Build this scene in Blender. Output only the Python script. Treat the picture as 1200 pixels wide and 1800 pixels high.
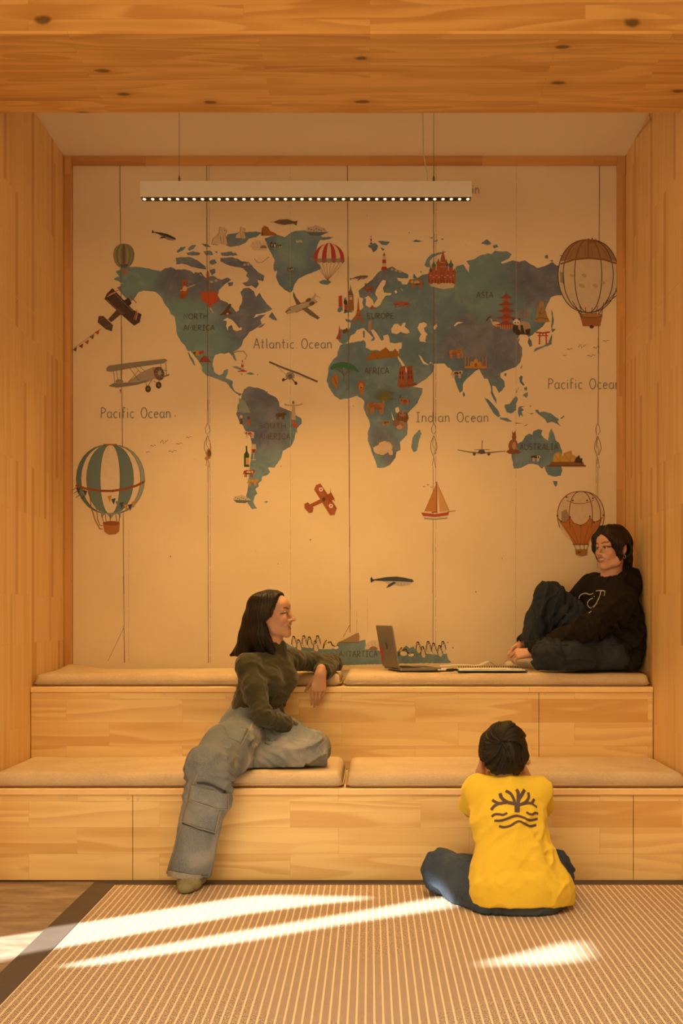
import bpy, bmesh, math, random
import numpy as np
from mathutils import Vector, Matrix
from mathutils.bvhtree import BVHTree
from mathutils.geometry import tessellate_polygon

random.seed(7)
SC = bpy.context.scene
COL = SC.collection
for o in list(bpy.data.objects):
    bpy.data.objects.remove(o)

# ------------------------------------------------------------------ camera
# x right, y away from the camera, z up; the camera stands at y = 0 and looks level along +y (rising-front shift keeps the uprights upright)
EYE = 1.134
FPX = 2000.0
cam = bpy.data.cameras.new('camera')
cam.sensor_fit = 'VERTICAL'; cam.sensor_height = 36.0
cam.lens = FPX / 1800.0 * 36.0
cam.shift_x = -50.0 / 1800.0
cam.shift_y = 185.0 / 1800.0
cam_o = bpy.data.objects.new('camera', cam); COL.objects.link(cam_o)
cam_o.location = (0, 0, EYE); cam_o.rotation_euler = (math.pi / 2, 0, 0)
SC.camera = cam_o

# ------------------------------------------------------------------ light
SC.view_settings.view_transform = 'Standard'
SC.view_settings.look = 'None'
SC.view_settings.exposure = 0.0
SC.view_settings.gamma = 1.0
SC.view_settings.use_curve_mapping = False
SC.cycles.max_bounces = 8
SC.cycles.diffuse_bounces = 5
SC.cycles.sample_clamp_indirect = 4.0

world = bpy.data.worlds.new('world'); SC.world = world; world.use_nodes = True
bgn = world.node_tree.nodes['Background']
bgn.inputs[0].default_value = (1.0, 0.52, 0.165, 1); bgn.inputs[1].default_value = 0.43

SUN_AZ = Vector((0.872, 0.49)).normalized()
SUN_EL = math.radians(36)
SUN_DIR = Vector((SUN_AZ.x * math.cos(SUN_EL), SUN_AZ.y * math.cos(SUN_EL), -math.sin(SUN_EL)))
sun = bpy.data.lights.new('sun', 'SUN'); sun.energy = 19.0; sun.color = (1.0, 0.95, 0.87); sun.angle = math.radians(0.9)
sun_o = bpy.data.objects.new('sun', sun); COL.objects.link(sun_o)
sun_o.rotation_euler = SUN_DIR.to_track_quat('-Z', 'Y').to_euler()

def area(name, loc, aim, sx, sy, power, color, spread=180):
    l = bpy.data.lights.new(name, 'AREA'); l.shape = 'RECTANGLE'; l.size = sx; l.size_y = sy
    l.energy = power; l.color = color; l.spread = math.radians(spread)
    o = bpy.data.objects.new(name, l); COL.objects.link(o); o.location = loc
    o.rotation_euler = Vector(aim).to_track_quat('-Z', 'Y').to_euler()
    return o
# the front room's ceiling lamp panels, above and behind the camera
area('room_ceiling_light', (-0.2, 1.3, 3.80), (0.0, 0.35, -1), 3.2, 1.6, 66, (1.0, 0.54, 0.155))
# daylight from the glazed side of the front room behind the camera
area('daylight_window', (-1.9, -0.6, 1.15), (0.30, 1, -0.34), 2.6, 1.7, 60, (1.0, 0.70, 0.38))
# added whiter fill light to brighten the carpet, shining nearly straight down
area('carpet_fill_light', (0.2, 2.2, 3.82), (0.0, 0.22, -1), 2.4, 0.5, 21, (1.0, 0.76, 0.50), 80)

# ------------------------------------------------------------------ helpers
def W(px, py, d):
    """point of the place seen at photograph pixel (px, py) at distance d"""
    return Vector(((px - 650.0) * d / FPX, d, EYE + (1085.0 - py) * d / FPX))

def link(o, parent=None):
    COL.objects.link(o)
    if parent is not None: o.parent = parent
    return o

def tag(o, label=None, cat=None, group=None, kind=None):
    if label: o['label'] = label
    if cat: o['category'] = cat
    if group: o['group'] = group
    if kind: o['kind'] = kind
    return o

def empty(name, loc, label, cat, group=None):
    o = bpy.data.objects.new(name, None); COL.objects.link(o); o.location = loc
    o.empty_display_size = 0.1
    return tag(o, label, cat, group)

def mesh_obj(name, verts, faces, mat=None, parent=None, smooth=False, cols=None):
    """one mesh object in world coordinates; a child keeps the parent's offset out of its vertices"""
    me = bpy.data.meshes.new(name)
    off = Vector((0, 0, 0))
    if parent is not None:
        off = world_loc(parent)
    if isinstance(verts, np.ndarray):
        v = verts - np.array(off, dtype=verts.dtype)
        f = np.asarray(faces, dtype=np.int32)
        me.vertices.add(len(v)); me.vertices.foreach_set('co', v.astype(np.float32).ravel())
        n = f.shape[1]
        me.loops.add(f.size); me.loops.foreach_set('vertex_index', f.ravel())
        me.polygons.add(len(f)); me.polygons.foreach_set('loop_start', np.arange(0, f.size, n, dtype=np.int32))
        me.update(calc_edges=True)
    else:
        me.from_pydata([tuple(Vector(p) - off) for p in verts], [], [tuple(q) for q in faces])
        me.update()
    if cols is not None:
        a = me.color_attributes.new('Col', 'FLOAT_COLOR', 'POINT')
        c = np.ones((len(me.vertices), 4), np.float32); c[:, :3] = np.asarray(cols)[:, :3]
        a.data.foreach_set('color', c.ravel())
    if smooth:
        me.polygons.foreach_set('use_smooth', np.ones(len(me.polygons), bool))
    if mat is not None: me.materials.append(mat)
    o = bpy.data.objects.new(name, me)
    return link(o, parent)

def world_loc(o):
    v = Vector(o.location)
    while o.parent is not None:
        o = o.parent; v += Vector(o.location)
    return v

def bm_obj(name, bm, mat=None, parent=None, smooth=False):
    me = bpy.data.meshes.new(name)
    if parent is not None:
        bmesh.ops.translate(bm, verts=bm.verts, vec=-world_loc(parent))
    bmesh.ops.recalc_face_normals(bm, faces=bm.faces)
    bm.to_mesh(me); bm.free()
    if smooth:
        for p in me.polygons: p.use_smooth = True
    if mat is not None: me.materials.append(mat)
    o = bpy.data.objects.new(name, me)
    return link(o, parent)

def add_box(bm, lo, hi, bevel=0.0, seg=2, rot=None, about=None):
    r = bmesh.ops.create_cube(bm, size=1.0)
    vs = r['verts']
    lo = Vector(lo); hi = Vector(hi); c = (lo + hi) / 2; s = hi - lo
    for v in vs: v.co = Vector((v.co.x * s.x + c.x, v.co.y * s.y + c.y, v.co.z * s.z + c.z))
    if bevel > 0:
        es = list({e for v in vs for e in v.link_edges})
        r2 = bmesh.ops.bevel(bm, geom=es, offset=bevel, segments=seg, affect='EDGES', profile=0.5)
        vs = list({v for f in r2['faces'] for v in f.verts} | {v for v in vs if v.is_valid})
    if rot is not None:
        p = Vector(about) if about is not None else c
        for v in vs: v.co = rot @ (v.co - p) + p
    return vs

def box_obj(name, lo, hi, mat, parent=None, bevel=0.0, seg=2):
    bm = bmesh.new(); add_box(bm, lo, hi, bevel, seg)
    return bm_obj(name, bm, mat, parent)

def tube(bm, pts, r, n=8, cap=True):
    """round tube through pts; r a number or one per point"""
    pts = [Vector(p) for p in pts]
    rs = r if isinstance(r, (list, tuple)) else [r] * len(pts)
    rings = []; up = None
    for i, p in enumerate(pts):
        t = (pts[min(i + 1, len(pts) - 1)] - pts[max(i - 1, 0)]).normalized()
        if up is None:
            up = Vector((0, 0, 1)) if abs(t.z) < .9 else Vector((1, 0, 0))
        a = (up - t * up.dot(t)).normalized(); b = t.cross(a); up = a
        rings.append([bm.verts.new(p + (a * math.cos(2 * math.pi * k / n) + b * math.sin(2 * math.pi * k / n)) * rs[i]) for k in range(n)])
    for i in range(len(rings) - 1):
        for k in range(n):
            f = bm.faces.new((rings[i][k], rings[i][(k + 1) % n], rings[i + 1][(k + 1) % n], rings[i + 1][k])); f.smooth = True
    if cap:
        bm.faces.new(rings[0][::-1]); bm.faces.new(rings[-1])

def tube_obj(name, pts, r, mat, parent=None, n=8):
    bm = bmesh.new(); tube(bm, pts, r, n)
    return bm_obj(name, bm, mat, parent)

# ------------------------------------------------------------------ materials
def srgb(r, g, b):
    f = lambda c: c / 12.92 if c <= .04045 else ((c + .055) / 1.055) ** 2.4
    return (f(r / 255), f(g / 255), f(b / 255))

class NT:
    def __init__(self, name):
        self.m = bpy.data.materials.new(name); self.m.use_nodes = True
        self.t = self.m.node_tree; self.p = self.t.nodes['Principled BSDF']
        self.n = self.t.nodes; self.l = self.t.links
    def node(self, kind, **kw):
        n = self.n.new(kind)
        for k, v in kw.items(): setattr(n, k, v)
        return n
    def put(self, sock, v):
        if hasattr(v, 'links'): self.l.new(v, sock)
        elif v is not None:
            if hasattr(sock.default_value, '__len__') and hasattr(v, '__len__') and len(v) == 3 and len(sock.default_value) == 4: v = (*v, 1)
            sock.default_value = v
    def coord(self, scale=(1, 1, 1), rot=(0, 0, 0), loc=(0, 0, 0), src='Object'):
        c = self.node('ShaderNodeTexCoord'); m = self.node('ShaderNodeMapping')
        self.l.new(c.outputs[src], m.inputs[0])
        m.inputs['Scale'].default_value = scale; m.inputs['Rotation'].default_value = rot; m.inputs['Location'].default_value = loc
        return m.outputs[0]
    def mapping(self, v, scale=(1, 1, 1), rot=(0, 0, 0), loc=(0, 0, 0)):
        m = self.node('ShaderNodeMapping'); self.put(m.inputs[0], v)
        m.inputs['Scale'].default_value = scale; m.inputs['Rotation'].default_value = rot; m.inputs['Location'].default_value = loc
        return m.outputs[0]
    def noise(self, v, scale=5, detail=4, rough=.5, dist=0, w=None):
        n = self.node('ShaderNodeTexNoise'); 
        if w is not None: n.noise_dimensions = '4D'; self.put(n.inputs['W'], w)
        self.put(n.inputs['Vector'], v); n.inputs['Scale'].default_value = scale
        n.inputs['Detail'].default_value = detail; n.inputs['Roughness'].default_value = rough; n.inputs['Distortion'].default_value = dist
        return n.outputs[0]
    def wave(self, v, scale=5, dist=2, detail=2, dscale=1, dirn='X', kind='BANDS', phase=None):
        n = self.node('ShaderNodeTexWave'); n.wave_type = kind
        if kind == 'BANDS': n.bands_direction = dirn
        else: n.rings_direction = dirn
        self.put(n.inputs['Vector'], v); n.inputs['Scale'].default_value = scale; n.inputs['Distortion'].default_value = dist
        n.inputs['Detail'].default_value = detail; n.inputs['Detail Scale'].default_value = dscale
        if phase is not None: self.put(n.inputs['Phase Offset'], phase)
        return n.outputs['Fac']
    def math(self, op, a, b=None, c=None, clamp=False):
        n = self.node('ShaderNodeMath', operation=op, use_clamp=clamp); self.put(n.inputs[0], a)
        if b is not None: self.put(n.inputs[1], b)
        if c is not None: self.put(n.inputs[2], c)
        return n.outputs[0]
    def vmath(self, op, a, b=None):
        n = self.node('ShaderNodeVectorMath', operation=op); self.put(n.inputs[0], a)
        if b is not None: self.put(n.inputs[1], b)
        return n.outputs['Value'] if op in ('DISTANCE', 'LENGTH', 'DOT_PRODUCT') else n.outputs[0]
    def ramp(self, v, a, b, lo=0.0, hi=1.0, smooth=True):
        n = self.node('ShaderNodeMapRange'); n.interpolation_type = 'SMOOTHSTEP' if smooth else 'LINEAR'
        self.put(n.inputs[0], v)
        n.inputs[1].default_value = a; n.inputs[2].default_value = b; n.inputs[3].default_value = lo; n.inputs[4].default_value = hi
        return n.outputs[0]
    def mix(self, f, a, b, mode='MIX'):
        n = self.node('ShaderNodeMix', data_type='RGBA', blend_type=mode)
        self.put(n.inputs[0], f); self.put(n.inputs[6], a); self.put(n.inputs[7], b)
        return n.outputs[2]
    def xyz(self, v):
        n = self.node('ShaderNodeSeparateXYZ'); self.put(n.inputs[0], v); return n.outputs
    def comb(self, x, y, z):
        n = self.node('ShaderNodeCombineXYZ'); self.put(n.inputs[0], x); self.put(n.inputs[1], y); self.put(n.inputs[2], z); return n.outputs[0]
    def bump(self, h, strength=.3, dist=.01):
        n = self.node('ShaderNodeBump'); self.put(n.inputs['Height'], h)
        n.inputs['Strength'].default_value = strength; n.inputs['Distance'].default_value = dist
        self.l.new(n.outputs[0], self.p.inputs['Normal'])
    def out(self, color, rough=.5, spec=.5, metal=0.0, sheen=0.0):
        self.put(self.p.inputs['Base Color'], color); self.put(self.p.inputs['Roughness'], rough)
        self.p.inputs['Specular IOR Level'].default_value = spec; self.p.inputs['Metallic'].default_value = metal
        if sheen: self.p.inputs['Sheen Weight'].default_value = sheen
        return self.m

def plain(name, color, rough=.5, spec=.4, metal=0.0, var=0.08, scale=30):
    t = NT(name); n = t.noise(t.coord(), scale, 3)
    c = t.mix(t.ramp(n, .3, .7), tuple(x * (1 - var) for x in color), tuple(min(1, x * (1 + var)) for x in color))
    return t.out(c, rough, spec, metal)

def wood(name, along, across, stave, length, light, dark, rings=7.0, contrast=.5, knots=0.0, tone=.25, rough=.42, third=None):
    """edge-glued pine: staves run along one axis, each with its own tone and figure"""
    t = NT(name)
    s = t.xyz(t.coord()); ax = {'x': 0, 'y': 1, 'z': 2}
    u, v = s[ax[along]], s[ax[across]]
    o = s[3 - ax[along] - ax[across]]
    uv = t.comb(u, v, 0.0)
    br = t.node('ShaderNodeTexBrick'); br.offset = 0.37; br.offset_frequency = 2; br.squash = 1.0
    t.put(br.inputs['Vector'], uv)
    br.inputs['Color1'].default_value = (0, 0, 0, 1); br.inputs['Color2'].default_value = (1, 1, 1, 1); br.inputs['Mortar'].default_value = (.5, .5, .5, 1)
    br.inputs['Scale'].default_value = 1.0; br.inputs['Mortar Size'].default_value = 0.0006; br.inputs['Mortar Smooth'].default_value = 0.0
    br.inputs['Bias'].default_value = 0.0; br.inputs['Brick Width'].default_value = length; br.inputs['Row Height'].default_value = stave
    rnd = t.node('ShaderNodeSeparateColor'); t.l.new(br.outputs['Color'], rnd.inputs[0]); r = rnd.outputs[0]
    seed = t.math('MULTIPLY', r, 37.0)
    # growth rings: a stretched field whose level lines make cathedrals and straight grain
    p = t.comb(t.math('MULTIPLY', u, .55), t.math('MULTIPLY', v, 5.5), t.math('ADD', o, seed))
    f = t.noise(p, 1.0, 2, .45, .25)
    ring = t.math('FRACT', t.math('MULTIPLY', f, rings))
    ring = t.math('MULTIPLY', t.ramp(ring, 0.0, .75), t.ramp(ring, 1.0, .86))
    fib = t.noise(t.comb(t.math('MULTIPLY', u, 3.0), t.math('MULTIPLY', v, 160.0), seed), 1.0, 3, .6)
    blot = t.noise(t.comb(t.math('MULTIPLY', u, 1.3), t.math('MULTIPLY', v, 4.0), seed), 1.0, 2)
    k = t.math('ADD', t.math('MULTIPLY', ring, contrast), t.math('MULTIPLY', t.math('SUBTRACT', fib, .5), .35))
    k = t.math('ADD', k, t.math('MULTIPLY', t.math('SUBTRACT', r, .5), tone * 2))
    k = t.math('ADD', k, t.math('MULTIPLY', t.math('SUBTRACT', blot, .5), .5), clamp=True)
    c = t.mix(k, light, dark)
    if third is not None:
        c = t.mix(t.math('MULTIPLY', t.ramp(r, .86, .9), .42), c, third)
    c = t.mix(t.math('MULTIPLY', br.outputs['Fac'], .35), c, tuple(x * .55 for x in dark))
    if knots:
        vo = t.node('ShaderNodeTexVoronoi'); vo.feature = 'F1'; vo.voronoi_dimensions = '2D'
        wob = t.noise(uv, 14, 2)
        t.put(vo.inputs['Vector'], t.comb(t.math('ADD', t.math('MULTIPLY', u, .55), t.math('MULTIPLY', wob, .03)), v, 0.0)); vo.inputs['Scale'].default_value = knots
        vc = t.node('ShaderNodeSeparateColor'); t.l.new(vo.outputs['Color'], vc.inputs[0]); gate = t.ramp(vc.outputs[0], .50, .54)
        kn = t.math('MULTIPLY', t.ramp(vo.outputs['Distance'], .075, .03), gate)
        halo = t.math('MULTIPLY', t.ramp(vo.outputs['Distance'], .22, .05), gate)
        c = t.mix(t.math('MULTIPLY', halo, .35), c, dark)
        c = t.mix(t.math('MULTIPLY', kn, .8), c, tuple(x * .16 for x in dark))
    t.bump(t.math('ADD', t.math('MULTIPLY', fib, .3), t.math('MULTIPLY', br.outputs['Fac'], -1.0)), .12, .002)
    return t.out(c, t.ramp(fib, .2, .8, rough - .06, rough + .08), .35)

M = {}
M['wall_wood'] = wood('pine_strip_wall', 'z', 'y', .042, .62, srgb(242, 209, 150), srgb(215, 168, 104), rings=4, contrast=.28, tone=.26, third=srgb(196, 140, 82))
M['riser_wood'] = wood('pine_stave_board', 'x', 'z', .113, .56, srgb(246, 221, 160), srgb(214, 170, 102), rings=8, contrast=.5, tone=.26, knots=1.1)
M['top_wood'] = wood('pine_bench_edge', 'x', 'y', .11, .9, srgb(250, 222, 168), srgb(224, 178, 116), rings=6, contrast=.35, tone=.15)
M['beam_wood'] = wood('knotty_pine_beam', 'x', 'y', .052, 1.15, srgb(230, 186, 112), srgb(192, 136, 66), rings=9, contrast=.55, tone=.22, knots=3.6)
M['beam_face'] = wood('knotty_pine_beam_face', 'x', 'z', .055, 1.3, srgb(222, 178, 108), srgb(184, 130, 64), rings=9, contrast=.55, tone=.22, knots=3.2)
M['trim_wood_v'] = wood('pine_trim_upright', 'z', 'x', .05, .5, srgb(212, 166, 108), srgb(178, 128, 74), rings=4, contrast=.35, tone=.25)
M['trim_wood_h'] = wood('pine_trim_across', 'x', 'z', .05, .6, srgb(206, 158, 100), srgb(168, 116, 64), rings=4, contrast=.35, tone=.25)

t = NT('white_ceiling_paint'); n = t.noise(t.coord(), 3, 3)
M['ceiling'] = t.out(t.mix(n, (.86, .785, .62), (.90, .82, .66)), .8, .2)
t = NT('plaster_room_wall'); n = t.noise(t.coord(), 4, 3)
M['plaster'] = t.out(t.mix(n, (.66, .60, .52), (.72, .66, .58)), .85, .2)

# brown mineral floor with a plank joint
t = NT('brown_stone_floor'); s = t.xyz(t.coord())
a = t.noise(t.coord((1, 2.2, 1)), 3.2, 7, .62, .6); b = t.noise(t.coord((1, 5, 1)), 14, 5, .6, 1.0)
c = t.mix(t.ramp(a, .3, .72), (.20, .145, .10), (.42, .33, .25)); c = t.mix(t.math('MULTIPLY', t.ramp(b, .52, .75), .55), c, (.13, .09, .06))
br = t.node('ShaderNodeTexBrick'); t.put(br.inputs['Vector'], t.comb(s[0], s[1], 0.0)); br.inputs['Scale'].default_value = 1
br.inputs['Brick Width'].default_value = 40; br.inputs['Row Height'].default_value = .2862; br.inputs['Mortar Size'].default_value = .002
c = t.mix(t.math('MULTIPLY', br.outputs['Fac'], .7), c, (.07, .05, .035))
t.bump(t.math('ADD', t.math('MULTIPLY', a, .5), t.math('MULTIPLY', br.outputs['Fac'], -.5)), .15, .004); M['floor'] = t.out(c, .55, .4)

# woven sisal carpet: pale raised cords with brown herringbone between
t = NT('striped_woven_carpet'); s = t.xyz(t.coord())
PITCH = .0252
ph = t.math('FRACT', t.math('DIVIDE', s[0], PITCH)); dd = t.math('ABSOLUTE', t.math('SUBTRACT', ph, .5))
cord = t.ramp(dd, .15, .10)
zig = t.math('ABSOLUTE', t.math('SUBTRACT', t.math('FRACT', t.math('DIVIDE', s[0], PITCH / 2)), .5))
vv = t.math('ADD', t.math('MULTIPLY', s[1], 95.0), t.math('MULTIPLY', zig, 2.2))
wv = t.math('ABSOLUTE', t.math('SUBTRACT', t.math('FRACT', vv), .5))
nz = t.noise(t.coord((1, .45, 1)), 260, 3, .7)
hb = t.ramp(t.math('ADD', t.math('MULTIPLY', wv, 1.1), t.math('MULTIPLY', t.math('SUBTRACT', nz, .5), 2.0)), .05, .55)
c = t.mix(hb, (.21, .145, .098), (.74, .60, .45)); cc = t.mix(nz, (.80, .69, .50), (.90, .80, .62))
rib = t.math('ABSOLUTE', t.math('SUBTRACT', t.math('FRACT', t.math('MULTIPLY', s[1], 160.0)), .5))
c = t.mix(t.math('MULTIPLY', cord, .92), c, cc)
t.bump(t.math('ADD', t.math('MULTIPLY', cord, .9), t.math('ADD', t.math('MULTIPLY', hb, .35), t.math('MULTIPLY', t.math('MULTIPLY', rib, cord), .5))), .6, .004); M['carpet'] = t.out(c, .9, .15)
t = NT('dark_carpet_binding'); n = t.noise(t.coord(), 420, 2); n2 = t.noise(t.coord(), 9, 3)
t.bump(n, .3, .002); M['binding'] = t.out(t.mix(t.math('ADD', t.math('MULTIPLY', n, .6), t.math('MULTIPLY', n2, .4)), (.075, .058, .046), (.17, .135, .11)), .9, .1)

def cloth(name, a, b, freq=700, bumpk=.25, sheen=0, fade=None, blotch=6):
    t = NT(name); co = t.coord()
    w1 = t.noise(t.mapping(co, (1, 1, .18)), freq, 2); w2 = t.noise(t.mapping(co, (.18, .5, 1)), freq, 2)
    bl = t.noise(co, blotch, 4)
    k = t.math('ADD', t.math('MULTIPLY', t.math('ADD', w1, w2), .36), t.math('MULTIPLY', bl, .36))
    c = t.mix(t.ramp(k, .32, .74), a, b)
    if fade is not None: c = t.mix(t.math('MULTIPLY', t.ramp(t.noise(co, 5.5, 3), .48, .70), .55), c, fade)
    t.bump(t.math('ADD', w1, w2), bumpk, .0015)
    return t.out(c, .88, .15, 0, sheen)
M['linen'] = cloth('beige_linen', (.53, .42, .275), (.70, .585, .395), 420, .3)
M['linen_seam'] = cloth('beige_linen_piping', (.42, .32, .21), (.56, .44, .30), 420, .3)
M['denim_light'] = cloth('washed_blue_denim', (.115, .145, .175), (.245, .280, .310), 520, .35, fade=(.42, .42, .40))
M['denim_dark'] = cloth('dark_indigo_denim', (.014, .020, .032), (.034, .045, .066), 520, .35, fade=(.055, .068, .09))
M['denim_mid'] = cloth('blue_denim', (.030, .048, .080), (.070, .100, .150), 520, .35, fade=(.11, .145, .20))
M['sweater'] = cloth('olive_knit', (.034, .035, .018), (.058, .058, .032), 600, .25, .25)
M['hoodie'] = cloth('black_fleece', (.009, .008, .008), (.017, .015, .014), 500, .3, 0)
M['tshirt'] = cloth('yellow_jersey', (.82, .60, .048), (.89, .665, .072), 700, .15, .1)
M['collar'] = cloth('yellow_rib_knit', (.62, .40, .03), (.72, .47, .04), 700, .3, .1)
M['sock_olive'] = cloth('olive_knit_sock', (.20, .20, .12), (.34, .33, .20), 500, .3)
M['sock_white'] = cloth('cream_knit_sock', (.62, .56, .45), (.78, .70, .57), 500, .3)
M['sock_teal'] = cloth('teal_knit_sock', (.01, .05, .06), (.02, .09, .10), 500, .3)
M['denim_worn'] = cloth('worn_pale_denim', (.22, .24, .25), (.46, .45, .42), 700, .4)
M['thread'] = plain('pale_gold_thread', (.40, .35, .25), .8, .2)
M['thread_dark'] = plain('dark_blue_thread', (.05, .06, .08), .8, .2)
M['print_grey'] = plain('grey_screen_print', (.12, .085, .085), .75, .2)
M['print_white'] = plain('white_screen_print', (.62, .60, .56), .75, .2)

def vcol_mat(name, rough=.6, spec=.3, sss=0.0, noise=.06, nscale=60, bump=0.0):
    t = NT(name); a = t.node('ShaderNodeVertexColor'); a.layer_name = 'Col'
    n = t.noise(t.coord(), nscale, 3)
    c = t.mix(t.math('MULTIPLY', t.ramp(n, .3, .75), noise), a.outputs[0], (.25, .12, .08))
    if bump: t.bump(n, bump, .001)
    if sss:
        t.p.inputs['Subsurface Weight'].default_value = sss; t.p.inputs['Subsurface Radius'].default_value = (.012, .004, .002)
        t.p.inputs['Subsurface Scale'].default_value = .4
    return t.out(c, rough, spec)
M['skin'] = vcol_mat('skin', .48, .38, .12, .10, 90, .08)

def hair_mat(name, a, b):
    t = NT(name); at = t.node('ShaderNodeAttribute'); at.attribute_name = 'Col'
    s = t.node('ShaderNodeSeparateColor'); t.l.new(at.outputs['Color'], s.inputs[0])
    # Col carries strand coordinates: red = which strand, green = how far along it
    p = t.comb(t.math('MULTIPLY', s.outputs[0], 90.0), t.math('MULTIPLY', s.outputs[1], 3.0), s.outputs[2])
    n = t.noise(p, 1.0, 4, .65)
    t.bump(n, .55, .004)
    t.p.inputs['Anisotropic'].default_value = .4
    return t.out(t.mix(t.ramp(n, .3, .72), a, b), t.ramp(n, .2, .8, .38, .6), .35)
M['hair_dark'] = hair_mat('dark_brown_hair', (.0026, .0016, .0011), (.0085, .0045, .003))
M['hair_brown'] = hair_mat('brown_hair', (.0035, .002, .0013), (.013, .0068, .0038))
M['hair_boy'] = hair_mat('short_dark_brown_hair', (.0028, .002, .0016), (.0125, .008, .005))

M['white_metal'] = plain('white_painted_metal', (.60, .58, .54), .5, .35, 0, .015)
M['black_plastic'] = plain('black_plastic', (.02, .018, .016), .4, .4)
M['steel_wire'] = plain('thin_steel_wire', (.16, .12, .09), .4, .5, .6)
M['cord_white'] = plain('white_cord', (.55, .5, .44), .6, .3)
M['aluminium'] = plain('grey_anodised_aluminium', (.30, .28, .26), .38, .5, .55, .03)
M['dark_metal'] = plain('dark_metal_logo', (.035, .03, .028), .3, .5, .6)
M['keys'] = plain('black_keys', (.015, .014, .014), .6, .3)
M['screen'] = plain('dark_glass_screen', (.012, .012, .014), .12, .5)
M['paper'] = plain('white_paper', (.80, .77, .70), .8, .2, 0, .03)
M['teal_card'] = plain('dark_teal_card', (.03, .10, .10), .6, .3)
M['pink_vinyl'] = plain('pink_vinyl', (.62, .05, .09), .5, .4)
M['brass'] = plain('silver_earring', (.75, .7, .6), .25, .5, .9)
M['plug'] = plain('pale_wood_plug', (.75, .62, .45), .6, .3)
M['outer_glow'] = None
t = NT('led_lens'); t.p.inputs['Emission Color'].default_value = (1.0, .70, .36, 1); t.p.inputs['Emission Strength'].default_value = 2.2
M['led'] = t.out((.8, .7, .5), .4)
# ------------------------------------------------------------------ room shell
XL, XR = -1.635, 1.365            # niche side walls
D1, D2, D3 = 4.88, 5.48, 6.10     # lower riser, upper riser, mural wall
ZC = 3.60                         # niche ceiling
H1, H2 = 0.40, 0.80               # bench tops
DS0, DS1, ZS = 4.33, 5.00, 3.364  # soffit of the boxed beam: front, back, underside
def structure(o): o['kind'] = 'structure'; return o

structure(box_obj('floor', (-3.5, -2.0, -.05), (3.0, 6.25, 0.0), M['floor']))
structure(box_obj('ceiling', (XL - .02, DS1 - .02, ZC), (XR + .02, 6.2, ZC + .06), M['ceiling']))
structure(box_obj('ceiling_front', (-3.46, -1.2, 3.9), (2.6, DS0 + .1, 3.96), M['ceiling']))
structure(box_obj('wall_back', (XL - .1, D3, -.02), (XR + .1, D3 + .08, ZC + .06), M['plaster']))
wl = structure(box_obj('wall_left', (XL - .1, DS0 + .02, 0), (XL, D3, ZC + .02), M['wall_wood']))
wr = structure(box_obj('wall_right', (XR, DS0 + .02, 0), (XR + .1, D3, ZC + .02), M['wall_wood']))
# boxed beam over the niche: a wooden face and a deep wooden underside
structure(box_obj('wall_header', (-2.3, DS0, ZS), (2.2, DS1, 3.95), M['beam_face']))
structure(box_obj('trim_soffit', (-2.3, DS0 - .004, ZS - .012), (2.2, DS1 + .004, ZS - .0005), M['beam_wood']))
structure(box_obj('wall_front_left', (-3.44, DS0 + .04, 0), (XL - .1, DS0 + .12, 3.9), M['plaster']))
structure(box_obj('wall_front_right', (XR + .1, DS0 + .04, 0), (2.6, DS0 + .12, 3.9), M['plaster']))

# mural frame: three flat boards round the printed wall
TW = .042
structure(box_obj('trim_left', (XL + .001, D3 - .022, 0.80), (XL + TW, D3 - .0002, ZC - .0005), M['trim_wood_v'], bevel=.002, seg=1))
structure(box_obj('trim_right', (XR - TW - .003, D3 - .022, 0.80), (XR - .001, D3 - .0002, ZC - .0005), M['trim_wood_v'], bevel=.002, seg=1))
structure(box_obj('trim_top', (XL + TW + .0005, D3 - .022, ZC - .048), (XR - TW - .0035, D3 - .0002, ZC - .0005), M['trim_wood_h'], bevel=.002, seg=1))
# panel joint across both side walls
for nm, x0, x1 in (('trim_joint_left', XL, XL + .0012), ('trim_joint_right', XR - .0012, XR)):
    structure(box_obj(nm, (x0, DS0 + .03, 2.612), (x1, D3 - .03, 2.616), M['top_wood']))

# added unseen side wall, its openings cut to shape the sun streaks
def fl(px, py):
    d = FPX * EYE / (py - 1085.0)
    return Vector(((px - 650) * d / FPX, d, 0.0))
XO = -3.4
patches = [
    [(-60, 1656), (0, 1648), (150, 1626), (300, 1601), (430, 1580), (480, 1577), (640, 1580), (648, 1584), (560, 1592), (430, 1610), (300, 1634), (110, 1669), (0, 1690), (-60, 1701)],
    [(112, 1702), (230, 1676), (400, 1645), (600, 1612), (760, 1584), (797, 1578), (806, 1587), (800, 1597), (600, 1628), (450, 1655), (300, 1679), (170, 1700)],
    [(846, 1698), (940, 1676), (1005, 1659), (1022, 1661), (1034, 1690), (960, 1698)]]
outer = [Vector((XO, -1.0, 0)), Vector((XO, DS0 + .1, 0)), Vector((XO, DS0 + .1, 3.92)), Vector((XO, -1.0, 3.92))]
loops = [outer]
for pp in patches:
    lp = []
    for q in pp:
        g = fl(*q); k = (XO - g.x) / SUN_DIR.x
        lp.append(g + SUN_DIR * k)
    loops.append(lp)
flat = [v for lp in loops for v in lp]
tris = tessellate_polygon([[Vector((v.y, v.z, 0)) for v in lp] for lp in loops])
structure(mesh_obj('wall_sun_mask_left', flat, tris, M['plaster']))

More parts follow.
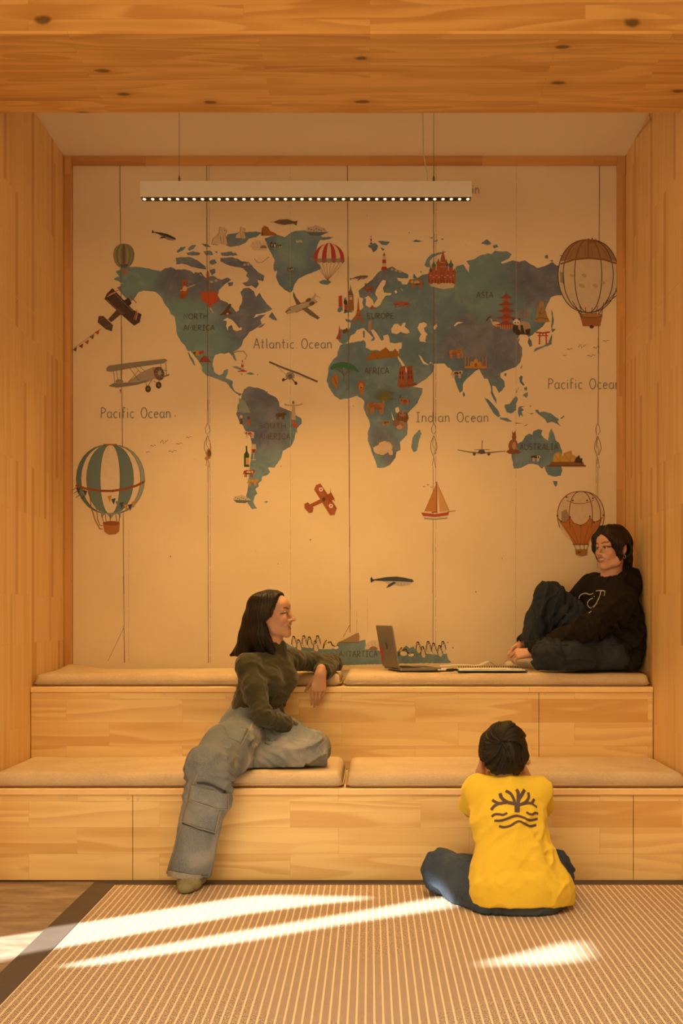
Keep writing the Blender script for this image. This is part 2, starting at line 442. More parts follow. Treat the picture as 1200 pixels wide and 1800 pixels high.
# ------------------------------------------------------------------ benches
def bench(name, label, d0, d1, ztop, splits, zbot, x0, x1, plugs):
    root = empty(name, ((x0 + x1) / 2, d0, zbot), label, 'bench')
    xs = [x0] + splits + [x1]
    for a, b in zip(xs[:-1], xs[1:]):
        box_obj('riser_panel', (a + .0012, d0, zbot), (b - .0012, d0 + .02, ztop - .0285), M['riser_wood'], root, .0012, 1)
    box_obj('seat_board', (x0, d0 - .010, ztop - .028), (x1, d1, ztop), M['top_wood'], root, .005, 3)
    for px, py in plugs:
        q = W(px, py, d0)
        bm = bmesh.new()
        bmesh.ops.create_cone(bm, cap_ends=True, segments=14, radius1=.0065, radius2=.0055, depth=.003, matrix=Matrix.Translation((q.x, d0 - .001, q.z)) @ Matrix.Rotation(math.pi / 2, 4, 'X'))
        bm_obj('screw_plug', bm, M['plug'], root)
    return root
def xa(px, d): return (px - 650) * d / FPX
bench('lower_bench', 'lower pine bench step that runs the full width at carpet level', D1, D2 - .002, H1, [xa(233, D1), xa(1113, D1)], .006, XL + .002, XR - .002,
      [(108, 1403), (225, 1404), (242, 1405), (727, 1403), (1195, 1406)])
bench('upper_bench', 'upper pine bench step under the mural, set back above the other step', D2, D3 - .024, H2, [xa(947, D2)], H1 + .001, XL + .002, XR - .002,
      [(66, 1217), (289, 1219), (740, 1218), (930, 1219), (960, 1219), (1140, 1221)])

# ------------------------------------------------------------------ seat cushions
def cushion(name, x0, x1, y0, y1, z0, th, label, lift=None, seed=1):
    """flat foam pad in a linen cover: crowned top, soft edges, piped lower seam"""
    rnd = random.Random(seed)
    nx, ny = 60, 26
    V, F = [], []
    ph = [rnd.uniform(0, 6) for _ in range(8)]
    def prof(a):  # distance from the edge -> height share
        e = .030
        return 1.0 if a >= e else math.sqrt(max(0, 1 - (1 - a / e) ** 2))
    def inset(i, j):
        return 0
    rows = []
    for side in (0, 1):
        grid = []
        for j in range(ny + 1):
            row = []
            for i in range(nx + 1):
                u, v = i / nx, j / ny
                u = .5 - .5 * math.cos(math.pi * u) if True else u
                u = .5 * u + .5 * i / nx
                v = .5 * (.5 - .5 * math.cos(math.pi * v)) + .5 * v
                x = x0 + (x1 - x0) * u; y = y0 + (y1 - y0) * v
                ex, ey = min(x - x0, x1 - x), min(y - y0, y1 - y)
                # rounded corners
                R = .035
                if ex < R and ey < R:
                    q = math.hypot(R - ex, R - ey)
                    if q > R:
                        s = R / q
                        x += ((R - ex) * (1 - s)) * (1 if x - x0 < x1 - x else -1)
                        y += ((R - ey) * (1 - s)) * (1 if y - y0 < y1 - y else -1)
                        ex, ey = R - (R - ex) * s, R - (R - ey) * s
                a = min(ex, ey) if not (ex < R and ey < R) else R - math.hypot(R - ex, R - ey)
                a = max(0.0, a)
                wob = .0028 * math.sin(x * 7 + ph[0]) * math.sin(y * 9 + ph[1]) + .0016 * math.sin(x * 19 + ph[2] + 3 * y)
                if side == 0:
                    z = z0 + .014 + (th - .014) * prof(a) + (wob + .004 * math.sin(math.pi * u) * math.sin(math.pi * v)) * min(1, a / .05)
                    if lift: z += lift(x, y)
                else:
                    z = z0 + .014 - .013 * prof(a) + (lift(x, y) * .6 if lift else 0)
                row.append(len(V)); V.append((x, y, z))
            grid.append(row)
        rows.append(grid)
    for side, g in enumerate(rows):
        for j in range(ny):
            for i in range(nx):
                q = (g[j][i], g[j][i + 1], g[j + 1][i + 1], g[j + 1][i])
                F.append(q if side == 0 else q[::-1])
    o = mesh_obj(name, V, F, M['linen'], None, True)
    bm = bmesh.new(); bm.from_mesh(o.data); bmesh.ops.remove_doubles(bm, verts=bm.verts, dist=.0004); bmesh.ops.recalc_face_normals(bm, faces=bm.faces); bm.to_mesh(o.data); bm.free()
    for p in o.data.polygons: p.use_smooth = True
    tag(o, label, 'cushion', 'linen seat cushions on the bench steps')
    g = rows[0]
    loop = [g[0][i] for i in range(nx + 1)] + [g[j][nx] for j in range(1, ny + 1)] + [g[ny][i] for i in range(nx - 1, -1, -1)] + [g[j][0] for j in range(ny - 1, 0, -1)]
    bm = bmesh.new(); pts = [Vector(V[k]) for k in loop]
    pts = [p for k, p in enumerate(pts) if k == 0 or (p - pts[k - 1]).length > .002]
    tube(bm, pts + [pts[0]], .0042, 6, False)
    bm_obj('piping', bm, M['linen_seam'], o, True)
    return o
TH = .062
def lift_ul(x, y):   # the far left corner rides up against the wall
    return .030 * max(0, 1 - (x - XL) / .22) * max(0, (y - 5.80) / .26)
cushion('seat_cushion', XL + .010, xa(599, 5.50), D2 + .012, D3 - .03, H2, TH, 'beige linen cushion on the upper step, left pad, under the leaning elbow', lift_ul, 1)
cushion('seat_cushion', xa(605, 5.50), XR - .012, D2 + .006, D3 - .03, H2, TH, 'beige linen cushion on the upper step under the laptop and notebook', None, 2)
cushion('seat_cushion', XL + .006, xa(602.5, 4.90), D1 + .010, D2 - .008, H1, TH + .004, 'beige linen cushion on the lower step under the woman in washed jeans', None, 3)
cushion('seat_cushion', xa(608.5, 4.90), XR - .006, D1 + .004, D2 - .008, H1, TH + .004, 'beige linen cushion on the lower step behind the child in yellow', None, 4)

# ------------------------------------------------------------------ carpet
rx0, rx1, ry0, ry1 = -1.172, 2.3, 2.2, 4.872
rug = box_obj('carpet', (rx0 + .098, ry0, .001), (rx1, ry1 - .085, .008), M['carpet'])
tag(rug, 'woven brown carpet with pale cord stripes in front of the benches', 'carpet')
box_obj('binding', (rx0, ry0, .001), (rx0 + .100, ry1, .0095), M['binding'], rug, .002, 1)
box_obj('binding', (rx0 + .1005, ry1 - .087, .001), (rx1, ry1, .0095), M['binding'], rug, .002, 1)

# ------------------------------------------------------------------ pendant lamp
PD = 5.30
pz0 = W(0, 352, PD).z; pz1 = W(0, 322, PD).z
px0 = W(248, 0, PD).x; px1 = W(828, 0, PD).x
pend = empty('pendant_lamp', ((px0 + px1) / 2, PD, pz0), 'long white linear pendant lamp with a row of small lights, above the world map', 'lamp')
bm = bmesh.new()
hw = .026
add_box(bm, (px0, PD - hw, pz0 + .006), (px0 + .004, PD + hw, pz1), 0); add_box(bm, (px1 - .004, PD - hw, pz0 + .006), (px1, PD + hw, pz1), 0)
add_box(bm, (px0 + .004, PD - hw, pz0 + .006), (px1 - .004, PD - hw + .003, pz1), 0); add_box(bm, (px0 + .004, PD + hw - .003, pz0 + .006), (px1 - .004, PD + hw, pz1), 0)
add_box(bm, (px0 + .004, PD - hw + .003, pz1 - .003), (px1 - .004, PD + hw - .003, pz1), 0)
bm_obj('housing', bm, M['white_metal'], pend)
box_obj('louvre_strip', (px0 + .004, PD - hw + .003, pz0 + .004), (px1 - .004, PD + hw - .003, pz0 + .014), M['black_plastic'], pend)
nled = 40
for i in range(nled):
    x = px0 + .016 + (px1 - px0 - .032) * i / (nled - 1)
    bm = bmesh.new()
    bmesh.ops.create_uvsphere(bm, u_segments=12, v_segments=6, radius=1.0, matrix=Matrix.Translation((x, PD - .004, pz0 + .005)) @ Matrix.Diagonal((.0080, .012, .0058, 1)))
    bm_obj('led_lens', bm, M['led'], pend, True)
for px in (315, 762):
    x = W(px, 0, PD).x
    tube_obj('suspension_wire', [(x, PD, pz1 + .01), (x, PD, ZC - .001)], .0011, M['steel_wire'], pend, 6)
    tube_obj('wire_grip', [(x, PD, pz1 - .001), (x, PD, pz1 + .022), (x, PD, pz1 + .036)], [.0055, .0055, .0018], M['steel_wire'], pend, 10)
xc0, xc1 = W(752, 0, PD).x, W(743, 0, PD).x
tube_obj('power_cord', [(xc0, PD, pz1 - .001), (xc0 - .006, PD, pz1 + .05), (xc1 + .002, PD, pz1 + .14), (xc1, PD, pz1 + .3), (xc1, PD, ZC - .001)], .0021, M['cord_white'], pend, 6)
area('pendant_light', ((px0 + px1) / 2, PD, pz0 - .006), (0, .03, -1), px1 - px0 - .06, .03, 15.5, (1.0, .55, .165), 88)

# loose white wire where the right wall meets the ceiling
pts = [W(1142, 196, 5.53), W(1141, 203, 5.5), W(1143, 209, 5.48), W(1139, 214, 5.56), W(1131, 224, 5.66), W(1120, 241, 5.80)]
pts = [Vector((min(p.x, XR - .006), p.y, min(p.z, ZC - .006))) for p in pts]
lw = tube_obj('loose_wire', pts, .0025, M['cord_white'])
tag(lw, 'thin loose white wire dangling at the right ceiling corner', 'wire')
# ------------------------------------------------------------------ printed mural (flat print on the wall, at the wall's own distance)
DM = D3 - .004
def mp(px, py, lift=0.0):
    return Vector(((px - 650) * D3 / FPX, DM - lift, EYE + (1085 - py) * D3 / FPX))

class Print:
    """flat inked shapes: polygons, strokes and discs in the print's own colours, later shapes lying on earlier ones"""
    def __init__(self, z=.0004): self.runs = []; self.z = z; self.n = 0; self.start('printed_mark')
    def start(self, name):
        """a new picture of the print"""
        self.V, self.F, self.C = [], [], []; self.runs.append((name, self.V, self.F, self.C))
    def _add(self, pts, faces, col):
        b = len(self.V); z = self.z + (self.n % 40) * 1.2e-5; self.n += 1
        self.V += [mp(x, y, z) for x, y in pts]; self.C += [col] * len(pts)
        self.F += [tuple(b + i for i in f) for f in faces]
    def poly(self, col, pts):
        pts = [(float(x), float(y)) for x, y in pts]
        x0, x1 = 128.3, 1084.0
        pts = [(min(max(x, x0), x1), y) for x, y in pts]
        tr = tessellate_polygon([[Vector((x, y, 0)) for x, y in pts]])
        self._add(pts, tr, col)
    def ell(self, col, cx, cy, rx, ry=None, rot=0, n=18, a0=0, a1=360):
        ry = rx if ry is None else ry; c, s = math.cos(math.radians(rot)), math.sin(math.radians(rot))
        pts = []
        full = (a1 - a0) >= 360
        for i in range(n + (0 if full else 1)):
            a = math.radians(a0 + (a1 - a0) * i / n); x, y = rx * math.cos(a), ry * math.sin(a)
            pts.append((cx + x * c - y * s, cy + x * s + y * c))
        self.poly(col, pts)
    def line(self, col, pts, w=1.0, w2=None):
        pts = [(float(x), float(y)) for x, y in pts]; w2 = w if w2 is None else w2
        P = []; n = len(pts)
        for i, (x, y) in enumerate(pts):
            a = pts[max(i - 1, 0)]; b = pts[min(i + 1, n - 1)]
            dx, dy = b[0] - a[0], b[1] - a[1]; L = math.hypot(dx, dy) or 1
            h = (w + (w2 - w) * i / max(1, n - 1)) / 2
            P += [(x - dy / L * h, y + dx / L * h), (x + dy / L * h, y - dx / L * h)]
        self._add(P, [(2 * i, 2 * i + 1, 2 * i + 3, 2 * i + 2) for i in range(n - 1)], col)
    def up(self, dz=.0005): self.z += dz; self.n = 0
    def build(self, mat, parent):
        for name, V, F, C in self.runs:
            if V: mesh_obj(name, V, F, mat, parent, False, C)

def Z(x0, y0, s, pts): return [(x0 + x / s, y0 + y / s) for x, y in pts]
def z3(p): return Z(110, 270, 4, p)
def z4(p): return Z(350, 360, 4, p)
def z5(p): return Z(560, 390, 4.4444, p)
def z6(p): return Z(740, 390, 3.2432, p)
def s2(p): return Z(380, 620, 4, p)
def s3(p): return Z(560, 600, 4, p)
def s4(p): return Z(780, 600, 3.6364, p)
def s5(p): return Z(380, 980, 2.7273, p)

def rough(pts, amp=.55, step=3.2, seed=0):
    """break long edges into small uneven steps, like a torn watercolour coast"""
    r = random.Random(seed + len(pts)); out = []
    for (x, y), (u, v) in zip(pts, pts[1:] + pts[:1]):
        L = math.hypot(u - x, v - y); n = max(1, int(L / step)); out.append((x, y))
        for k in range(1, n):
            t = k / n; out.append((x + (u - x) * t - (v - y) / L * r.uniform(-amp, amp), y + (v - y) * t + (u - x) / L * r.uniform(-amp, amp)))
    return out

LAND = []
LAND.append(z3([(415, 805), (455, 800), (520, 797), (600, 808), (660, 822), (690, 828), (720, 808), (760, 800), (800, 818), (850, 815), (900, 826), (925, 848), (930, 835), (955, 840), (985, 862)])
    + z4([(0, 490), (15, 475), (30, 500), (55, 520), (75, 505), (100, 500), (130, 520), (160, 528), (200, 512), (225, 530), (180, 560), (140, 600), (130, 640), (150, 670), (200, 690), (230, 720), (260, 755), (280, 745), (285, 715), (300, 690), (303, 650), (290, 615), (310, 590), (350, 585), (385, 610), (400, 650), (425, 620), (440, 650), (470, 690), (515, 735), (490, 750), (440, 765), (400, 770), (380, 800), (420, 780), (470, 770), (430, 810), (440, 840), (400, 870), (350, 900), (330, 930), (310, 950), (300, 990), (270, 1020), (240, 1035), (255, 1070), (265, 1100), (250, 1095), (230, 1060), (210, 1040), (180, 1050), (150, 1045), (110, 1060), (100, 1090), (95, 1130), (110, 1180), (140, 1200), (165, 1190), (175, 1165), (205, 1155), (200, 1190), (185, 1220), (215, 1230), (235, 1240), (235, 1280), (250, 1310), (280, 1325), (302, 1330), (285, 1345), (240, 1310), (215, 1280), (190, 1250), (150, 1235), (100, 1215), (50, 1200), (20, 1170), (0, 1120)])
    + z3([(985, 1530), (975, 1490), (950, 1450), (925, 1420), (900, 1390), (880, 1390), (860, 1350), (830, 1320), (805, 1270), (797, 1200), (790, 1150), (760, 1130), (745, 1090), (720, 1060), (700, 1020), (680, 995), (655, 975), (620, 970), (570, 965), (535, 975), (520, 1000), (500, 1030), (480, 1040), (460, 1030), (440, 1010), (420, 990), (390, 950), (380, 945), (410, 930), (420, 910), (380, 895), (360, 885), (380, 870), (400, 865), (380, 840), (375, 830), (400, 820)]))
LAND.append(z3([(880, 1395), (890, 1400), (905, 1430), (925, 1460), (935, 1492), (925, 1490), (900, 1450), (888, 1420)]))
for isl in [[(800, 690), (830, 660), (870, 655), (850, 680), (810, 700)], [(880, 670), (910, 645), (940, 645), (925, 670), (890, 685)], [(870, 700), (920, 690), (970, 700), (960, 715), (910, 720), (880, 715)],
            [(795, 735), (830, 730), (900, 730), (960, 760), (1000, 790), (1010, 815), (960, 810), (910, 800), (880, 785), (840, 775), (800, 780)], [(975, 635), (1020, 640), (1045, 660), (1000, 655)],
            [(1000, 695), (1050, 690), (1060, 715), (1010, 718)], [(1110, 700), (1190, 690), (1210, 715), (1120, 720)], [(1110, 735), (1200, 730), (1215, 800), (1150, 780), (1110, 760)], [(1030, 760), (1070, 745), (1085, 770), (1050, 785)]]:
    LAND.append(z3(isl))
for isl in [[(190, 230), (200, 210), (260, 200), (340, 195), (400, 190), (440, 200), (400, 230), (350, 240), (330, 265), (280, 290), (220, 300), (180, 280)], [(160, 340), (260, 340), (270, 358), (170, 362)],
            [(180, 385), (230, 375), (270, 380), (300, 400), (350, 405), (380, 440), (420, 480), (460, 500), (450, 540), (410, 530), (420, 560), (400, 590), (370, 570), (330, 575), (300, 550), (340, 540), (350, 520), (330, 500), (340, 480), (310, 450), (270, 440), (220, 430), (190, 420)],
            [(70, 400), (100, 385), (110, 410), (80, 420)], [(75, 460), (110, 450), (115, 480), (90, 500)], [(15, 275), (60, 285), (85, 300), (40, 295)], [(30, 330), (80, 325), (95, 345), (45, 355)], [(110, 330), (130, 328), (125, 345)],
            [(200, 550), (240, 545), (235, 570), (210, 575)], [(520, 440), (550, 430), (560, 455), (530, 470)],
            [(460, 240), (500, 225), (560, 215), (600, 230), (640, 200), (680, 185), (740, 180), (780, 190), (800, 210), (845, 215), (870, 232), (850, 250), (830, 290), (820, 340), (810, 370), (830, 410), (850, 430), (855, 450), (820, 470), (760, 490), (700, 520), (670, 560), (660, 600), (640, 620), (600, 600), (560, 560), (540, 510), (550, 470), (520, 430), (530, 390), (500, 330), (480, 290)],
            [(835, 246), (880, 228), (945, 228), (915, 244), (870, 250)], [(840, 545), (870, 530), (910, 530), (930, 545), (900, 565), (860, 560)], [(490, 790), (510, 755), (530, 780), (550, 815), (520, 810)], [(410, 866), (440, 845), (470, 832), (440, 862)],
            [(230, 1140), (260, 1135), (300, 1150), (330, 1170), (290, 1165), (250, 1148)], [(330, 1190), (360, 1178), (390, 1190), (360, 1198)], [(287, 1191), (305, 1189), (303, 1197)], [(404, 1194), (414, 1193), (412, 1200)]]:
    LAND.append(z4(isl))
LAND.append(s2([(195, 260), (230, 238), (260, 245), (300, 250), (340, 265), (370, 290), (420, 315), (440, 345), (445, 380), (480, 395), (520, 410), (560, 440), (600, 465), (600, 500), (570, 530), (560, 560), (545, 620), (525, 660), (470, 690), (455, 740), (430, 780), (410, 810), (370, 805), (365, 815), (380, 840), (360, 860), (325, 870), (320, 900), (295, 920), (300, 940), (275, 960), (290, 990), (270, 1010), (260, 1050), (275, 1080), (290, 1095), (250, 1100), (225, 1065), (210, 1020), (220, 970), (225, 920), (230, 860), (235, 800), (245, 720), (250, 640), (240, 590), (210, 560), (185, 510), (160, 480), (140, 430), (150, 400), (150, 370), (175, 330), (180, 295)]))
LAND.append(s2([(335, 1050), (350, 1044), (365, 1045), (355, 1058)]))
LAND.append(s3([(135, 70), (150, 30), (175, 18), (230, 10), (320, -5), (332, 15), (330, 45), (365, 65), (400, 62), (440, 70), (500, 70), (560, 70), (555, 110), (575, 150), (600, 190), (640, 260), (665, 320), (730, 330), (725, 370), (690, 440), (640, 490), (620, 520), (625, 600), (620, 660), (570, 710), (575, 765), (545, 780), (540, 820), (500, 870), (460, 888), (410, 890), (400, 850), (380, 800), (360, 740), (345, 700), (345, 640), (360, 600), (355, 560), (330, 510), (315, 470), (320, 420), (300, 400), (270, 385), (220, 400), (150, 410), (110, 385), (75, 330), (55, 280), (65, 230), (70, 180), (100, 130), (130, 105)]))
LAND.append(s3([(565, 55), (640, 40), (705, 60), (702, 98), (735, 160), (770, 168), (790, 152), (812, 178), (800, 220), (760, 260), (700, 300), (668, 318), (640, 285), (612, 210), (585, 150), (562, 110)]))
LAND.append(s3([(710, 620), (722, 650), (705, 700), (690, 770), (665, 780), (650, 750), (655, 700), (670, 660)]))
LAND.append(z5([(135, 910), (150, 920), (160, 940), (185, 955), (220, 945), (240, 920), (250, 890), (285, 870), (300, 845), (350, 830), (370, 850), (390, 870), (425, 905), (405, 932), (432, 930), (440, 910), (425, 885), (408, 850), (425, 840), (450, 865), (470, 900), (490, 932), (510, 920), (503, 890), (540, 880), (552, 910), (555, 945), (600, 950), (650, 945), (645, 990), (625, 1015), (700, 1030), (780, 1040), (800, 1055), (820, 1090), (860, 1118), (872, 1092), (890, 1112), (930, 1110), (980, 1108), (1010, 1140)])
    + z6([(160, 832), (175, 850), (185, 880), (200, 930), (220, 975), (235, 965), (240, 920), (260, 895), (290, 870), (310, 850), (330, 840), (345, 870), (365, 905)])
    + s4([(255, 240), (278, 240), (290, 270), (300, 300), (297, 330), (318, 372), (336, 405), (334, 370), (316, 335), (306, 285), (330, 290), (350, 332), (375, 310), (390, 290), (385, 255), (360, 230), (360, 205), (390, 190), (420, 180), (460, 165), (490, 130), (500, 90)])
    + z6([(575, 720), (555, 690), (560, 660), (545, 682), (560, 645), (600, 645), (628, 680), (632, 708), (618, 714), (606, 690), (612, 660), (640, 640), (655, 625), (690, 600), (708, 575), (703, 520), (715, 480), (740, 430), (780, 420), (830, 418), (850, 440), (850, 300), (830, 250), (800, 255), (770, 250), (745, 230), (730, 240), (700, 255), (660, 265), (640, 250), (610, 235), (590, 220), (555, 230), (520, 220), (480, 235), (460, 240), (455, 230), (470, 225), (500, 210), (515, 185), (490, 170), (450, 170), (420, 165), (400, 185), (380, 180), (330, 195), (300, 215), (255, 225), (275, 250), (270, 290), (250, 260), (240, 245), (200, 255), (200, 290)])
    + z5([(1070, 350), (1060, 400), (1060, 440), (960, 440), (870, 400), (840, 410), (800, 420), (770, 440), (740, 405), (735, 440), (760, 450), (710, 450), (690, 490), (650, 490), (645, 470), (620, 460), (610, 440), (650, 445), (700, 440), (700, 415), (650, 390), (620, 380), (575, 350), (550, 360), (500, 375), (460, 400), (420, 450), (360, 500), (310, 540), (320, 590), (350, 600), (390, 580), (420, 610), (430, 650), (460, 600), (440, 560), (450, 530), (480, 480), (500, 455), (525, 460), (520, 490), (500, 520), (510, 555), (570, 560), (560, 575), (520, 580), (500, 610), (480, 650), (450, 670), (410, 665), (390, 670), (365, 650), (370, 600), (345, 600), (340, 630), (350, 670), (330, 690), (300, 720), (280, 740), (255, 770), (205, 758), (215, 780), (250, 790), (245, 830), (220, 850), (170, 840), (155, 870), (140, 900)]))
for isl in [[(385, 185), (410, 180), (440, 165), (465, 190), (450, 225), (425, 240), (410, 210), (390, 200)], [(460, 155), (500, 150), (555, 160), (530, 185), (490, 180)], [(480, 200), (515, 215), (500, 230)], [(825, 340), (845, 290), (880, 255), (940, 240), (995, 235), (950, 255), (890, 280), (865, 310), (870, 360), (840, 355)],
            [(730, 155), (760, 140), (815, 155), (770, 160)], [(900, 150), (930, 140), (925, 156), (905, 158)], [(865, 125), (890, 120), (885, 135)], [(955, 135), (975, 130), (965, 148)], [(145, 700), (155, 670), (180, 660), (188, 690), (160, 710)], [(195, 600), (215, 590), (225, 640), (250, 690), (270, 708), (190, 716), (210, 690)],
            [(345, 855), (358, 850), (358, 905), (347, 905)], [(790, 388), (805, 388), (800, 402)]]:
    LAND.append(z5(isl))
for isl in [[(340, 125), (375, 100), (400, 125), (380, 135)], [(405, 140), (430, 130), (440, 145), (415, 152)], [(703, 195), (720, 188), (722, 210), (706, 210)], [(730, 222), (750, 218), (748, 230)], [(640, 745), (650, 722), (690, 710), (725, 690), (733, 668), (745, 640), (742, 700), (700, 715), (660, 732)], [(740, 500), (750, 520), (755, 560), (745, 610), (739, 600), (744, 550)], [(738, 610), (767, 613), (745, 632)], [(784, 190), (810, 192), (800, 200)]]:
    LAND.append(z6(isl))
for isl in [[(488, 175), (498, 148), (500, 160), (492, 178)], [(480, 235), (490, 220), (502, 225), (498, 255), (515, 280), (505, 285), (485, 265)], [(500, 345), (535, 325), (535, 350), (525, 362), (510, 350)], [(510, 300), (528, 290), (530, 315), (515, 315)], [(458, 330), (475, 295), (478, 300), (462, 332)],
            [(258, 362), (280, 370), (310, 400), (350, 450), (360, 480), (345, 487), (320, 465), (290, 420)], [(355, 488), (400, 490), (435, 512), (410, 515), (360, 500)], [(450, 522), (480, 522), (505, 525), (460, 528)], [(505, 545), (540, 525), (525, 540)],
            [(385, 420), (390, 405), (420, 400), (440, 370), (460, 350), (472, 370), (460, 400), (462, 440), (430, 462), (400, 455)], [(475, 430), (480, 418), (525, 412), (490, 425), (510, 440), (495, 450), (505, 485), (490, 470), (480, 488), (472, 460)], [(548, 405), (556, 415), (552, 425)],
            [(580, 440), (600, 437), (610, 455), (640, 450), (680, 460), (720, 490), (735, 500), (725, 515), (748, 545), (715, 525), (690, 515), (660, 525), (645, 500), (620, 480), (600, 465)], [(740, 495), (765, 475), (770, 480), (755, 495)], [(118, 340), (125, 320), (135, 345), (125, 358)], [(385, 205), (400, 205), (395, 225), (385, 220)],
            [(430, 740), (440, 780), (445, 815), (490, 810), (540, 785), (575, 785), (600, 790), (625, 815), (640, 800), (650, 830), (665, 855), (700, 865), (745, 860), (755, 830), (750, 790), (755, 700), (735, 650), (715, 635), (705, 600), (685, 555), (670, 590), (665, 635), (640, 620), (620, 595), (630, 570), (600, 562), (570, 575), (565, 600), (545, 590), (520, 605), (500, 640), (470, 655), (465, 690), (430, 720)],
            [(695, 893), (725, 895), (722, 920), (712, 930), (700, 912)], [(540, 463), (575, 461), (560, 467)]]:
    LAND.append(s4(isl))
LAND.append(s5([(220, 420), (295, 420), (330, 405), (360, 425), (420, 430), (500, 440), (540, 440), (570, 435), (580, 410), (600, 405), (680, 400), (715, 395), (715, 440), (760, 440), (830, 460), (870, 450), (890, 440), (900, 430), (910, 422), (925, 435), (945, 425), (955, 445), (1000, 460), (1050, 465), (1105, 460), (1110, 485), (1128, 505), (900, 508), (600, 516), (540, 510), (400, 500), (295, 470)]))
SEA = [z4([(165, 815), (200, 795), (230, 810), (250, 830), (280, 870), (300, 862), (300, 880), (260, 890), (240, 880), (230, 845), (205, 860), (200, 890), (190, 850), (195, 820)]),
       z5([(570, 870), (565, 840), (590, 800), (620, 800), (640, 820), (660, 790), (680, 790), (670, 820), (700, 845), (710, 865), (690, 875), (660, 870), (640, 860), (610, 880)]),
       z5([(770, 830), (785, 795), (820, 785), (845, 800), (840, 820), (820, 830), (830, 860), (850, 880), (840, 890), (830, 930), (840, 942), (790, 935), (785, 910), (800, 880), (780, 850)]),
       z5([(890, 830), (920, 795), (925, 820), (905, 845)]), z5([(590, 545), (605, 535), (615, 550), (600, 565)]), z5([(1055, 810), (1080, 785), (1130, 785), (1085, 800), (1060, 820)]), z5([(640, 520), (652, 530), (655, 548)]),
       s3([(552, 108), (572, 120), (605, 172), (640, 235), (628, 240), (590, 180), (560, 130)]), s3([(538, 470), (560, 462), (568, 490), (555, 505), (540, 500)]), s3([(510, 490), (518, 520), (530, 560), (518, 550)])]

cream = (.80, .70, .51)
land = Print()
def size(pg): return abs(sum(x * v - u * y for (x, y), (u, v) in zip(pg, pg[1:] + pg[:1]))) / 2
for i, pg in enumerate(sorted(LAND, key=size, reverse=True)):
    if i < 90: land.start('printed_land')
    elif i == 90: land.start('printed_islets')
    land.n = i % 40; land.poly((1, 1, 1), rough(pg, seed=i))

# watercolour wash of the land: teal, slate and mauve pools with mottling and soft tide edges
t = NT('watercolour_land'); co = t.coord()
wob = t.vmath('ADD', co, t.vmath('SCALE', t.comb(t.noise(co, 2.6, 4), t.noise(co, 2.6, 4), t.noise(t.mapping(co, loc=(7, 3, 1)), 2.6, 4)), None))
sc_n = [n for n in t.n if n.type == 'VECT_MATH' and n.operation == 'SCALE'][0]; sc_n.inputs['Scale'].default_value = .34
def blob(px, py, r):
    c = mp(px, py) + Vector((.17, .17, .17))
    return t.ramp(t.vmath('DISTANCE', wob, tuple(c)), r / 328.0, r * .55 / 328.0)
def blobs(lst):
    r = None
    for b in lst:
        k = blob(*b); r = k if r is None else t.math('MAXIMUM', r, k)
    return r
purple = blobs([(400, 480, 90), (440, 560, 62), (330, 490, 60), (470, 710, 70), (470, 770, 60), (640, 490, 55), (950, 490, 75), (880, 620, 70), (690, 790, 40), (820, 600, 60)])
green = blobs([(325, 560, 55), (820, 470, 62), (860, 560, 50), (240, 490, 50), (520, 430, 40), (350, 620, 60)])
m1 = t.noise(co, 7, 6, .62, .4); m2 = t.noise(co, 26, 4, .6)
c = t.mix(t.ramp(m1, .32, .68), (.115, .205, .290), (.190, .300, .395))
c = t.mix(t.math('MULTIPLY', green, .7), c, t.mix(m1, (.135, .275, .325), (.235, .385, .405)))
c = t.mix(t.math('MULTIPLY', purple, .85), c, t.mix(t.ramp(m1, .3, .7), (.100, .122, .205), (.195, .218, .315)))
edge = t.math('SUBTRACT', 1.0, t.math('ABSOLUTE', t.math('MULTIPLY', t.math('SUBTRACT', m1, .5), 16.0)), clamp=True)
c = t.mix(t.math('MULTIPLY', edge, .16), c, (.09, .13, .16)); c = t.mix(t.math('MULTIPLY', t.ramp(m2, .55, .8), .3), c, (.37, .43, .42))
M['land'] = t.out(c, .8, .2)
M['ink'] = vcol_mat('mural_ink', .8, .2, 0, .10, 40)

# wallpaper with faint vertical strip joints and specks
t = NT('cream_wallpaper'); co = t.coord()
n = t.noise(co, 2.2, 4); fib = t.noise(t.mapping(co, (60, 1, 6)), 3, 3); fib2 = t.noise(t.mapping(co, (6, 1, 60)), 3, 3)
c = t.mix(t.ramp(n, .3, .7), (.76, .655, .475), (.82, .715, .53)); c = t.mix(t.math('MULTIPLY', t.math('ADD', fib, fib2), .10), c, (.58, .52, .44))
sp = t.node('ShaderNodeTexVoronoi'); t.put(sp.inputs['Vector'], t.mapping(co, (1, 1, .6))); sp.inputs['Scale'].default_value = 14
c = t.mix(t.math('MULTIPLY', t.ramp(sp.outputs['Distance'], .055, .03), t.ramp(t.noise(co, 3.1, 2), .48, .62)), c, (.28, .20, .14))
t.bump(t.math('ADD', fib, fib2), .12, .002); M['wallpaper'] = t.out(c, .78, .2)
a, b = mp(128.3, 291.2), mp(1084.3, 1178)
mural = mesh_obj('world_map_mural', [(a.x, DM, a.z), (b.x, DM, a.z), (b.x, DM, b.z), (a.x, DM, b.z), (a.x, D3 - .0005, a.z), (b.x, D3 - .0005, a.z), (b.x, D3 - .0005, b.z), (a.x, D3 - .0005, b.z)],
                 [(0, 3, 2, 1), (4, 5, 6, 7), (0, 1, 5, 4), (2, 3, 7, 6), (1, 2, 6, 5), (0, 4, 7, 3)], M['wallpaper'])
tag(mural, 'cream printed wall mural with a blue-grey illustrated world map, behind the upper step', 'mural')
land.build(M['land'], mural)
for ch in mural.children:
    if ch.name.startswith('printed_islets'): ch['kind'] = 'stuff'

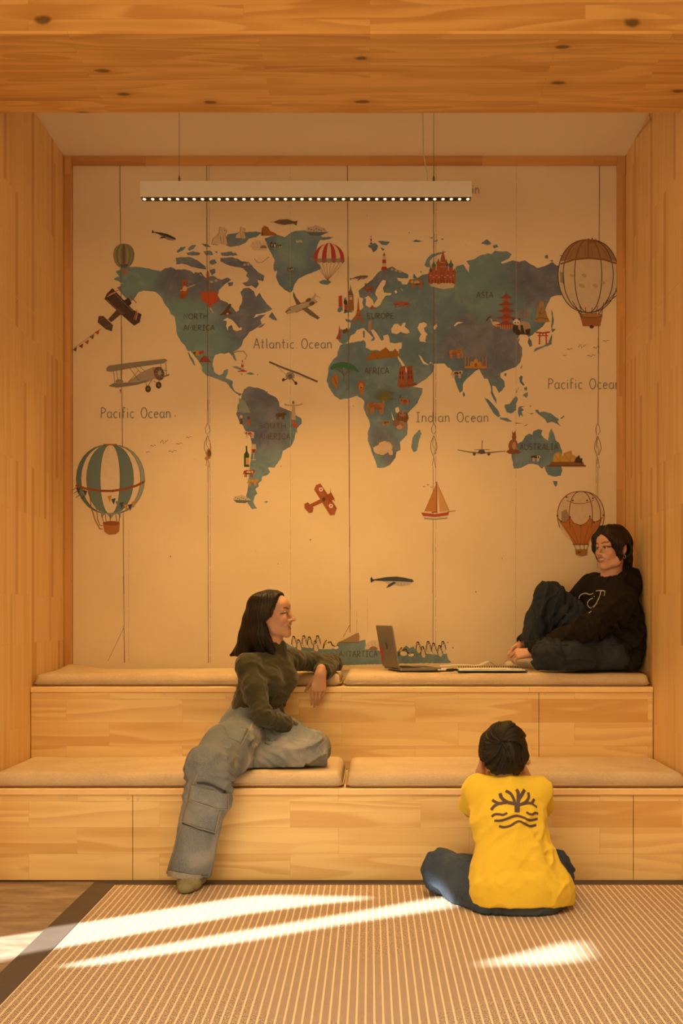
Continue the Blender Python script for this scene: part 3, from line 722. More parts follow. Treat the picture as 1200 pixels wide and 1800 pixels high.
P = Print(.0012); P.start('printed_inland_sea')
for pg in SEA: P.start('printed_inland_sea'); P.poly(cream, rough(pg, .3, 3, 5))
P.up()
K = (.07, .05, .045)
# drawn ropes and strip joints
P.start('drawn_rope_lines')
R = random.Random(3)
def rope(x0, x1, y0, y1, w=1.0, col=(.20, .14, .10), gap=.0):
    P.start('drawn_rope_line'); y = y0
    while y < y1:
        h = R.uniform(8, 30) if gap else R.uniform(20, 60); e = min(y + h, y1)
        f = lambda q: x0 + (x1 - x0) * (q - 291) / (1165 - 291)
        P.line(col, [(f(y) + R.uniform(-.25, .25), y), (f(e) + R.uniform(-.25, .25), e)], w * R.uniform(.7, 1.15)); y = e + (R.uniform(.5, 4) if gap else 0)
rope(211, 219, 291, 1165, 1.3); rope(226.5, 226.5, 930, 1163, .6, (.45, .36, .28), 1)
rope(363.5, 367, 291, 744, 1.4); rope(368, 370, 291, 1165, .7, (.38, .30, .23), 1); rope(364, 366.5, 818, 1165, 1.0)
rope(510, 510.5, 291, 1118, .6, (.5, .41, .32), 1); rope(610.5, 615.5, 291, 1112, 1.4); rope(626, 627, 1075, 1112, .6, (.4, .32, .25), 1); rope(644, 646, 1050, 1112, .5, (.5, .4, .3), 1)
rope(762, 761, 291, 744, 1.3); rope(766, 765.5, 291, 1134, .7, (.36, .28, .22), 1); rope(761.5, 760.5, 820, 1134, 1.1)
rope(907, 905.5, 291, 1165, .6, (.48, .38, .30), 1); rope(1053, 1048, 291, 745, 1.4); rope(1049, 1046, 745, 980, .7, (.36, .28, .22), 1); rope(1052, 1049, 820, 1000, .9)
P.line(K, [(615, 1098), (603, 1120)], .7); P.line((.3, .22, .16), [(218, 1103), (190, 1162)], .8)
def tassel(x, y):  # knotted cord ends hanging on the ropes
    P.start('drawn_tassel'); c = (.13, .09, .07)
    P.line(c, [(x, y), (x - 4, y + 9), (x - 3, y + 17), (x, y + 20), (x + 4, y + 14), (x + 3, y + 6), (x, y)], .8)
    P.line(c, [(x, y + 22), (x - 5, y + 34), (x - 6, y + 44), (x - 2, y + 55), (x, y + 60)], .9); P.line(c, [(x, y + 22), (x + 4, y + 33), (x + 6, y + 43), (x + 2, y + 55)], .9)
    P.line(c, [(x - 1, y + 26), (x - 2, y + 38), (x + 2, y + 46), (x, y + 56)], .7); P.line(c, [(x, y + 60), (x - 3, y + 75)], .8); P.line(c, [(x, y + 60), (x + 3, y + 78)], .8)
tassel(365, 744); tassel(762, 744); tassel(1050, 745)
P.up()

# --- hand lettering --------------------------------------------------------
def arc(cx, cy, rx, ry, a0, a1, n=9): return [(cx + rx * math.cos(math.radians(a0 + (a1 - a0) * i / n)), cy + ry * math.sin(math.radians(a0 + (a1 - a0) * i / n))) for i in range(n + 1)]
G = {
 'A': (.62, [[(0, 0), (.3, 1), (.34, 1), (.62, 0)], [(.08, .36), (.58, .38)]]), 'C': (.6, [arc(.36, .5, .34, .5, 45, 318, 12)]), 'E': (.52, [[(.48, .98), (.04, 1), (.03, 0), (.5, .02)], [(.03, .52), (.42, .54)]]),
 'F': (.5, [[(.48, .98), (.04, 1), (.02, 0)], [(.03, .52), (.40, .53)]]), 'H': (.6, [[(.04, 1), (.02, 0)], [(.56, 1), (.57, 0)], [(.03, .5), (.56, .52)]]), 'I': (.42, [[(.2, 1), (.2, 0)], [(.02, .99), (.4, 1)], [(.0, .01), (.4, 0)]]),
 'L': (.46, [[(.03, 1), (.02, .02), (.46, 0)]]), 'M': (.74, [[(0, 0), (.08, 1), (.36, .3), (.64, 1), (.74, 0)]]), 'N': (.6, [[(.02, 0), (.04, 1), (.56, .02), (.57, 1)]]), 'O': (.66, [arc(.33, .5, .32, .5, 95, 460, 16)]),
 'P': (.52, [[(.02, 0), (.05, 1)] + arc(.12, .74, .38, .26, 90, -90, 8) + [(.04, .47)]]), 'R': (.56, [[(.02, 0), (.05, 1)] + arc(.12, .74, .38, .26, 90, -90, 8) + [(.06, .47), (.55, 0)]]), 'S': (.5, [arc(.26, .75, .22, .24, 35, 260, 8) + arc(.24, .25, .24, .25, 85, -150, 8)]),
 'T': (.58, [[(.29, 1), (.28, 0)], [(0, .99), (.58, 1)]]), 'U': (.6, [[(.03, 1)] + arc(.3, .3, .27, .3, 180, 360, 8) + [(.58, 1)]]),
 'a': (.52, [arc(.24, .3, .22, .29, 60, 360, 11), [(.46, .6), (.46, .12), (.54, 0)]]), 'c': (.44, [arc(.26, .3, .23, .3, 48, 312, 10)]), 'd': (.54, [arc(.25, .3, .23, .3, 40, 340, 11), [(.5, 1.02), (.48, .1), (.55, 0)]]), 'e': (.48, [[(.04, .32), (.44, .36)] + arc(.25, .31, .21, .29, 12, 315, 11)]),
 'f': (.36, [arc(.24, .86, .13, .16, 30, 180, 5) + [(.11, .4), (.12, 0)], [(0, .58), (.32, .6)]]), 'i': (.18, [[(.08, .6), (.08, 0)], [(.08, .8), (.09, .87)]]), 'l': (.2, [[(.08, 1.02), (.08, .08), (.16, 0)]]), 'n': (.5, [[(.04, .62), (.05, 0)], [(.05, .36)] + arc(.25, .36, .19, .25, 170, 0, 7) + [(.44, 0)]]), 't': (.36, [[(.15, .95), (.15, .1), (.28, 0)], [(0, .62), (.34, .64)]])}
def letters(text, x0, x1, base, cap, w, col, gap=.17, space=.62):
    P.start('lettering')
    tot = sum(G[ch][0] + gap if ch != ' ' else space for ch in text) - gap; sx = (x1 - x0) / tot; h = base - cap; x = x0
    for ch in text:
        if ch == ' ': x += space * sx; continue
        g = G[ch]
        for st in g[1]:
            pts = [(x + p * sx, base - q * h) for p, q in st]
            if all(127 < p[0] < 1085 for p in pts): P.line(col, pts, w)
            else:
                pts = [p for p in pts if p[0] < 1084]
                if len(pts) > 1: P.line(col, pts, w)
        x += (g[0] + gap) * sx
pencil = (.245, .25, .26); dk = (.105, .095, .085)
L_ = P; P = Print(.0024)
letters('Atlantic Ocean', 446, 583, 613, 596, 1.6, pencil); letters('Pacific Ocean', 178, 300, 735, 717, 1.6, (.20, .25, .32)); letters('Pacific Ocean', 963, 1089, 684, 666, 1.6, pencil)
letters('Indian Ocean', 731, 858, 742, 725, 1.6, pencil); letters('in', 829.5, 842, 341, 325, 1.6, pencil, .2)
letters('NORTH', 323, 365, 561, 552, 1.25, dk); letters('AMERICA', 323, 377, 581, 572, 1.25, dk); letters('SOUTH', 456, 502, 753, 744.5, 1.2, dk); letters('AMERICA', 456, 510, 772.5, 762.5, 1.25, dk)
letters('EUROPE', 645, 692, 560.5, 551, 1.25, dk); letters('AFRICA', 641, 683, 657, 647, 1.25, dk); letters('ASIA', 837, 866, 524, 514, 1.25, dk); letters('AUSTRALIA', 913, 980, 791, 780.5, 1.3, dk); letters('ANTARTICA', 596, 663, 1154.5, 1144.5, 1.3, dk)
P.build(M['ink'], mural); P = L_
# --- printed pictures -------------------------------------------------------
OCH, RED, DRED, BRN, DBR, GRY, LGR, WHT, NAVY, GRN, PNK, TAN, STL = (.52, .29, .07), (.50, .075, .04), (.30, .04, .03), (.34, .15, .055), (.16, .07, .03), (.20, .19, .18), (.42, .40, .36), (.78, .73, .65), (.05, .075, .11), (.045, .18, .085), (.62, .40, .30), (.60, .40, .20), (.16, .25, .30)
def mirror(pts, cx): return [(2 * cx - x, y) for x, y in pts]
def gore(cx, cy, r, k, top, bot, n=14):
    """edge of a balloon gore: a meridian at share k of the half width"""
    out = []
    for i in range(n + 1):
        a = -math.pi / 2 + math.pi * i / n
        y = cy + (bot if a > 0 else top) * math.sin(a); w = math.cos(a) ** (.85 if a < 0 else .9)
        out.append((cx + r * k * w, y))
    return out
def birds(lst, s=1.0):
    P.start('drawn_birds')
    for x, y, r, fl in lst:
        P.line((.12, .09, .075), [(x - 5 * r, y - 1 * r), (x - 2 * r, y - 2.2 * r * fl), (x, y + .6 * r), (x + 2.5 * r, y - 2.6 * r), (x + 6 * r, y - 2 * r * fl)], 1.1, .7)
birds([(269, 785, .9, 1), (260, 795, .6, -.4), (288, 780, 1.2, 2.5), (315, 781, 1, .3), (303, 795, 1.3, .8), (332, 770, .9, .9)])
birds([(1000, 615, .9, .6), (992, 626, .6, .5), (1022, 612, 1.2, 2.4), (1047, 612, 1, .3), (1038, 627, 1.3, .6), (1064, 601, 1, .8)])
birds([(745, 856, .4, 1), (752, 853, .4, 1), (758, 857, .4, 1)])

# big striped balloon, left
P.start('printed_balloon')
cx, cy = 194.5, 842
P.poly((.74, .67, .57), gore(cx, cy, 60, -1, 60, 62) + gore(cx, cy, 60, 1, 60, 62)[::-1]); P.up()
for a, b, col in ((-1, -.86, (.11, .19, .21)), (-.70, -.30, (.14, .24, .27)), (.28, .68, (.13, .22, .25)), (.88, 1, (.30, .38, .37))):
    P.poly(col, gore(cx, cy, 60, a, 60, 62) + gore(cx, cy, 60, b, 60, 62)[::-1])
for k in (-1, -.86, -.70, -.30, .28, .68, .88, 1): P.line((.10, .13, .14), gore(cx, cy, 60, k, 60, 62), .8)
P.up()
band = [(134, 853), (150, 859), (175, 863), (196, 863.5), (220, 860), (240, 854), (254, 847)]
P.line((.30, .11, .045), band, 4.2)
for i in range(26):
    k = i / 25 * (len(band) - 1); j = min(int(k), len(band) - 2); u = k - j; x = band[j][0] * (1 - u) + band[j + 1][0] * u; y = band[j][1] * (1 - u) + band[j + 1][1] * u
    P.line((.16, .05, .025), [(x - 1, y + 1.8), (x + 1.4, y - 1.8)], .7)
P.line(BRN, [(182, 782), (206, 782)], 2.2)
for x, y, c, s in ((138, 862, NAVY, -1), (144, 866, STL, -1), (150, 866, NAVY, -1), (193, 876, OCH, 1), (200, 881, NAVY, 1), (207, 885, STL, 1), (214, 888, NAVY, 1), (222, 891, OCH, 1), (229, 891, NAVY, 1), (235, 886, OCH, 1)):
    P.poly(c, [(x - 4, y - 4 + s), (x + 4, y - 4 - s * 1.5), (x + .5, y + 7)])
for x, y in ((133, 866), (137, 873), (131, 860), (145, 875)): P.line(K, [(x - 3, y + 2), (x + 4, y - 3)], .9)
P.poly((.24, .29, .33), [(177, 897), (183, 901), (194, 902), (207, 900), (213, 896), (212, 911), (209, 905), (203, 902), (195, 912), (188, 903), (182, 906), (179, 911)])
for x0, x1 in ((179, 183), (186, 187), (194, 194.5), (204, 206), (211, 209)): P.line((.14, .07, .04), [(x0, 905), (x1, 920)], 1.1)
P.poly((.40, .17, .06), [(181, 919), (195, 916), (211, 918), (210, 934), (204, 939), (192, 940), (184, 935)]); P.up(); P.ell((.28, .10, .04), 196, 920, 14.5, 4)
P.line((.28, .13, .05), [(158, 866), (161, 893), (168, 915), (176, 930), (181, 930)], 1.6); P.line((.28, .13, .05), [(170, 892), (172, 912), (176, 924), (181, 924)], 1.4)

# small balloon, upper left
P.start('printed_balloon')
cx, cy = 218, 448
P.z = .0022
P.poly((.17, .21, .15), gore(cx, cy, 18.5, -1, 19, 24) + gore(cx, cy, 18.5, 1, 19, 24)[::-1]); P.up()
for a, b, col in ((-.95, -.75, (.28, .29, .18)), (-.55, -.3, (.30, .31, .18)), (-.12, .1, (.20, .10, .09)), (.25, .5, (.31, .31, .19)), (.65, .85, (.27, .28, .17))): P.poly(col, gore(cx, cy, 18.5, a, 18, 23) + gore(cx, cy, 18.5, b, 18, 23)[::-1])
P.poly((.10, .12, .13), [(211, 465), (226, 465), (222, 471), (214, 471)]); P.poly((.42, .16, .09), [(216, 475), (224, 475), (223, 482), (217, 482)])

# dark biplane towing pennants
P.start('printed_biplane')
P.z = .0022
P.poly((.075, .055, .06), [(198, 507), (216, 526), (234, 545), (249, 553), (246, 567), (236, 573), (213, 553), (184, 526), (188, 517)]); P.poly((.10, .075, .075), [(210, 540), (218, 549), (196, 567), (190, 562)])
P.poly((.10, .08, .085), [(174, 556), (182, 556), (199, 572), (197, 583), (186, 579), (172, 567)]); P.poly((.05, .04, .045), [(216, 530), (226, 524), (232, 533), (222, 545)]); P.up()
P.line((.55, .14, .08), [(191, 519), (212, 509)], 1.6); P.line(WHT, [(189, 522), (208, 512)], .8); P.line((.55, .14, .08), [(236, 562), (241, 546)], 1.8); P.line(WHT, [(239, 563), (243, 548)], .8); P.line((.4, .12, .08), [(176, 563), (186, 559)], 1); P.line((.4, .12, .08), [(183, 577), (195, 572)], 1)
P.line((.35, .10, .08), [(229, 520), (240, 533)], 1.6); P.line((.28, .24, .22), [(200, 515), (234, 548)], .8); P.line((.28, .24, .22), [(188, 527), (216, 553)], .7)
for x, y, c in ((172, 584, RED), (163, 592, (.12, .15, .13)), (154, 601, (.42, .13, .05)), (144, 608, DRED), (133, 614, (.13, .13, .08))): P.poly(c, [(x - 5, y + 1), (x + 3, y - 4), (x + 1, y + 5)])
P.line(K, [(178, 578), (131, 612)], .5)

# grey biplane
P.start('printed_biplane')
P.z = .0022
P.poly((.25, .24, .22), [(187, 648), (192, 643), (230, 638), (290, 631), (295, 634), (288, 639), (240, 646), (196, 654), (188, 653)]); P.poly((.36, .33, .29), [(225, 672), (248, 655), (268, 646), (284, 645), (288, 655), (282, 664), (255, 670)]); P.poly((.22, .21, .20), [(191, 679), (200, 674), (240, 672), (270, 668), (240, 677), (205, 682)])
P.ell((.30, .28, .25), 210, 671, 7, 4); P.up()
P.ell((.12, .10, .09), 280, 657, 9, 12, -15); P.ell((.36, .33, .3), 281, 656, 3, 4)
for a in range(0, 360, 45): P.line((.42, .38, .33), [(280, 657), (280 + 7 * math.cos(math.radians(a)), 657 + 9 * math.sin(math.radians(a)))], .8)
P.line((.40, .07, .05), [(270, 647), (271, 655), (276, 664)], 1.3)
for x0, y0, x1, y1 in ((200, 653, 202, 674), (205, 652, 208, 671), (212, 651, 214, 670), (228, 647, 245, 670), (236, 643, 248, 656), (243, 642, 256, 654), (283, 640, 283, 647), (291, 638, 293, 661), (226, 672, 244, 652), (256, 668, 258, 680), (269, 665, 260, 680), (270, 670, 279, 676), (279, 666, 281, 676), (284, 651, 294, 652), (274, 667, 298, 659)): P.line((.15, .12, .10), [(x0, y0), (x1, y1)], .8)
P.line((.18, .16, .14), [(284, 664), (298, 659)], 2)
for x, y in ((260.5, 684), (279, 677.5)): P.ell((.07, .06, .055), x, y, 5, 6); P.ell((.25, .22, .2), x, y, 1.6, 2)
P.ell(K, 212, 687, 1, 2.2)

# blue whales
def whale(x, y, s, c1, c2, tilt=0):
    P.start('printed_whale')
    P.z = .0022; ca, sa = math.cos(tilt), math.sin(tilt)
    f = lambda q: [(x + (a * ca - b * sa) * s, y + (a * sa + b * ca) * s) for a, b in q]
    P.poly(c1, f([(-38, -4), (-36, -8), (-33, -3), (-27, -4), (-10, -7), (8, -8), (22, -6), (36, -3), (39, 1), (30, 3), (0, 1), (-14, 0), (-30, -1), (-37, 3)])); P.poly(c2, f([(-16, 0), (0, 0), (20, 1), (37, 2), (32, 6), (18, 9), (4, 7), (-8, 4)])); P.up()
    P.poly(c1, f([(3, 1), (8, 3), (-2, 9), (-10, 12), (-6, 6)]))
    for k in range(4): P.line((.25, .25, .25), f([(10 + k * 6, 3), (12 + k * 5, 8)]), .6)
whale(688.5, 1021.5, 1.0, (.05, .07, .09), (.50, .47, .42)); whale(288, 415, .58, (.05, .06, .065), (.30, .28, .24), .28); whale(631, 489, .42, (.15, .13, .12), (.28, .24, .2), -.18)
P.start('printed_narwhal'); P.z = .0022; P.poly((.16, .12, .09), [(480, 391), (490, 387), (505, 386), (518, 390), (523, 388), (521, 397), (515, 394), (500, 396), (488, 394)]); P.line((.2, .14, .1), [(476, 391), (486, 390.5)], .7)

# arctic creatures
def bear(x, y, s, col=(.62, .52, .40), ln=(.24, .15, .09)):
    P.start('printed_polar_bear')
    P.z = .0022; f = lambda q: [(x + a * s, y + b * s) for a, b in q]
    P.poly(col, f([(-20, 14), (-18, 4), (-10, -2), (-7, -8), (-6, -16), (-3, -19), (0, -17), (5, -18), (7, -14), (8, -9), (5, -5), (8, 4), (10, 14), (2, 15), (-2, 13)])); P.up()
    P.line(ln, f([(-20, 14), (-18, 4), (-10, -2), (-6, -9), (-6, -16), (-3, -19)]), .8); P.line(ln, f([(7, -14), (8, -9), (5, -5), (8, 4), (10, 14)]), .8); P.line(ln, f([(-4, -2), (-3, 6), (-2, 13)]), .7); P.line(ln, f([(2, -3), (2, 14)]), .6); P.line(ln, f([(-18, 14), (-8, 15)]), 1); P.ell(K, *f([(4, -12)])[0], .9 * s, .8 * s)
bear(391, 417, .95); bear(426, 411, .62)
P.start('printed_walrus'); P.z = .0022; P.poly((.36, .15, .05), [(459, 415), (460, 402), (465, 397), (471, 400), (475, 407), (483, 410), (489, 415)]); P.poly((.20, .08, .03), [(459, 415), (460, 407), (464, 413)])
P.ell((.66, .58, .47), 455, 433, 15, 10, 0, 14, 180, 360); P.poly((.62, .54, .43), [(440, 433), (470, 432), (469, 441), (446, 441)]); P.up(); P.ell((.25, .17, .11), 463, 437, 6, 5, 0, 10, 180, 360)
for k in range(4): P.line((.35, .27, .2), [(444 + k * 6, 425 + abs(k - 1.5) * 2), (447 + k * 6, 432)], .6)
def penguins(x, y, n, dark=True, s=1.0):
    P.start('printed_penguins')
    P.z = .0022
    for i in range(n):
        a, b = x + i * 5.2 * s, y + R.uniform(-1.5, 1.5)
        P.ell(K if dark else LGR, a, b, 2.1 * s, 5.2 * s, R.uniform(-25, 25)); P.up(.0001); P.ell(OCH if i == 0 and dark else WHT, a + .6, b + 1, 1.1 * s, 3 * s)
penguins(477, 432, 2); penguins(487, 434, 3, True, .6); penguins(521, 425, 4, False, .55); penguins(506, 474, 4, True, .5); P.line((.25, .1, .06), [(505, 478), (520, 478)], 1.2)
def penguin(x, y, s=1.0):
    P.start('printed_penguin')
    P.z = .0022
    P.ell((.30, .27, .24), x, y, 5 * s, 9.5 * s, -6); P.up(.0002); P.ell((.66, .60, .51), x + .6 * s, y + 1.5 * s, 3.8 * s, 7.6 * s, -6); P.ell(K, x - 1 * s, y - 8.5 * s, 2.7 * s, 3 * s); P.up(.0002)
    P.ell(WHT, x - 1.3 * s, y - 7.6 * s, 1.2 * s, 1.3 * s); P.line(K, [(x - 3.4 * s, y - 4 * s), (x - 5 * s, y + 4 * s)], 1.1); P.line(K, [(x + 2 * s, y - 4 * s), (x + 4.6 * s, y + 4 * s)], 1.1)
for x, y in ((517, 1129), (525.5, 1135), (535, 1128), (544.5, 1130), (559, 1128), (555, 1137)): penguin(x, y)
for x, y in ((735, 1139), (743.5, 1147), (753, 1138), (762.5, 1141), (773, 1145), (779, 1138)): penguin(x, y)
def emperors(x, y):
    P.start('printed_penguins')
    P.z = .0022; P.line(K, [(x, y + 6), (x + 2, y - 4), (x + 6, y - 9)], 2.6, 1.8); P.line(K, [(x + 8, y - 4), (x + 13, y - 6), (x + 16, y), (x + 20, y + 2)], 2.4); P.ell((.62, .45, .12), x + 4, y - 3, 2, 3); P.ell(WHT, x + 9, y + 2, 6, 4); P.ell(WHT, x + 22, y + 4, 5, 3); P.line(K, [(x + 18, y + 3), (x + 27, y)], 1)
emperors(568, 1134); emperors(700, 1147)
P.start('printed_seal'); P.z = .0022; P.poly((.34, .25, .17), [(594, 1129), (603, 1125), (615, 1119), (624, 1114), (630, 1112), (632, 1119), (631, 1128), (616, 1129)]); P.line((.16, .1, .07), [(594, 1129), (631, 1129)], 1)
P.ell((.66, .58, .47), 658, 1141, 17, 16, 0, 14, 180, 360); P.up(); P.ell((.24, .17, .12), 656, 1142, 7.5, 6, 0, 12, 180, 360)
for k in range(4): P.line((.40, .31, .23), [(646 + k * 6, 1128 + abs(k - 1.5) * 1.8), (648 + k * 6, 1136)], .6)
P.ell((.55, .46, .36), 492, 1134, 7, 5, 0, 10, 180, 360)
def iceberg(x, y, s=1.0):
    P.start('printed_iceberg')
    P.z = .0022; P.poly((.52, .47, .39), [(x - 18 * s, y), (x - 15 * s, y - 8 * s), (x - 6 * s, y - 9 * s), (x, y - 12 * s), (x + 8 * s, y - 9 * s), (x + 16 * s, y - 5 * s), (x + 22 * s, y + 1)]); P.poly((.11, .16, .17), [(x - 17 * s, y), (x + 22 * s, y + 1), (x + 8 * s, y + 7 * s), (x - 10 * s, y + 6 * s)]); P.up()
    for k in range(7): P.ell((.24, .20, .16), x - 12 * s + k * 4.3 * s, y - 5 * s + (k % 3) * 1.5, 1.2 * s, 1.5 * s)
iceberg(555, 408); iceberg(424, 879, .8)
P.start('printed_walrus'); P.z = .0022; P.line((.4, .32, .25), [(447, 455), (452, 462), (460, 462), (468, 456), (473, 452)], 1.3)

# parachute
P.start('printed_parachute')
P.z = .0022
cx, cy, r = 578, 455, 27
def dome(k): return [(cx + r * k * math.cos(a), cy - 28 * math.sin(a) + 1.5 * k * k) for a in [math.pi / 2 * i / 8 for i in range(9)]]
ks = [-1, -.74, -.46, -.16, .16, .46, .74, 1]
for i in range(7): P.poly((.42, .055, .05) if i % 2 == 0 else (.66, .56, .45), dome(ks[i]) + dome(ks[i + 1])[::-1])
for i in range(7):
    xa_, xb_ = cx + r * ks[i], cx + r * ks[i + 1]; P.poly((.30, .16, .13) if i % 2 == 0 else (.36, .29, .23), [(xa_, cy), (xb_, cy), (xb_, cy + 6), ((xa_ + xb_) / 2, cy + 8), (xa_, cy + 6)])
for k in ks: P.line((.30, .16, .10), [(cx + r * k, cy + 5), (575.5, 494)], .6)

# airliner, monoplane, red biplane, jet seen head on
P.start('printed_airliner'); P.z = .0022
P.poly((.45, .40, .34), [(501, 548), (510, 540), (530, 533), (545, 527), (556, 515), (553, 526), (558, 531), (545, 537), (520, 549), (504, 553)]); P.poly((.16, .13, .11), [(516, 513), (520, 523), (529, 534), (521, 536), (515, 521)]); P.poly((.18, .15, .13), [(530, 543), (540, 541), (562, 559), (558, 562), (545, 555)]); P.poly((.14, .11, .1), [(549, 511), (554, 519), (566, 526), (556, 521)]); P.up()
P.ell((.14, .12, .1), 542, 528, 5, 3, -25); P.ell((.14, .12, .1), 548, 534, 5, 3.5, -25); P.line((.12, .09, .08), [(505, 543), (512, 540), (540, 530)], .8); P.line((.1, .08, .07), [(502, 550), (507, 545), (511, 545)], 1.6)
P.line((.12, .1, .09), [(520, 550), (545, 538), (558, 531)], .9)
P.start('printed_light_aircraft'); P.z = .0022; P.line((.13, .12, .11), [(473, 636.5), (500, 648), (525, 657), (558, 671.5)], 3); P.ell((.34, .31, .27), 510, 661, 8, 7); P.up(); P.ell((.14, .13, .12), 510, 662, 4, 4); P.line((.4, .36, .31), [(484, 642), (504, 660)], .7); P.line((.4, .36, .31), [(520, 660), (545, 667)], .7)
P.line(K, [(505, 666), (497, 670)], 1.4); P.line(K, [(514, 667), (520, 675)], 1.4); P.ell(K, 498, 668, 2, 3, 20); P.ell(K, 520, 674, 2.3, 3.2, -20); P.line((.25, .2, .17), [(503, 661), (509, 663), (516, 660)], .8)
P.start('printed_biplane'); P.z = .0022
P.poly((.36, .12, .055), [(555, 853), (563, 850), (592, 893), (588, 905), (580, 906), (552, 861)]); P.poly((.33, .10, .045), [(566, 876), (570, 882), (546, 893), (540, 889)]); P.poly((.33, .10, .045), [(535, 886), (541, 883), (551, 893), (549, 901), (543, 902), (535, 893)]); P.poly((.30, .09, .04), [(568, 873), (582, 866), (588, 877), (576, 886)]); P.up()
P.line((.20, .05, .03), [(556, 862), (582, 903)], .8); P.line((.20, .05, .03), [(563, 854), (590, 895)], .8); P.ell(WHT, 564, 860.5, 3.6); P.ell(WHT, 581.5, 889.5, 3.6); P.up(); P.ell((.35, .10, .05), 564, 860.5, 1.6); P.ell((.35, .10, .05), 581.5, 889.5, 1.6); P.ell(K, 569, 878, 3, 3.4); P.line((.22, .08, .04), [(580, 864), (588, 881)], 1.4); P.line(OCH, [(581, 866), (581, 860)], 1)
P.start('printed_airliner'); P.z = .0022; P.line((.16, .14, .13), [(804, 791), (825, 795), (846, 797)], 1.0, 2.2); P.line((.16, .14, .13), [(846, 797), (868, 795), (888, 793)], 2.2, 1.0); P.ell((.10, .09, .085), 846, 794.5, 6, 4); P.line((.14, .12, .1), [(847, 774), (846.5, 791)], 1.2); P.line((.18, .15, .13), [(833, 791), (860, 790.5)], 1); P.ell((.12, .1, .09), 833, 798, 2.6, 3.4); P.ell((.12, .1, .09), 858.5, 798, 2.6, 3.4)

# sailing boat
P.start('printed_sailing_boat')
P.z = .0022
P.poly((.50, .24, .09), [(767, 850), (768, 900), (746, 899), (754, 880)]); P.poly((.60, .38, .16), [(769, 854), (778, 872), (789, 898), (772, 900)]); P.poly((.42, .09, .055), [(740, 901), (765, 904), (789, 900), (787, 907), (765, 909), (743, 907)]); P.poly((.62, .56, .48), [(743, 907), (765, 909), (787, 906), (785, 911), (765, 913), (745, 911)]); P.up()
P.line((.22, .09, .05), [(767.5, 848), (767.5, 903)], 1.4); P.line((.25, .12, .08), [(786, 900), (800, 898)], 1.2); P.line((.1, .09, .1), [(745, 911.5), (765, 913), (786, 911)], .9); P.line((.35, .15, .06), [(767, 850), (746, 899)], .7); P.line((.35, .15, .06), [(769, 852), (789, 898)], .7); P.poly(RED, [(767.5, 846), (764, 849), (767.5, 850)]); P.line((.30, .1, .05), [(758, 901), (768, 900)], 2)
for k in range(5): P.line((.42, .19, .07), [(765 - k * 2.5, 862 + k * 8), (767, 861 + k * 8)], .5)

# lattice balloon, right edge
P.start('printed_balloon')
P.z = .0022
cx, cy = 1033, 484
P.poly((.62, .55, .44), gore(cx, cy, 53, -1, 62, 66) + gore(cx, cy, 53, 1, 62, 66)[::-1]); P.up()
cap_ = [p for p in gore(cx, cy, 53, -1, 62, 66, 24) if p[1] < 463]; P.poly((.34, .21, .11), cap_ + [(1000, 458), (1033, 455), (1066, 458)] + mirror(cap_, cx)[::-1])
P.poly((.30, .31, .25), [(983, 478), (990, 480), (992, 500), (984, 497)]); P.up()
for k in (-1, -.83, -.45, .45, .83, 1): P.line((.10, .075, .06), gore(cx, cy, 53, k, 62, 66, 20), 1.5)
P.line((.26, .12, .06), [(984, 465), (1008, 457), (1034, 454.5), (1060, 457), (1083, 464)], 3)
for k in (-.83, -.45, 0, .45): P.line((.26, .12, .06), [p for p in gore(cx, cy, 53, k, 62, 66, 20) if p[1] < 458], 2.2)
for a in range(6): P.line((.24, .15, .09), [(1008 + a * 10, 430 + abs(a - 2.5) * 3), (998 + a * 14, 456)], .6); P.line((.24, .15, .09), [(1058 - a * 10, 430 + abs(a - 2.5) * 3), (1070 - a * 14, 456)], .6)
P.poly((.28, .12, .06), [(1031, 428), (1033, 419), (1037, 424), (1040, 418), (1043, 424), (1047, 420), (1047, 428)])
for x, y, r_ in ((1026, 485, 5), (1022, 503, 6), (1045, 503, 5), (1004, 485, 4), (1060, 498, 4)): P.ell((.50, .38, .24), x, y, r_, r_ * .6, 20)
for x0, y0, x1, y1 in ((1008, 534, 1020, 556), (1018, 538, 1024, 560), (1028, 541, 1030, 560), (1040, 541, 1038, 560), (1050, 538, 1044, 560), (1060, 532, 1056, 556), (1005, 530, 1022, 556), (1066, 528, 1050, 556), (1083, 512, 1058, 540), (1083, 520, 1060, 538)): P.line((.11, .08, .07), [(x0, y0), (x1, y1)], 1.2)
P.poly((.35, .15, .055), [(1018, 554), (1058, 553), (1054, 574), (1024, 574)]); P.up(); P.ell((.22, .14, .09), 1038, 556, 20, 5); P.ell((.45, .22, .08), 1038, 555, 16, 3); P.ell(K, 1039, 575, 4, 3)

# orange skirted balloon, lower right
P.start('printed_balloon')
P.z = .0022
cx, cy = 1020, 905
P.poly((.66, .55, .40), gore(cx, cy, 41, -1, 41, 50) + gore(cx, cy, 41, 1, 41, 50)[::-1]); P.up()
P.poly((.48, .19, .055), [(980, 912), (986, 917), (994, 918), (1001, 910), (1008, 920), (1020, 924), (1030, 919), (1036, 910), (1043, 918), (1052, 915), (1058, 909), (1056, 918), (1040, 942), (1033, 957), (1007, 957), (998, 940), (984, 920)])
P.poly((.35, .25, .17), [(986, 900), (995, 895), (1000, 911), (993, 918), (986, 915)]); P.up()
for k in (-1, -.5, .5, .85, 1): P.line((.20, .08, .035), gore(cx, cy, 41, k, 41, 50, 20)[:14], 1.4)
P.line((.30, .14, .06), [(995, 880), (1008, 885), (1020, 886), (1034, 883), (1043, 879)], 1.2); P.line((.20, .08, .035), [(980, 911), (986, 917), (994, 918), (1001, 910), (1008, 920), (1020, 924), (1030, 919), (1036, 910), (1043, 918), (1052, 915), (1058, 909)], 1.2)
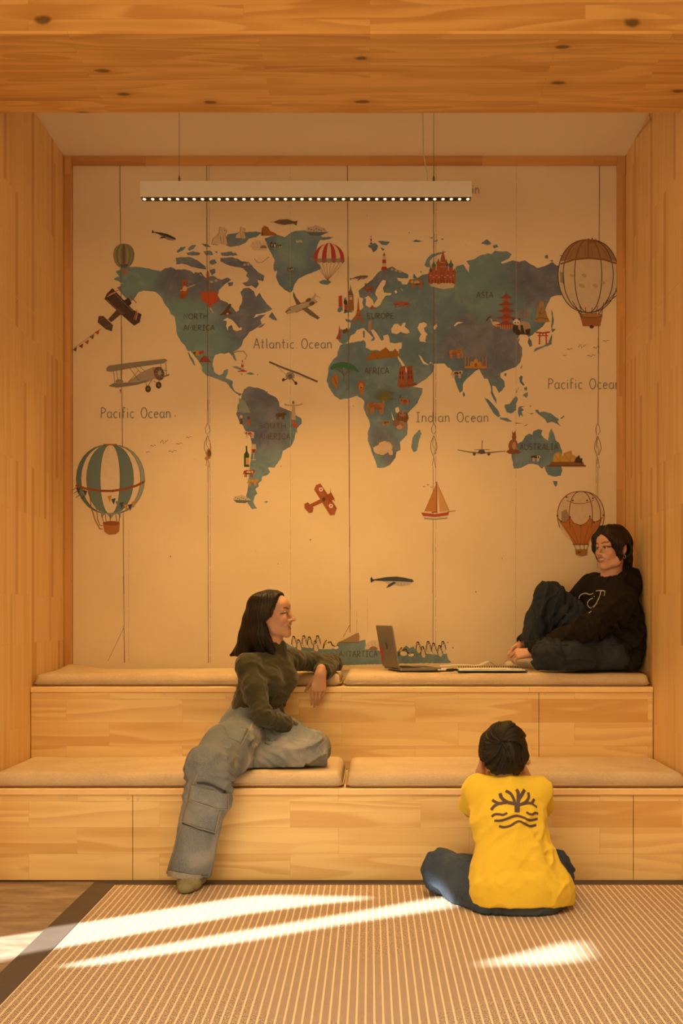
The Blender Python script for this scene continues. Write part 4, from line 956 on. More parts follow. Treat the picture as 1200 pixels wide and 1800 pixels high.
for x, y in ((979, 907), (986, 917), (1001, 909), (1020, 924), (1036, 908), (1043, 918), (1060, 906), (995, 874), (1006, 880), (1031, 880), (1041, 876)): P.ell((.12, .05, .03), x, y, 1.6)
for x0, x1 in ((990, 1012), (1005, 1016), (1020, 1020), (1034, 1025), (1047, 1029)): P.line((.24, .08, .03), [(x0, 924), (x1, 956)], .7)
P.line((.2, .1, .05), [(1006, 957), (1034, 957)], 2)
for x0, x1 in ((1008, 1012), (1018, 1019), (1026, 1026), (1034, 1030)): P.line((.18, .08, .04), [(x0, 957), (x1, 967)], 1)
P.poly((.36, .19, .06), [(1010, 966), (1032, 965), (1031, 976), (1021, 978), (1011, 975)]); P.poly((.20, .10, .04), [(1014, 969), (1020, 969), (1020, 973), (1014, 973)])

# landmarks
P.start('printed_tower'); P.z = .0022
P.poly((.42, .08, .05), [(595, 521), (601, 520), (602, 540), (595, 540)]); P.poly((.36, .17, .07), [(611, 521), (621, 520), (622, 547), (611, 547)]); P.poly((.16, .14, .14), [(611, 520), (615, 508), (616, 500), (617, 508), (621, 520)]); P.poly((.45, .07, .05), [(605, 537), (609, 537), (609, 545), (605, 545)]); P.ell(K, 607, 532, 3.2, 4.5); P.poly(NAVY, [(605, 545), (609, 545), (609, 549), (605, 549)]); P.ell((.60, .5, .35), 616.5, 525, 2.6); P.up()
for k in range(4): P.line((.2, .08, .04), [(613 + k * 2.3, 529), (613 + k * 2.3, 546)], .5)
P.z = .0022
def eiffel(x, y0, y1, w, c):
    h = y1 - y0
    P.poly(c, [(x - .4, y0), (x + .4, y0), (x + w * .10, y0 + h * .45), (x + w * .22, y0 + h * .7), (x + w * .5, y1), (x + w * .28, y1), (x + w * .12, y0 + h * .83), (x - w * .12, y0 + h * .83), (x - w * .28, y1), (x - w * .5, y1), (x - w * .22, y0 + h * .7), (x - w * .10, y0 + h * .45)])
    P.up(); P.line(DBR, [(x - w * .22, y0 + h * .70), (x + w * .22, y0 + h * .70)], 1.1); P.line(DBR, [(x - w * .13, y0 + h * .5), (x + w * .13, y0 + h * .5)], .8)
P.start('printed_tower')
eiffel(629.5, 524, 568, 20, (.38, .13, .06))
P.start('printed_cathedral'); P.z = .0022
def onion(x, y, w, h, c, c2):
    P.poly(c2, [(x - w / 2, y), (x + w / 2, y), (x + w / 2, y + h), (x - w / 2, y + h)]); P.up(.0001); P.ell(c, x, y - w * .45, w * .62, w * .6); P.poly(c, [(x - w * .4, y - w * .7), (x, y - w * 1.9), (x + w * .4, y - w * .7)]); P.line(K, [(x, y - w * 2), (x, y - w * 1.3)], .5)
P.poly((.33, .10, .055), [(752, 482), (756, 476), (799, 476), (800, 500), (752, 500)]); P.poly((.60, .52, .42), [(752, 498), (800, 498), (797, 506), (780, 509), (758, 504)])
for x, y, w, h, c in ((757, 478, 5, 22, (.10, .14, .09)), (762, 470, 6, 28, (.12, .17, .12)), (770, 466, 6, 34, (.33, .14, .06)), (784, 468, 6, 30, (.12, .15, .10)), (792, 470, 7, 28, (.10, .17, .12)), (798, 480, 4, 20, (.3, .1, .06))): onion(x, y, w, h, c, (.40, .13, .075))
P.poly((.38, .12, .07), [(778, 440), (782, 456), (786, 478), (771, 478), (774, 456)]); P.up()
for k in range(9): P.line((.60, .42, .30), [(755 + k * 5, 485 + (k % 2) * 3), (758 + k * 5, 485 + (k % 2) * 3)], 1.2); P.line((.17, .05, .03), [(754 + k * 5.2, 492), (754 + k * 5.2, 499)], 1.4)
P.line((.62, .45, .3), [(774, 462), (783, 462)], .8); P.line((.62, .45, .3), [(773, 470), (785, 470)], .8)
P.start('printed_pagoda'); P.z = .0022
for k in range(5):
    y, w = 520 + k * 12, 8 + k * 2.2
    P.poly((.40, .105, .06), [(889 - w * .5, y), (889 + w * .5, y), (889 + w * .5, y + 10), (889 - w * .5, y + 10)])
    P.poly((.27, .075, .05), [(889 - w - 4, y + 4), (889 - w * .6, y + 1), (889, y - 4), (889 + w * .6, y + 1), (889 + w + 4, y + 4), (889 + w * .7, y + 5), (889 - w * .7, y + 5)]); P.up(.0001)
P.line((.3, .08, .05), [(889, 512), (889, 520)], 1.2)
for k in range(6): P.line((.62, .40, .26), [(879 + k * 4, 571), (879 + k * 4, 579)], 1)
P.start('printed_crane_bird'); P.z = .0022; P.line((.62, .48, .36), [(862, 561), (866, 570), (872, 574)], 2.2); P.ell((.66, .52, .4), 872, 570, 8, 4, 12); P.line(K, [(854, 565), (858, 559), (863, 557)], 1.6); P.line((.42, .12, .07), [(870, 574), (870, 584)], 1); P.line((.42, .12, .07), [(873, 574), (873, 582)], 1)
P.start('printed_panda'); P.z = .0022; P.ell((.055, .05, .045), 910, 578, 10, 10); P.ell((.42, .34, .27), 921, 575, 11, 10); P.ell(WHT, 907, 567, 6.2, 5.5); P.up(); P.ell(K, 902, 562, 2); P.ell(K, 912, 562, 2); P.ell(K, 905, 568, 1.3); P.ell(K, 910, 568, 1.3); P.poly((.05, .045, .04), [(906, 580), (913, 580), (914, 589), (906, 589)]); P.poly((.05, .045, .04), [(922, 580), (931, 578), (931, 589), (924, 589)]); P.poly((.05, .045, .04), [(914, 572), (918, 572), (922, 588), (915, 588)])
P.start('printed_statue'); P.z = .0022; P.poly((.34, .24, .11), [(944, 541), (950, 530), (957, 541), (961, 556), (964, 562), (966, 566), (950, 568), (937, 565), (941, 559)]); P.ell((.38, .27, .13), 951, 536, 4.5, 6); P.up(); P.line((.17, .11, .05), [(945, 548), (951, 553), (958, 548)], 1); P.line((.17, .11, .05), [(940, 562), (951, 559), (963, 562)], 1.2); P.line((.17, .11, .05), [(951, 541), (947, 556)], .8)
P.start('printed_gate'); P.z = .0022; P.line((.42, .06, .05), [(941, 584.5), (953, 586), (966, 584)], 2.4); P.line((.42, .06, .05), [(944, 590.5), (963, 590.5)], 1.6)
for x in (948, 959): P.line((.42, .06, .05), [(x, 586), (x - (.6 if x < 953 else -.6), 606)], 2.2)
P.line((.42, .06, .05), [(953.5, 586), (953.5, 590)], 1.4)
P.line((.48, .13, .06), [(918, 546), (914, 552), (914, 560)], 1.6); P.line((.48, .13, .06), [(920, 545), (926, 550), (925, 558), (920, 559)], 2.2)
# pyramids, temple, taj, opera house, lighthouses, towers
P.start('printed_pyramids'); P.z = .0022; P.poly((.33, .155, .025), [(641, 634), (656, 616), (661, 622), (678, 611), (687, 621), (694, 613), (703, 626), (690, 628), (670, 631)]); P.up(); P.line((.22, .10, .02), [(656, 616), (663, 632)], .6); P.line((.22, .10, .02), [(678, 611), (689, 629)], .6)
P.start('printed_temple'); P.z = .0022; P.poly((.36, .115, .05), [(702, 646), (712, 643), (713, 674), (699, 676)]); P.poly((.30, .09, .04), [(715, 645), (724, 643), (727, 672), (714, 674)]); P.poly((.30, .11, .05), [(697, 676), (730, 673), (733, 677), (718, 681), (703, 683)]); P.up()
for x, y in ((703, 656), (707, 656), (718, 655), (722, 655), (703, 664), (708, 664), (718, 663), (723, 663)): P.poly((.13, .045, .025), [(x - 1, y - 3), (x + 1, y - 3), (x + 1, y + 3), (x - 1, y + 3)])
for k in range(7): P.ell((.20, .07, .04), 704 + k * 4.3, 679 - k * .5, 1.8, 1.3)
P.start('printed_palace'); P.z = .0022; P.poly((.50, .24, .06), [(816, 644), (855, 644), (855, 648), (816, 648)]); P.poly((.52, .27, .08), [(826, 637), (846, 637), (846, 645), (826, 645)]); P.ell((.52, .30, .11), 836, 636, 4, 5); P.ell((.5, .27, .09), 829, 638, 2, 2.4); P.ell((.5, .27, .09), 843, 638, 2, 2.4)
for x in (817.5, 823, 848, 853.5): P.line((.50, .24, .06), [(x, 628), (x, 646)], 1.4)
P.up(); P.poly((.27, .12, .03), [(834, 645), (834, 640), (836, 638), (838, 640), (838, 645)]); P.line(OCH, [(836, 626), (836, 632)], .7)
P.start('printed_opera_house'); P.z = .0022; P.poly((.16, .085, .04), [(961, 818), (1029, 818), (1029, 820.5), (961, 820.5)]); P.poly((.23, .12, .05), [(968, 812), (1024, 812), (1026, 818), (964, 818)])
for q in ([(971, 812), (973, 799), (983, 794), (988, 803), (984, 812)], [(984, 812), (990, 797), (1003, 792), (1007, 803), (1002, 812)], [(978, 812), (981, 804), (990, 803), (993, 812)], [(999, 812), (1005, 799), (1013, 803), (1012, 812)]): P.poly((.56, .36, .10), q)
P.poly(K, [(1011, 806), (1017, 800), (1019, 806), (1023, 806), (1022, 815), (1008, 813)]); P.up()
for q in ([(973, 799), (984, 812)], [(990, 797), (1002, 812)], [(983, 794), (984, 811)], [(1003, 792), (1002, 811)]): P.line((.32, .19, .05), q, .7)
def lighthouse(x, y0, y1, w, red=True):
    P.start('printed_lighthouse')
    P.z = .0022; h = (y1 - y0)
    P.poly((.60, .48, .36), [(x - w * .3, y0 + h * .2), (x + w * .3, y0 + h * .2), (x + w * .5, y1), (x - w * .5, y1)]); P.up(.0002)
    c = (.42, .06, .04) if red else (.14, .1, .09)
    P.poly(c, [(x - w * .38, y0 + h * .42), (x + w * .38, y0 + h * .42), (x + w * .42, y0 + h * .62), (x - w * .42, y0 + h * .62)]); P.poly(c, [(x - w * .5, y0 + h * .82), (x + w * .5, y0 + h * .82), (x + w * .7, y1), (x - w * .7, y1)]); P.poly((.25, .12, .08), [(x - w * .3, y0 + h * .2), (x, y0), (x + w * .3, y0 + h * .2)])
lighthouse(675, 444, 475, 8); lighthouse(652, 414, 430, 3.4, False); lighthouse(426, 632, 654, 5); P.line((.40, .08, .05), [(418, 653), (434, 653)], 1.6)
P.start('printed_tower'); P.z = .0022; P.poly((.42, .07, .05), [(594, 595), (596, 571), (599, 588), (598, 595)]); P.poly((.36, .06, .04), [(590, 596), (596, 590), (600, 597)]); P.poly((.40, .27, .18), [(647, 566), (653, 563), (652, 583), (647, 583)])
for x, y, c in ((654, 541, (.4, .08, .05)), (605, 583, DBR), (609, 581, DBR)): P.ell(c, x, y, 2.4, 4)
# animals as small washes
def beast(x, y, s, c, c2=None, flip=1, trunk=False, horn=False, legs=4):
    P.start('printed_animal'); P.z = .0022; f = lambda q: [(x + a * s * flip, y + b * s) for a, b in q]
    P.poly(c, f([(-10, -5), (-4, -7), (4, -6), (9, -8), (13, -7), (14, -2), (10, 0), (8, 2), (-8, 2), (-11, -1)]))
    for k, lx in enumerate((-8, -5, 5, 8)[:legs]): P.poly(c, f([(lx - 1.4, 0), (lx + 1.4, 0), (lx + 1, 9), (lx - 1, 9)]))
    P.up(); P.line(tuple(v * .5 for v in c), f([(-10, -4), (-12, 3)]), .9)
    if c2: P.ell(c2, *f([(0, -2)])[0], 5 * s, 3 * s); P.ell(c2, *f([(8, -3)])[0], 2 * s, 3 * s)
    if trunk: P.line(c, f([(12, -5), (14, 2), (13, 8)]), 2.4 * s); P.ell(tuple(v * .7 for v in c), *f([(8, -4)])[0], 3.4 * s, 4.2 * s)
    if horn: P.line(DBR, f([(11, -8), (9, -17)]), 1); P.line(DBR, f([(12, -8), (12, -17)]), 1)
    P.ell(tuple(v * .6 for v in c), *f([(-2, 1)])[0], 6 * s, 1.6 * s)
beast(662, 717, 1.25, (.42, .19, .08), (.30, .13, .06), -1, True); beast(799, 622, .95, (.48, .23, .08), (.34, .15, .06), 1, True); beast(802, 658, .8, (.55, .45, .36), (.14, .05, .03), 1); beast(732, 499, 1.0, (.34, .17, .08), (.55, .42, .28), -1); beast(699, 535, .6, (.38, .10, .05)); beast(712, 535, .6, (.38, .10, .05), None, -1); beast(649, 509, .6, (.30, .10, .05), None, -1, False, True)
beast(711, 706, .7, (.44, .19, .05), (.2, .09, .04), -1, False, True); beast(677, 744, .55, (.42, .22, .10), DBR, 1); beast(493, 731, .75, (.13, .085, .045), (.09, .06, .035), 1); beast(439, 764, .75, (.60, .46, .36), (.30, .08, .05), -1); beast(437, 832, .8, (.26, .075, .04), (.60, .48, .36), 1); beast(444, 848, .75, (.50, .30, .09), None, 1); beast(941, 806, .6, (.62, .54, .45), K, 1); beast(937, 804, .4, K)
P.start('printed_rhinoceros'); P.z = .0022; P.ell((.58, .48, .38), 676, 786, 14, 10.5); P.ell((.60, .50, .40), 664, 791, 8, 7, 20); P.poly((.54, .44, .34), [(664, 792), (690, 792), (690, 800), (684, 800), (682, 795), (674, 800), (668, 800)]); P.up(); P.poly((.66, .58, .48), [(658, 791), (654, 786), (661, 789)]); P.line((.30, .22, .15), [(664, 779), (676, 775), (688, 781), (691, 796)], .9); P.line((.30, .22, .15), [(658, 797), (666, 799)], 1); P.ell((.25, .17, .11), 664, 780, 2, 3)
P.start('printed_gorilla'); P.z = .0022; P.ell((.17, .09, .06), 707, 734, 11, 11); P.ell((.33, .21, .15), 704, 748, 10, 8); P.ell((.22, .13, .09), 696, 744, 6, 6); P.up(); P.ell((.30, .19, .13), 707, 728, 6, 5); P.ell(K, 704, 727, 1.2); P.ell(K, 711, 727, 1.2); P.ell((.50, .34, .26), 702, 751, 5, 4)
P.start('printed_lion'); P.z = .0022; P.ell((.36, .125, .045), 634.5, 678, 7, 8.5); P.poly((.42, .19, .07), [(630, 682), (639, 682), (638, 697), (635, 692), (633, 697), (631, 690)]); P.up(); P.ell((.50, .27, .11), 634.5, 679, 4, 5); P.ell(K, 634.5, 682, 1.4)
P.start('printed_animal'); P.z = .0022; P.poly((.40, .18, .06), [(583, 661), (592, 659), (595, 666), (593, 680), (591, 686), (588, 678), (584, 676), (583, 668)]); P.line((.36, .16, .06), [(584, 666), (580, 674)], 1.2); P.up(); P.line(DBR, [(586, 663), (592, 676)], .8)
P.start('printed_tree')
for col, q in (((.045, .19, .10), [(580, 647), (586, 641), (594, 638), (604, 636.5), (614, 639), (622, 643), (630, 652), (631, 656), (620, 650), (612, 650), (604, 646), (598, 649), (590, 647), (583, 651)]),): P.poly(col, q)
for q in ([(604, 671), (604, 660), (594, 649)], [(604, 662), (612, 651)], [(604, 660), (601, 648)], [(608, 656), (620, 651)], [(600, 655), (590, 649)]): P.line((.17, .12, .08), q, 1.3)
P.start('printed_tree')
for i in range(34):
    a = math.radians(180 + 180 * i / 33); r_ = R.uniform(15, 22); P.line((.17, .18, .07), [(675, 705), (675 + r_ * .5 * math.cos(a), 703 + r_ * .55 * math.sin(a)), (675 + r_ * math.cos(a), 702 + r_ * 1.05 * math.sin(a))], .9, .5)
P.line((.30, .24, .08), [(674, 714), (674, 698)], 5, 2.5)
# bear with a salmon, maple leaf, eagle, parrot, statue, bottle, glass, kangaroo, koalas and other small prints
P.start('printed_bear'); P.z = .0022; P.ell((.34, .105, .04), 324, 512, 7.5, 10); P.ell((.34, .105, .04), 324, 497, 5, 5.5); P.ell((.30, .09, .035), 321, 521, 6, 4); P.up(); P.ell((.60, .42, .3), 325, 508, 4, 5); P.ell(K, 324, 498, 1.2); P.line((.58, .46, .38), [(317, 512), (330, 506), (343, 501)], 1.6)
P.start('printed_maple_leaf'); P.z = .0022; P.poly((.46, .095, .04), z3([(966, 985), (986, 962), (1000, 980), (1014, 974), (1024, 992), (1032, 962), (1048, 974), (1062, 962), (1070, 990), (1086, 966), (1089, 994), (1098, 1010), (1085, 1020), (1101, 1036), (1084, 1050), (1068, 1060), (1055, 1053), (1046, 1078), (1036, 1087), (1027, 1060), (1004, 1050), (985, 1036), (967, 1026), (982, 1010)])); P.up(); P.line((.30, .05, .02), [(367, 540), (366, 515)], .7); P.line((.60, .5, .4), [(369, 541), (375, 551)], 1.6)
P.start('printed_eagle'); P.z = .0022; P.poly((.12, .075, .04), [(386, 555), (394, 547), (404, 534), (407, 536), (402, 546), (408, 551), (402, 554), (394, 554)]); P.ell((.55, .42, .28), 400, 552, 2.4, 1.8)
P.start('printed_statue'); P.z = .0022; P.line((.48, .38, .27), [(500, 711), (508, 713), (515.5, 713), (524, 713), (532, 710)], 2.4); P.poly((.48, .38, .27), [(513, 713), (518, 713), (520, 738), (512, 738)]); P.ell((.25, .17, .1), 515.5, 708, 2, 3)
P.start('printed_parrot'); P.z = .0022; P.poly((.50, .06, .035), [(512, 741), (517, 741), (522, 748), (521, 753), (516, 750)]); P.poly(STL, [(517, 752), (521, 752), (523, 763), (520, 758)]); P.line(OCH, [(516, 742), (514, 745)], 1.4)
P.start('printed_bottle'); P.z = .0022; P.poly((.035, .085, .03), [(432, 784), (434.5, 784), (435, 794), (438, 799), (438, 821), (429, 821), (429, 799), (432, 794)]); P.up(); P.poly((.55, .33, .12), [(432, 805), (438, 805), (438, 817), (432, 817)])
P.start('printed_wine_glass'); P.z = .0022; P.poly((.52, .42, .33), [(442, 781), (450, 781), (450.5, 791), (447, 796), (445, 796), (441.5, 791)]); P.line((.58, .48, .38), [(446, 796), (446, 808)], 1.1); P.line((.58, .48, .38), [(442, 808.5), (450, 808.5)], 1.2); P.up(); P.poly((.25, .03, .03), [(441.8, 790), (450.3, 790), (447, 796), (445, 796)])
P.start('printed_people')
for x, y, c, c2 in ((424, 738, (.13, .09, .06), (.60, .4, .26)), (437, 740, (.42, .11, .06), (.13, .09, .07))): P.z = .0022; P.poly(c, [(x - 3, y + 8), (x - 2, y - 2), (x + 2, y - 2), (x + 3, y + 8)]); P.ell(c2, x, y - 5, 2.6, 3)
P.start('printed_land_wash'); P.z = .0022; P.poly((.24, .32, .31), [(417, 725), (422, 714), (430, 704), (427, 716), (430, 724)]); P.poly((.25, .33, .32), [(420, 700), (430, 705), (436, 716), (440, 726), (428, 726), (420, 722)])
P.start('printed_kangaroo'); P.z = .0022; P.ell((.30, .13, .07), 901, 783, 8, 11, 12); P.ell((.28, .12, .06), 903, 769, 4, 5.5); P.poly((.25, .10, .05), [(900, 766), (899, 757), (902, 762), (905, 757), (906, 765)]); P.poly((.22, .09, .05), [(889, 794), (898, 788), (912, 792), (912, 798), (894, 798)]); P.line((.22, .09, .05), [(905, 796), (915, 795)], 1.6); P.up(); P.ell((.46, .30, .21), 903, 784, 3.6, 7)
P.start('printed_parrot'); P.z = .0022; P.ell(OCH, 346, 621, 6, 4, 30); P.ell((.42, .08, .05), 354, 620, 5, 3, -20); P.poly((.30, .07, .045), [(350, 637), (354, 630), (358, 626), (362, 626), (366, 630), (371, 637)]); P.poly((.05, .12, .06), [(339, 620), (345, 618), (343, 624)])
P.start('printed_alligator'); P.z = .0022; P.line((.26, .20, .08), [(408, 622), (416, 618), (428, 618), (434, 625), (431, 633)], 1.8, .9); P.ell((.30, .15, .06), 365, 485, 2.2, 9); P.ell((.40, .2, .08), 367, 798, 4.5, 9); P.up(); P.ell((.15, .1, .05), 368, 797, 3, 6); P.ell((.42, .24, .12), 363, 806, 3, 3)
P.start('printed_hares')
for x, y in ((372, 496), (380, 494), (430, 466), (436, 465), (689, 474), (696, 476), (703, 478)): P.z = .0022; P.ell((.52, .42, .33), x, y, 2.6, 2.2)
P.build(M['ink'], mural)
# ------------------------------------------------------------------ sculpting kit: rounded volumes blended into one skin, then meshed
_rng = np.random.RandomState(11)
_LAT = _rng.rand(64, 64, 64).astype(np.float32)
def vnoise(p):
    """smooth value noise, p (N,3) in lattice units -> -1..1"""
    i = np.floor(p).astype(np.int32); f = (p - i).astype(np.float32); f = f * f * (3 - 2 * f)
    i &= 63; j = (i + 1) & 63
    x0, y0, z0 = i[:, 0], i[:, 1], i[:, 2]; x1, y1, z1 = j[:, 0], j[:, 1], j[:, 2]; fx, fy, fz = f[:, 0], f[:, 1], f[:, 2]
    L = _LAT
    a = (L[x0, y0, z0] * (1 - fx) + L[x1, y0, z0] * fx) * (1 - fy) + (L[x0, y1, z0] * (1 - fx) + L[x1, y1, z0] * fx) * fy
    b = (L[x0, y0, z1] * (1 - fx) + L[x1, y0, z1] * fx) * (1 - fy) + (L[x0, y1, z1] * (1 - fx) + L[x1, y1, z1] * fx) * fy
    return (a * (1 - fz) + b * fz) * 2 - 1
def fbm(p, oct=3):
    s = 0; a = 1.0
    for _ in range(oct): s = s + a * vnoise(p); p = p * 2.03 + 7.1; a *= .5
    return s

class Field:
    def __init__(self, lo, hi, h):
        self.lo = np.array(lo, np.float32); self.h = h
        self.n = np.ceil((np.array(hi) - self.lo) / h).astype(int) + 1
        self.F = np.full(self.n, 1.0, np.float32)
    def win(self, lo, hi):
        a = np.maximum(np.floor((np.array(lo) - self.lo) / self.h).astype(int), 0); b = np.minimum(np.ceil((np.array(hi) - self.lo) / self.h).astype(int) + 1, self.n)
        if (b <= a).any(): return None
        ax = [(self.lo[i] + self.h * np.arange(a[i], b[i])).astype(np.float32) for i in range(3)]
        return (slice(a[0], b[0]), slice(a[1], b[1]), slice(a[2], b[2])), ax[0][:, None, None], ax[1][None, :, None], ax[2][None, None, :]
    def blend(self, sl, d, k, op='add'):
        F = self.F[sl]
        if op == 'add':
            if k > 0:
                q = np.maximum(k - np.abs(F - d), 0) / k; F[...] = np.minimum(F, d) - q * q * k * .25
            else: np.minimum(F, d, out=F)
        else:
            d = -d
            if k > 0:
                q = np.maximum(k - np.abs(F - d), 0) / k; F[...] = np.maximum(F, d) + q * q * k * .25
            else: np.maximum(F, d, out=F)
    def cap(self, a, b, ra, rb=None, k=.02, flat=None, ratio=1.0, op='add'):
        """tapered limb from a to b; flat/ratio squash its section along one direction"""
        rb = ra if rb is None else rb
        a = np.array(a, np.float32); b = np.array(b, np.float32); R = max(ra, rb) * max(1, ratio) + k + 4 * self.h
        w = self.win(np.minimum(a, b) - R, np.maximum(a, b) + R)
        if w is None: return
        sl, x, y, z = w; px, py, pz = x - a[0], y - a[1], z - a[2]; ba = b - a
        if flat is not None:
            n = np.array(flat, np.float32); n /= np.linalg.norm(n); g = 1 / ratio - 1
            q = (px * n[0] + py * n[1] + pz * n[2]) * g; px, py, pz = px + q * n[0], py + q * n[1], pz + q * n[2]
            ba = ba + n * np.dot(ba, n) * g
        L = max(float(ba @ ba), 1e-9)
        t = np.clip((px * ba[0] + py * ba[1] + pz * ba[2]) / L, 0, 1)
        d = np.sqrt((px - ba[0] * t) ** 2 + (py - ba[1] * t) ** 2 + (pz - ba[2] * t) ** 2) - (ra + (rb - ra) * t)
        if flat is not None and ratio < 1: d = d * max(ratio, .5)
        self.blend(sl, d, k, op)
    def chain(self, pts, rs, k=.02, flat=None, ratio=1.0, op='add'):
        for i in range(len(pts) - 1): self.cap(pts[i], pts[i + 1], rs[i], rs[i + 1], k, flat, ratio, op)
    def ell(self, c, r, axes=None, k=.02, op='add'):
        """ellipsoid; axes = three unit vectors carrying the radii"""
        c = np.array(c, np.float32); r = np.array([r] * 3 if np.isscalar(r) else r, np.float32)
        R = float(r.max()) + k + 4 * self.h
        w = self.win(c - R, c + R)
        if w is None: return
        sl, x, y, z = w; px, py, pz = x - c[0], y - c[1], z - c[2]
        A = np.eye(3, dtype=np.float32) if axes is None else np.array(axes, np.float32)
        u = [px * A[i][0] + py * A[i][1] + pz * A[i][2] for i in range(3)]
        k0 = np.sqrt(sum((u[i] / r[i]) ** 2 for i in range(3))); k1 = np.sqrt(sum((u[i] / (r[i] * r[i])) ** 2 for i in range(3)))
        self.blend(sl, k0 * (k0 - 1) / np.maximum(k1, 1e-6), k, op)
    def cut(self, p, n, k=0.0, lo=None, hi=None):
        """keep the side of the plane opposite to n (inside the box lo..hi if given)"""
        w = self.win(self.lo if lo is None else lo, self.lo + self.h * self.n if hi is None else hi)
        if w is None: return
        sl, x, y, z = w; n = np.array(n, np.float32); n /= np.linalg.norm(n)
        d = (x - p[0]) * n[0] + (y - p[1]) * n[1] + (z - p[2]) * n[2]
        self.blend(sl, -d, k, 'sub')
    def near(self, band=.03): 
        idx = np.nonzero(np.abs(self.F) < band)
        P = np.stack([self.lo[i] + self.h * idx[i] for i in range(3)], 1).astype(np.float32)
        return idx, P
    def disp(self, fn, band=.03):
        idx, P = self.near(band); self.F[idx] += fn(P).astype(np.float32)
    def mesh(self):
        F = self.F; s = F < 0
        c = np.zeros(np.array(F.shape) - 1, np.uint8)
        for dx in (0, 1):
            for dy in (0, 1):
                for dz in (0, 1): c += s[dx:dx + c.shape[0], dy:dy + c.shape[1], dz:dz + c.shape[2]]
        I = np.argwhere((c > 0) & (c < 8)); del c
        idg = np.full(np.array(F.shape) - 1, -1, np.int32); idg[I[:, 0], I[:, 1], I[:, 2]] = np.arange(len(I))
        cor = [(a, b, d) for a in (0, 1) for b in (0, 1) for d in (0, 1)]
        vals = np.stack([F[I[:, 0] + a, I[:, 1] + b, I[:, 2] + d] for a, b, d in cor], 1)
        acc = np.zeros((len(I), 3), np.float32); cnt = np.zeros(len(I), np.float32)
        for i in range(8):
            for j in range(i + 1, 8):
                if sum(abs(p - q) for p, q in zip(cor[i], cor[j])) != 1: continue
                m = (vals[:, i] < 0) != (vals[:, j] < 0); t = vals[m, i] / (vals[m, i] - vals[m, j])
                acc[m] += np.array(cor[i], np.float32) + (np.array(cor[j], np.float32) - np.array(cor[i], np.float32)) * t[:, None]; cnt[m] += 1
        V = self.lo + self.h * (I + acc / cnt[:, None])
        Q = []
        for ax in range(3):
            o = [(1, 2), (2, 0), (0, 1)][ax]
            A = [slice(None)] * 3; B = [slice(None)] * 3; A[ax] = slice(0, -1); B[ax] = slice(1, None)
            e = s[tuple(A)] != s[tuple(B)]; E = np.argwhere(e); st = s[tuple(A)][E[:, 0], E[:, 1], E[:, 2]]
            lim = np.array(idg.shape)
            ok = (E[:, o[0]] > 0) & (E[:, o[1]] > 0) & (E < lim).all(1); E = E[ok]; st = st[ok]
            def g(d0, d1):
                K = E.copy(); K[:, o[0]] -= d0; K[:, o[1]] -= d1; return idg[K[:, 0], K[:, 1], K[:, 2]]
            q = np.stack([g(1, 1), g(0, 1), g(0, 0), g(1, 0)], 1)
            q[~st] = q[~st][:, ::-1]; Q.append(q)
        Q = np.concatenate(Q); Q = Q[(Q >= 0).all(1)]
        return V.astype(np.float32), Q

def keep_largest(V, Q):
    """drop stray crumbs: one continuous body"""
    lab = np.arange(len(V))
    while True:
        m = lab[Q].min(1); new = lab.copy(); np.minimum.at(new, Q.ravel(), np.repeat(m, 4)); new = new[new]
        if (new == lab).all(): break
        lab = new
    roots, n = np.unique(lab, return_counts=True); r = roots[n.argmax()]
    ok = lab == r; mp_ = np.cumsum(ok) - 1
    return V[ok], mp_[Q[ok[Q[:, 0]]]]

def relax(V, Q, it=2, w=.5):
    for _ in range(it):
        acc = np.zeros_like(V); cnt = np.zeros(len(V), np.float32)
        for a, b in ((0, 1), (1, 2), (2, 3), (3, 0)):
            np.add.at(acc, Q[:, a], V[Q[:, b]]); np.add.at(acc, Q[:, b], V[Q[:, a]]); np.add.at(cnt, Q[:, a], 1); np.add.at(cnt, Q[:, b], 1)
        V = V * (1 - w) + acc / np.maximum(cnt, 1)[:, None] * w
    return V

def frame(f, u):
    """unit forward, left, up from a forward and a rough up"""
    f = np.array(f, np.float64); f /= np.linalg.norm(f); u = np.array(u, np.float64); u = u - f * (u @ f); u /= np.linalg.norm(u)
    return f, np.cross(u, f), u
def nv(v): v = np.array(v, np.float64); return v / np.linalg.norm(v)
def rot(v, ax, deg):
    return np.array(Matrix.Rotation(math.radians(deg), 3, Vector(ax)) @ Vector(v))
def A3(v): return np.array(v, np.float64)

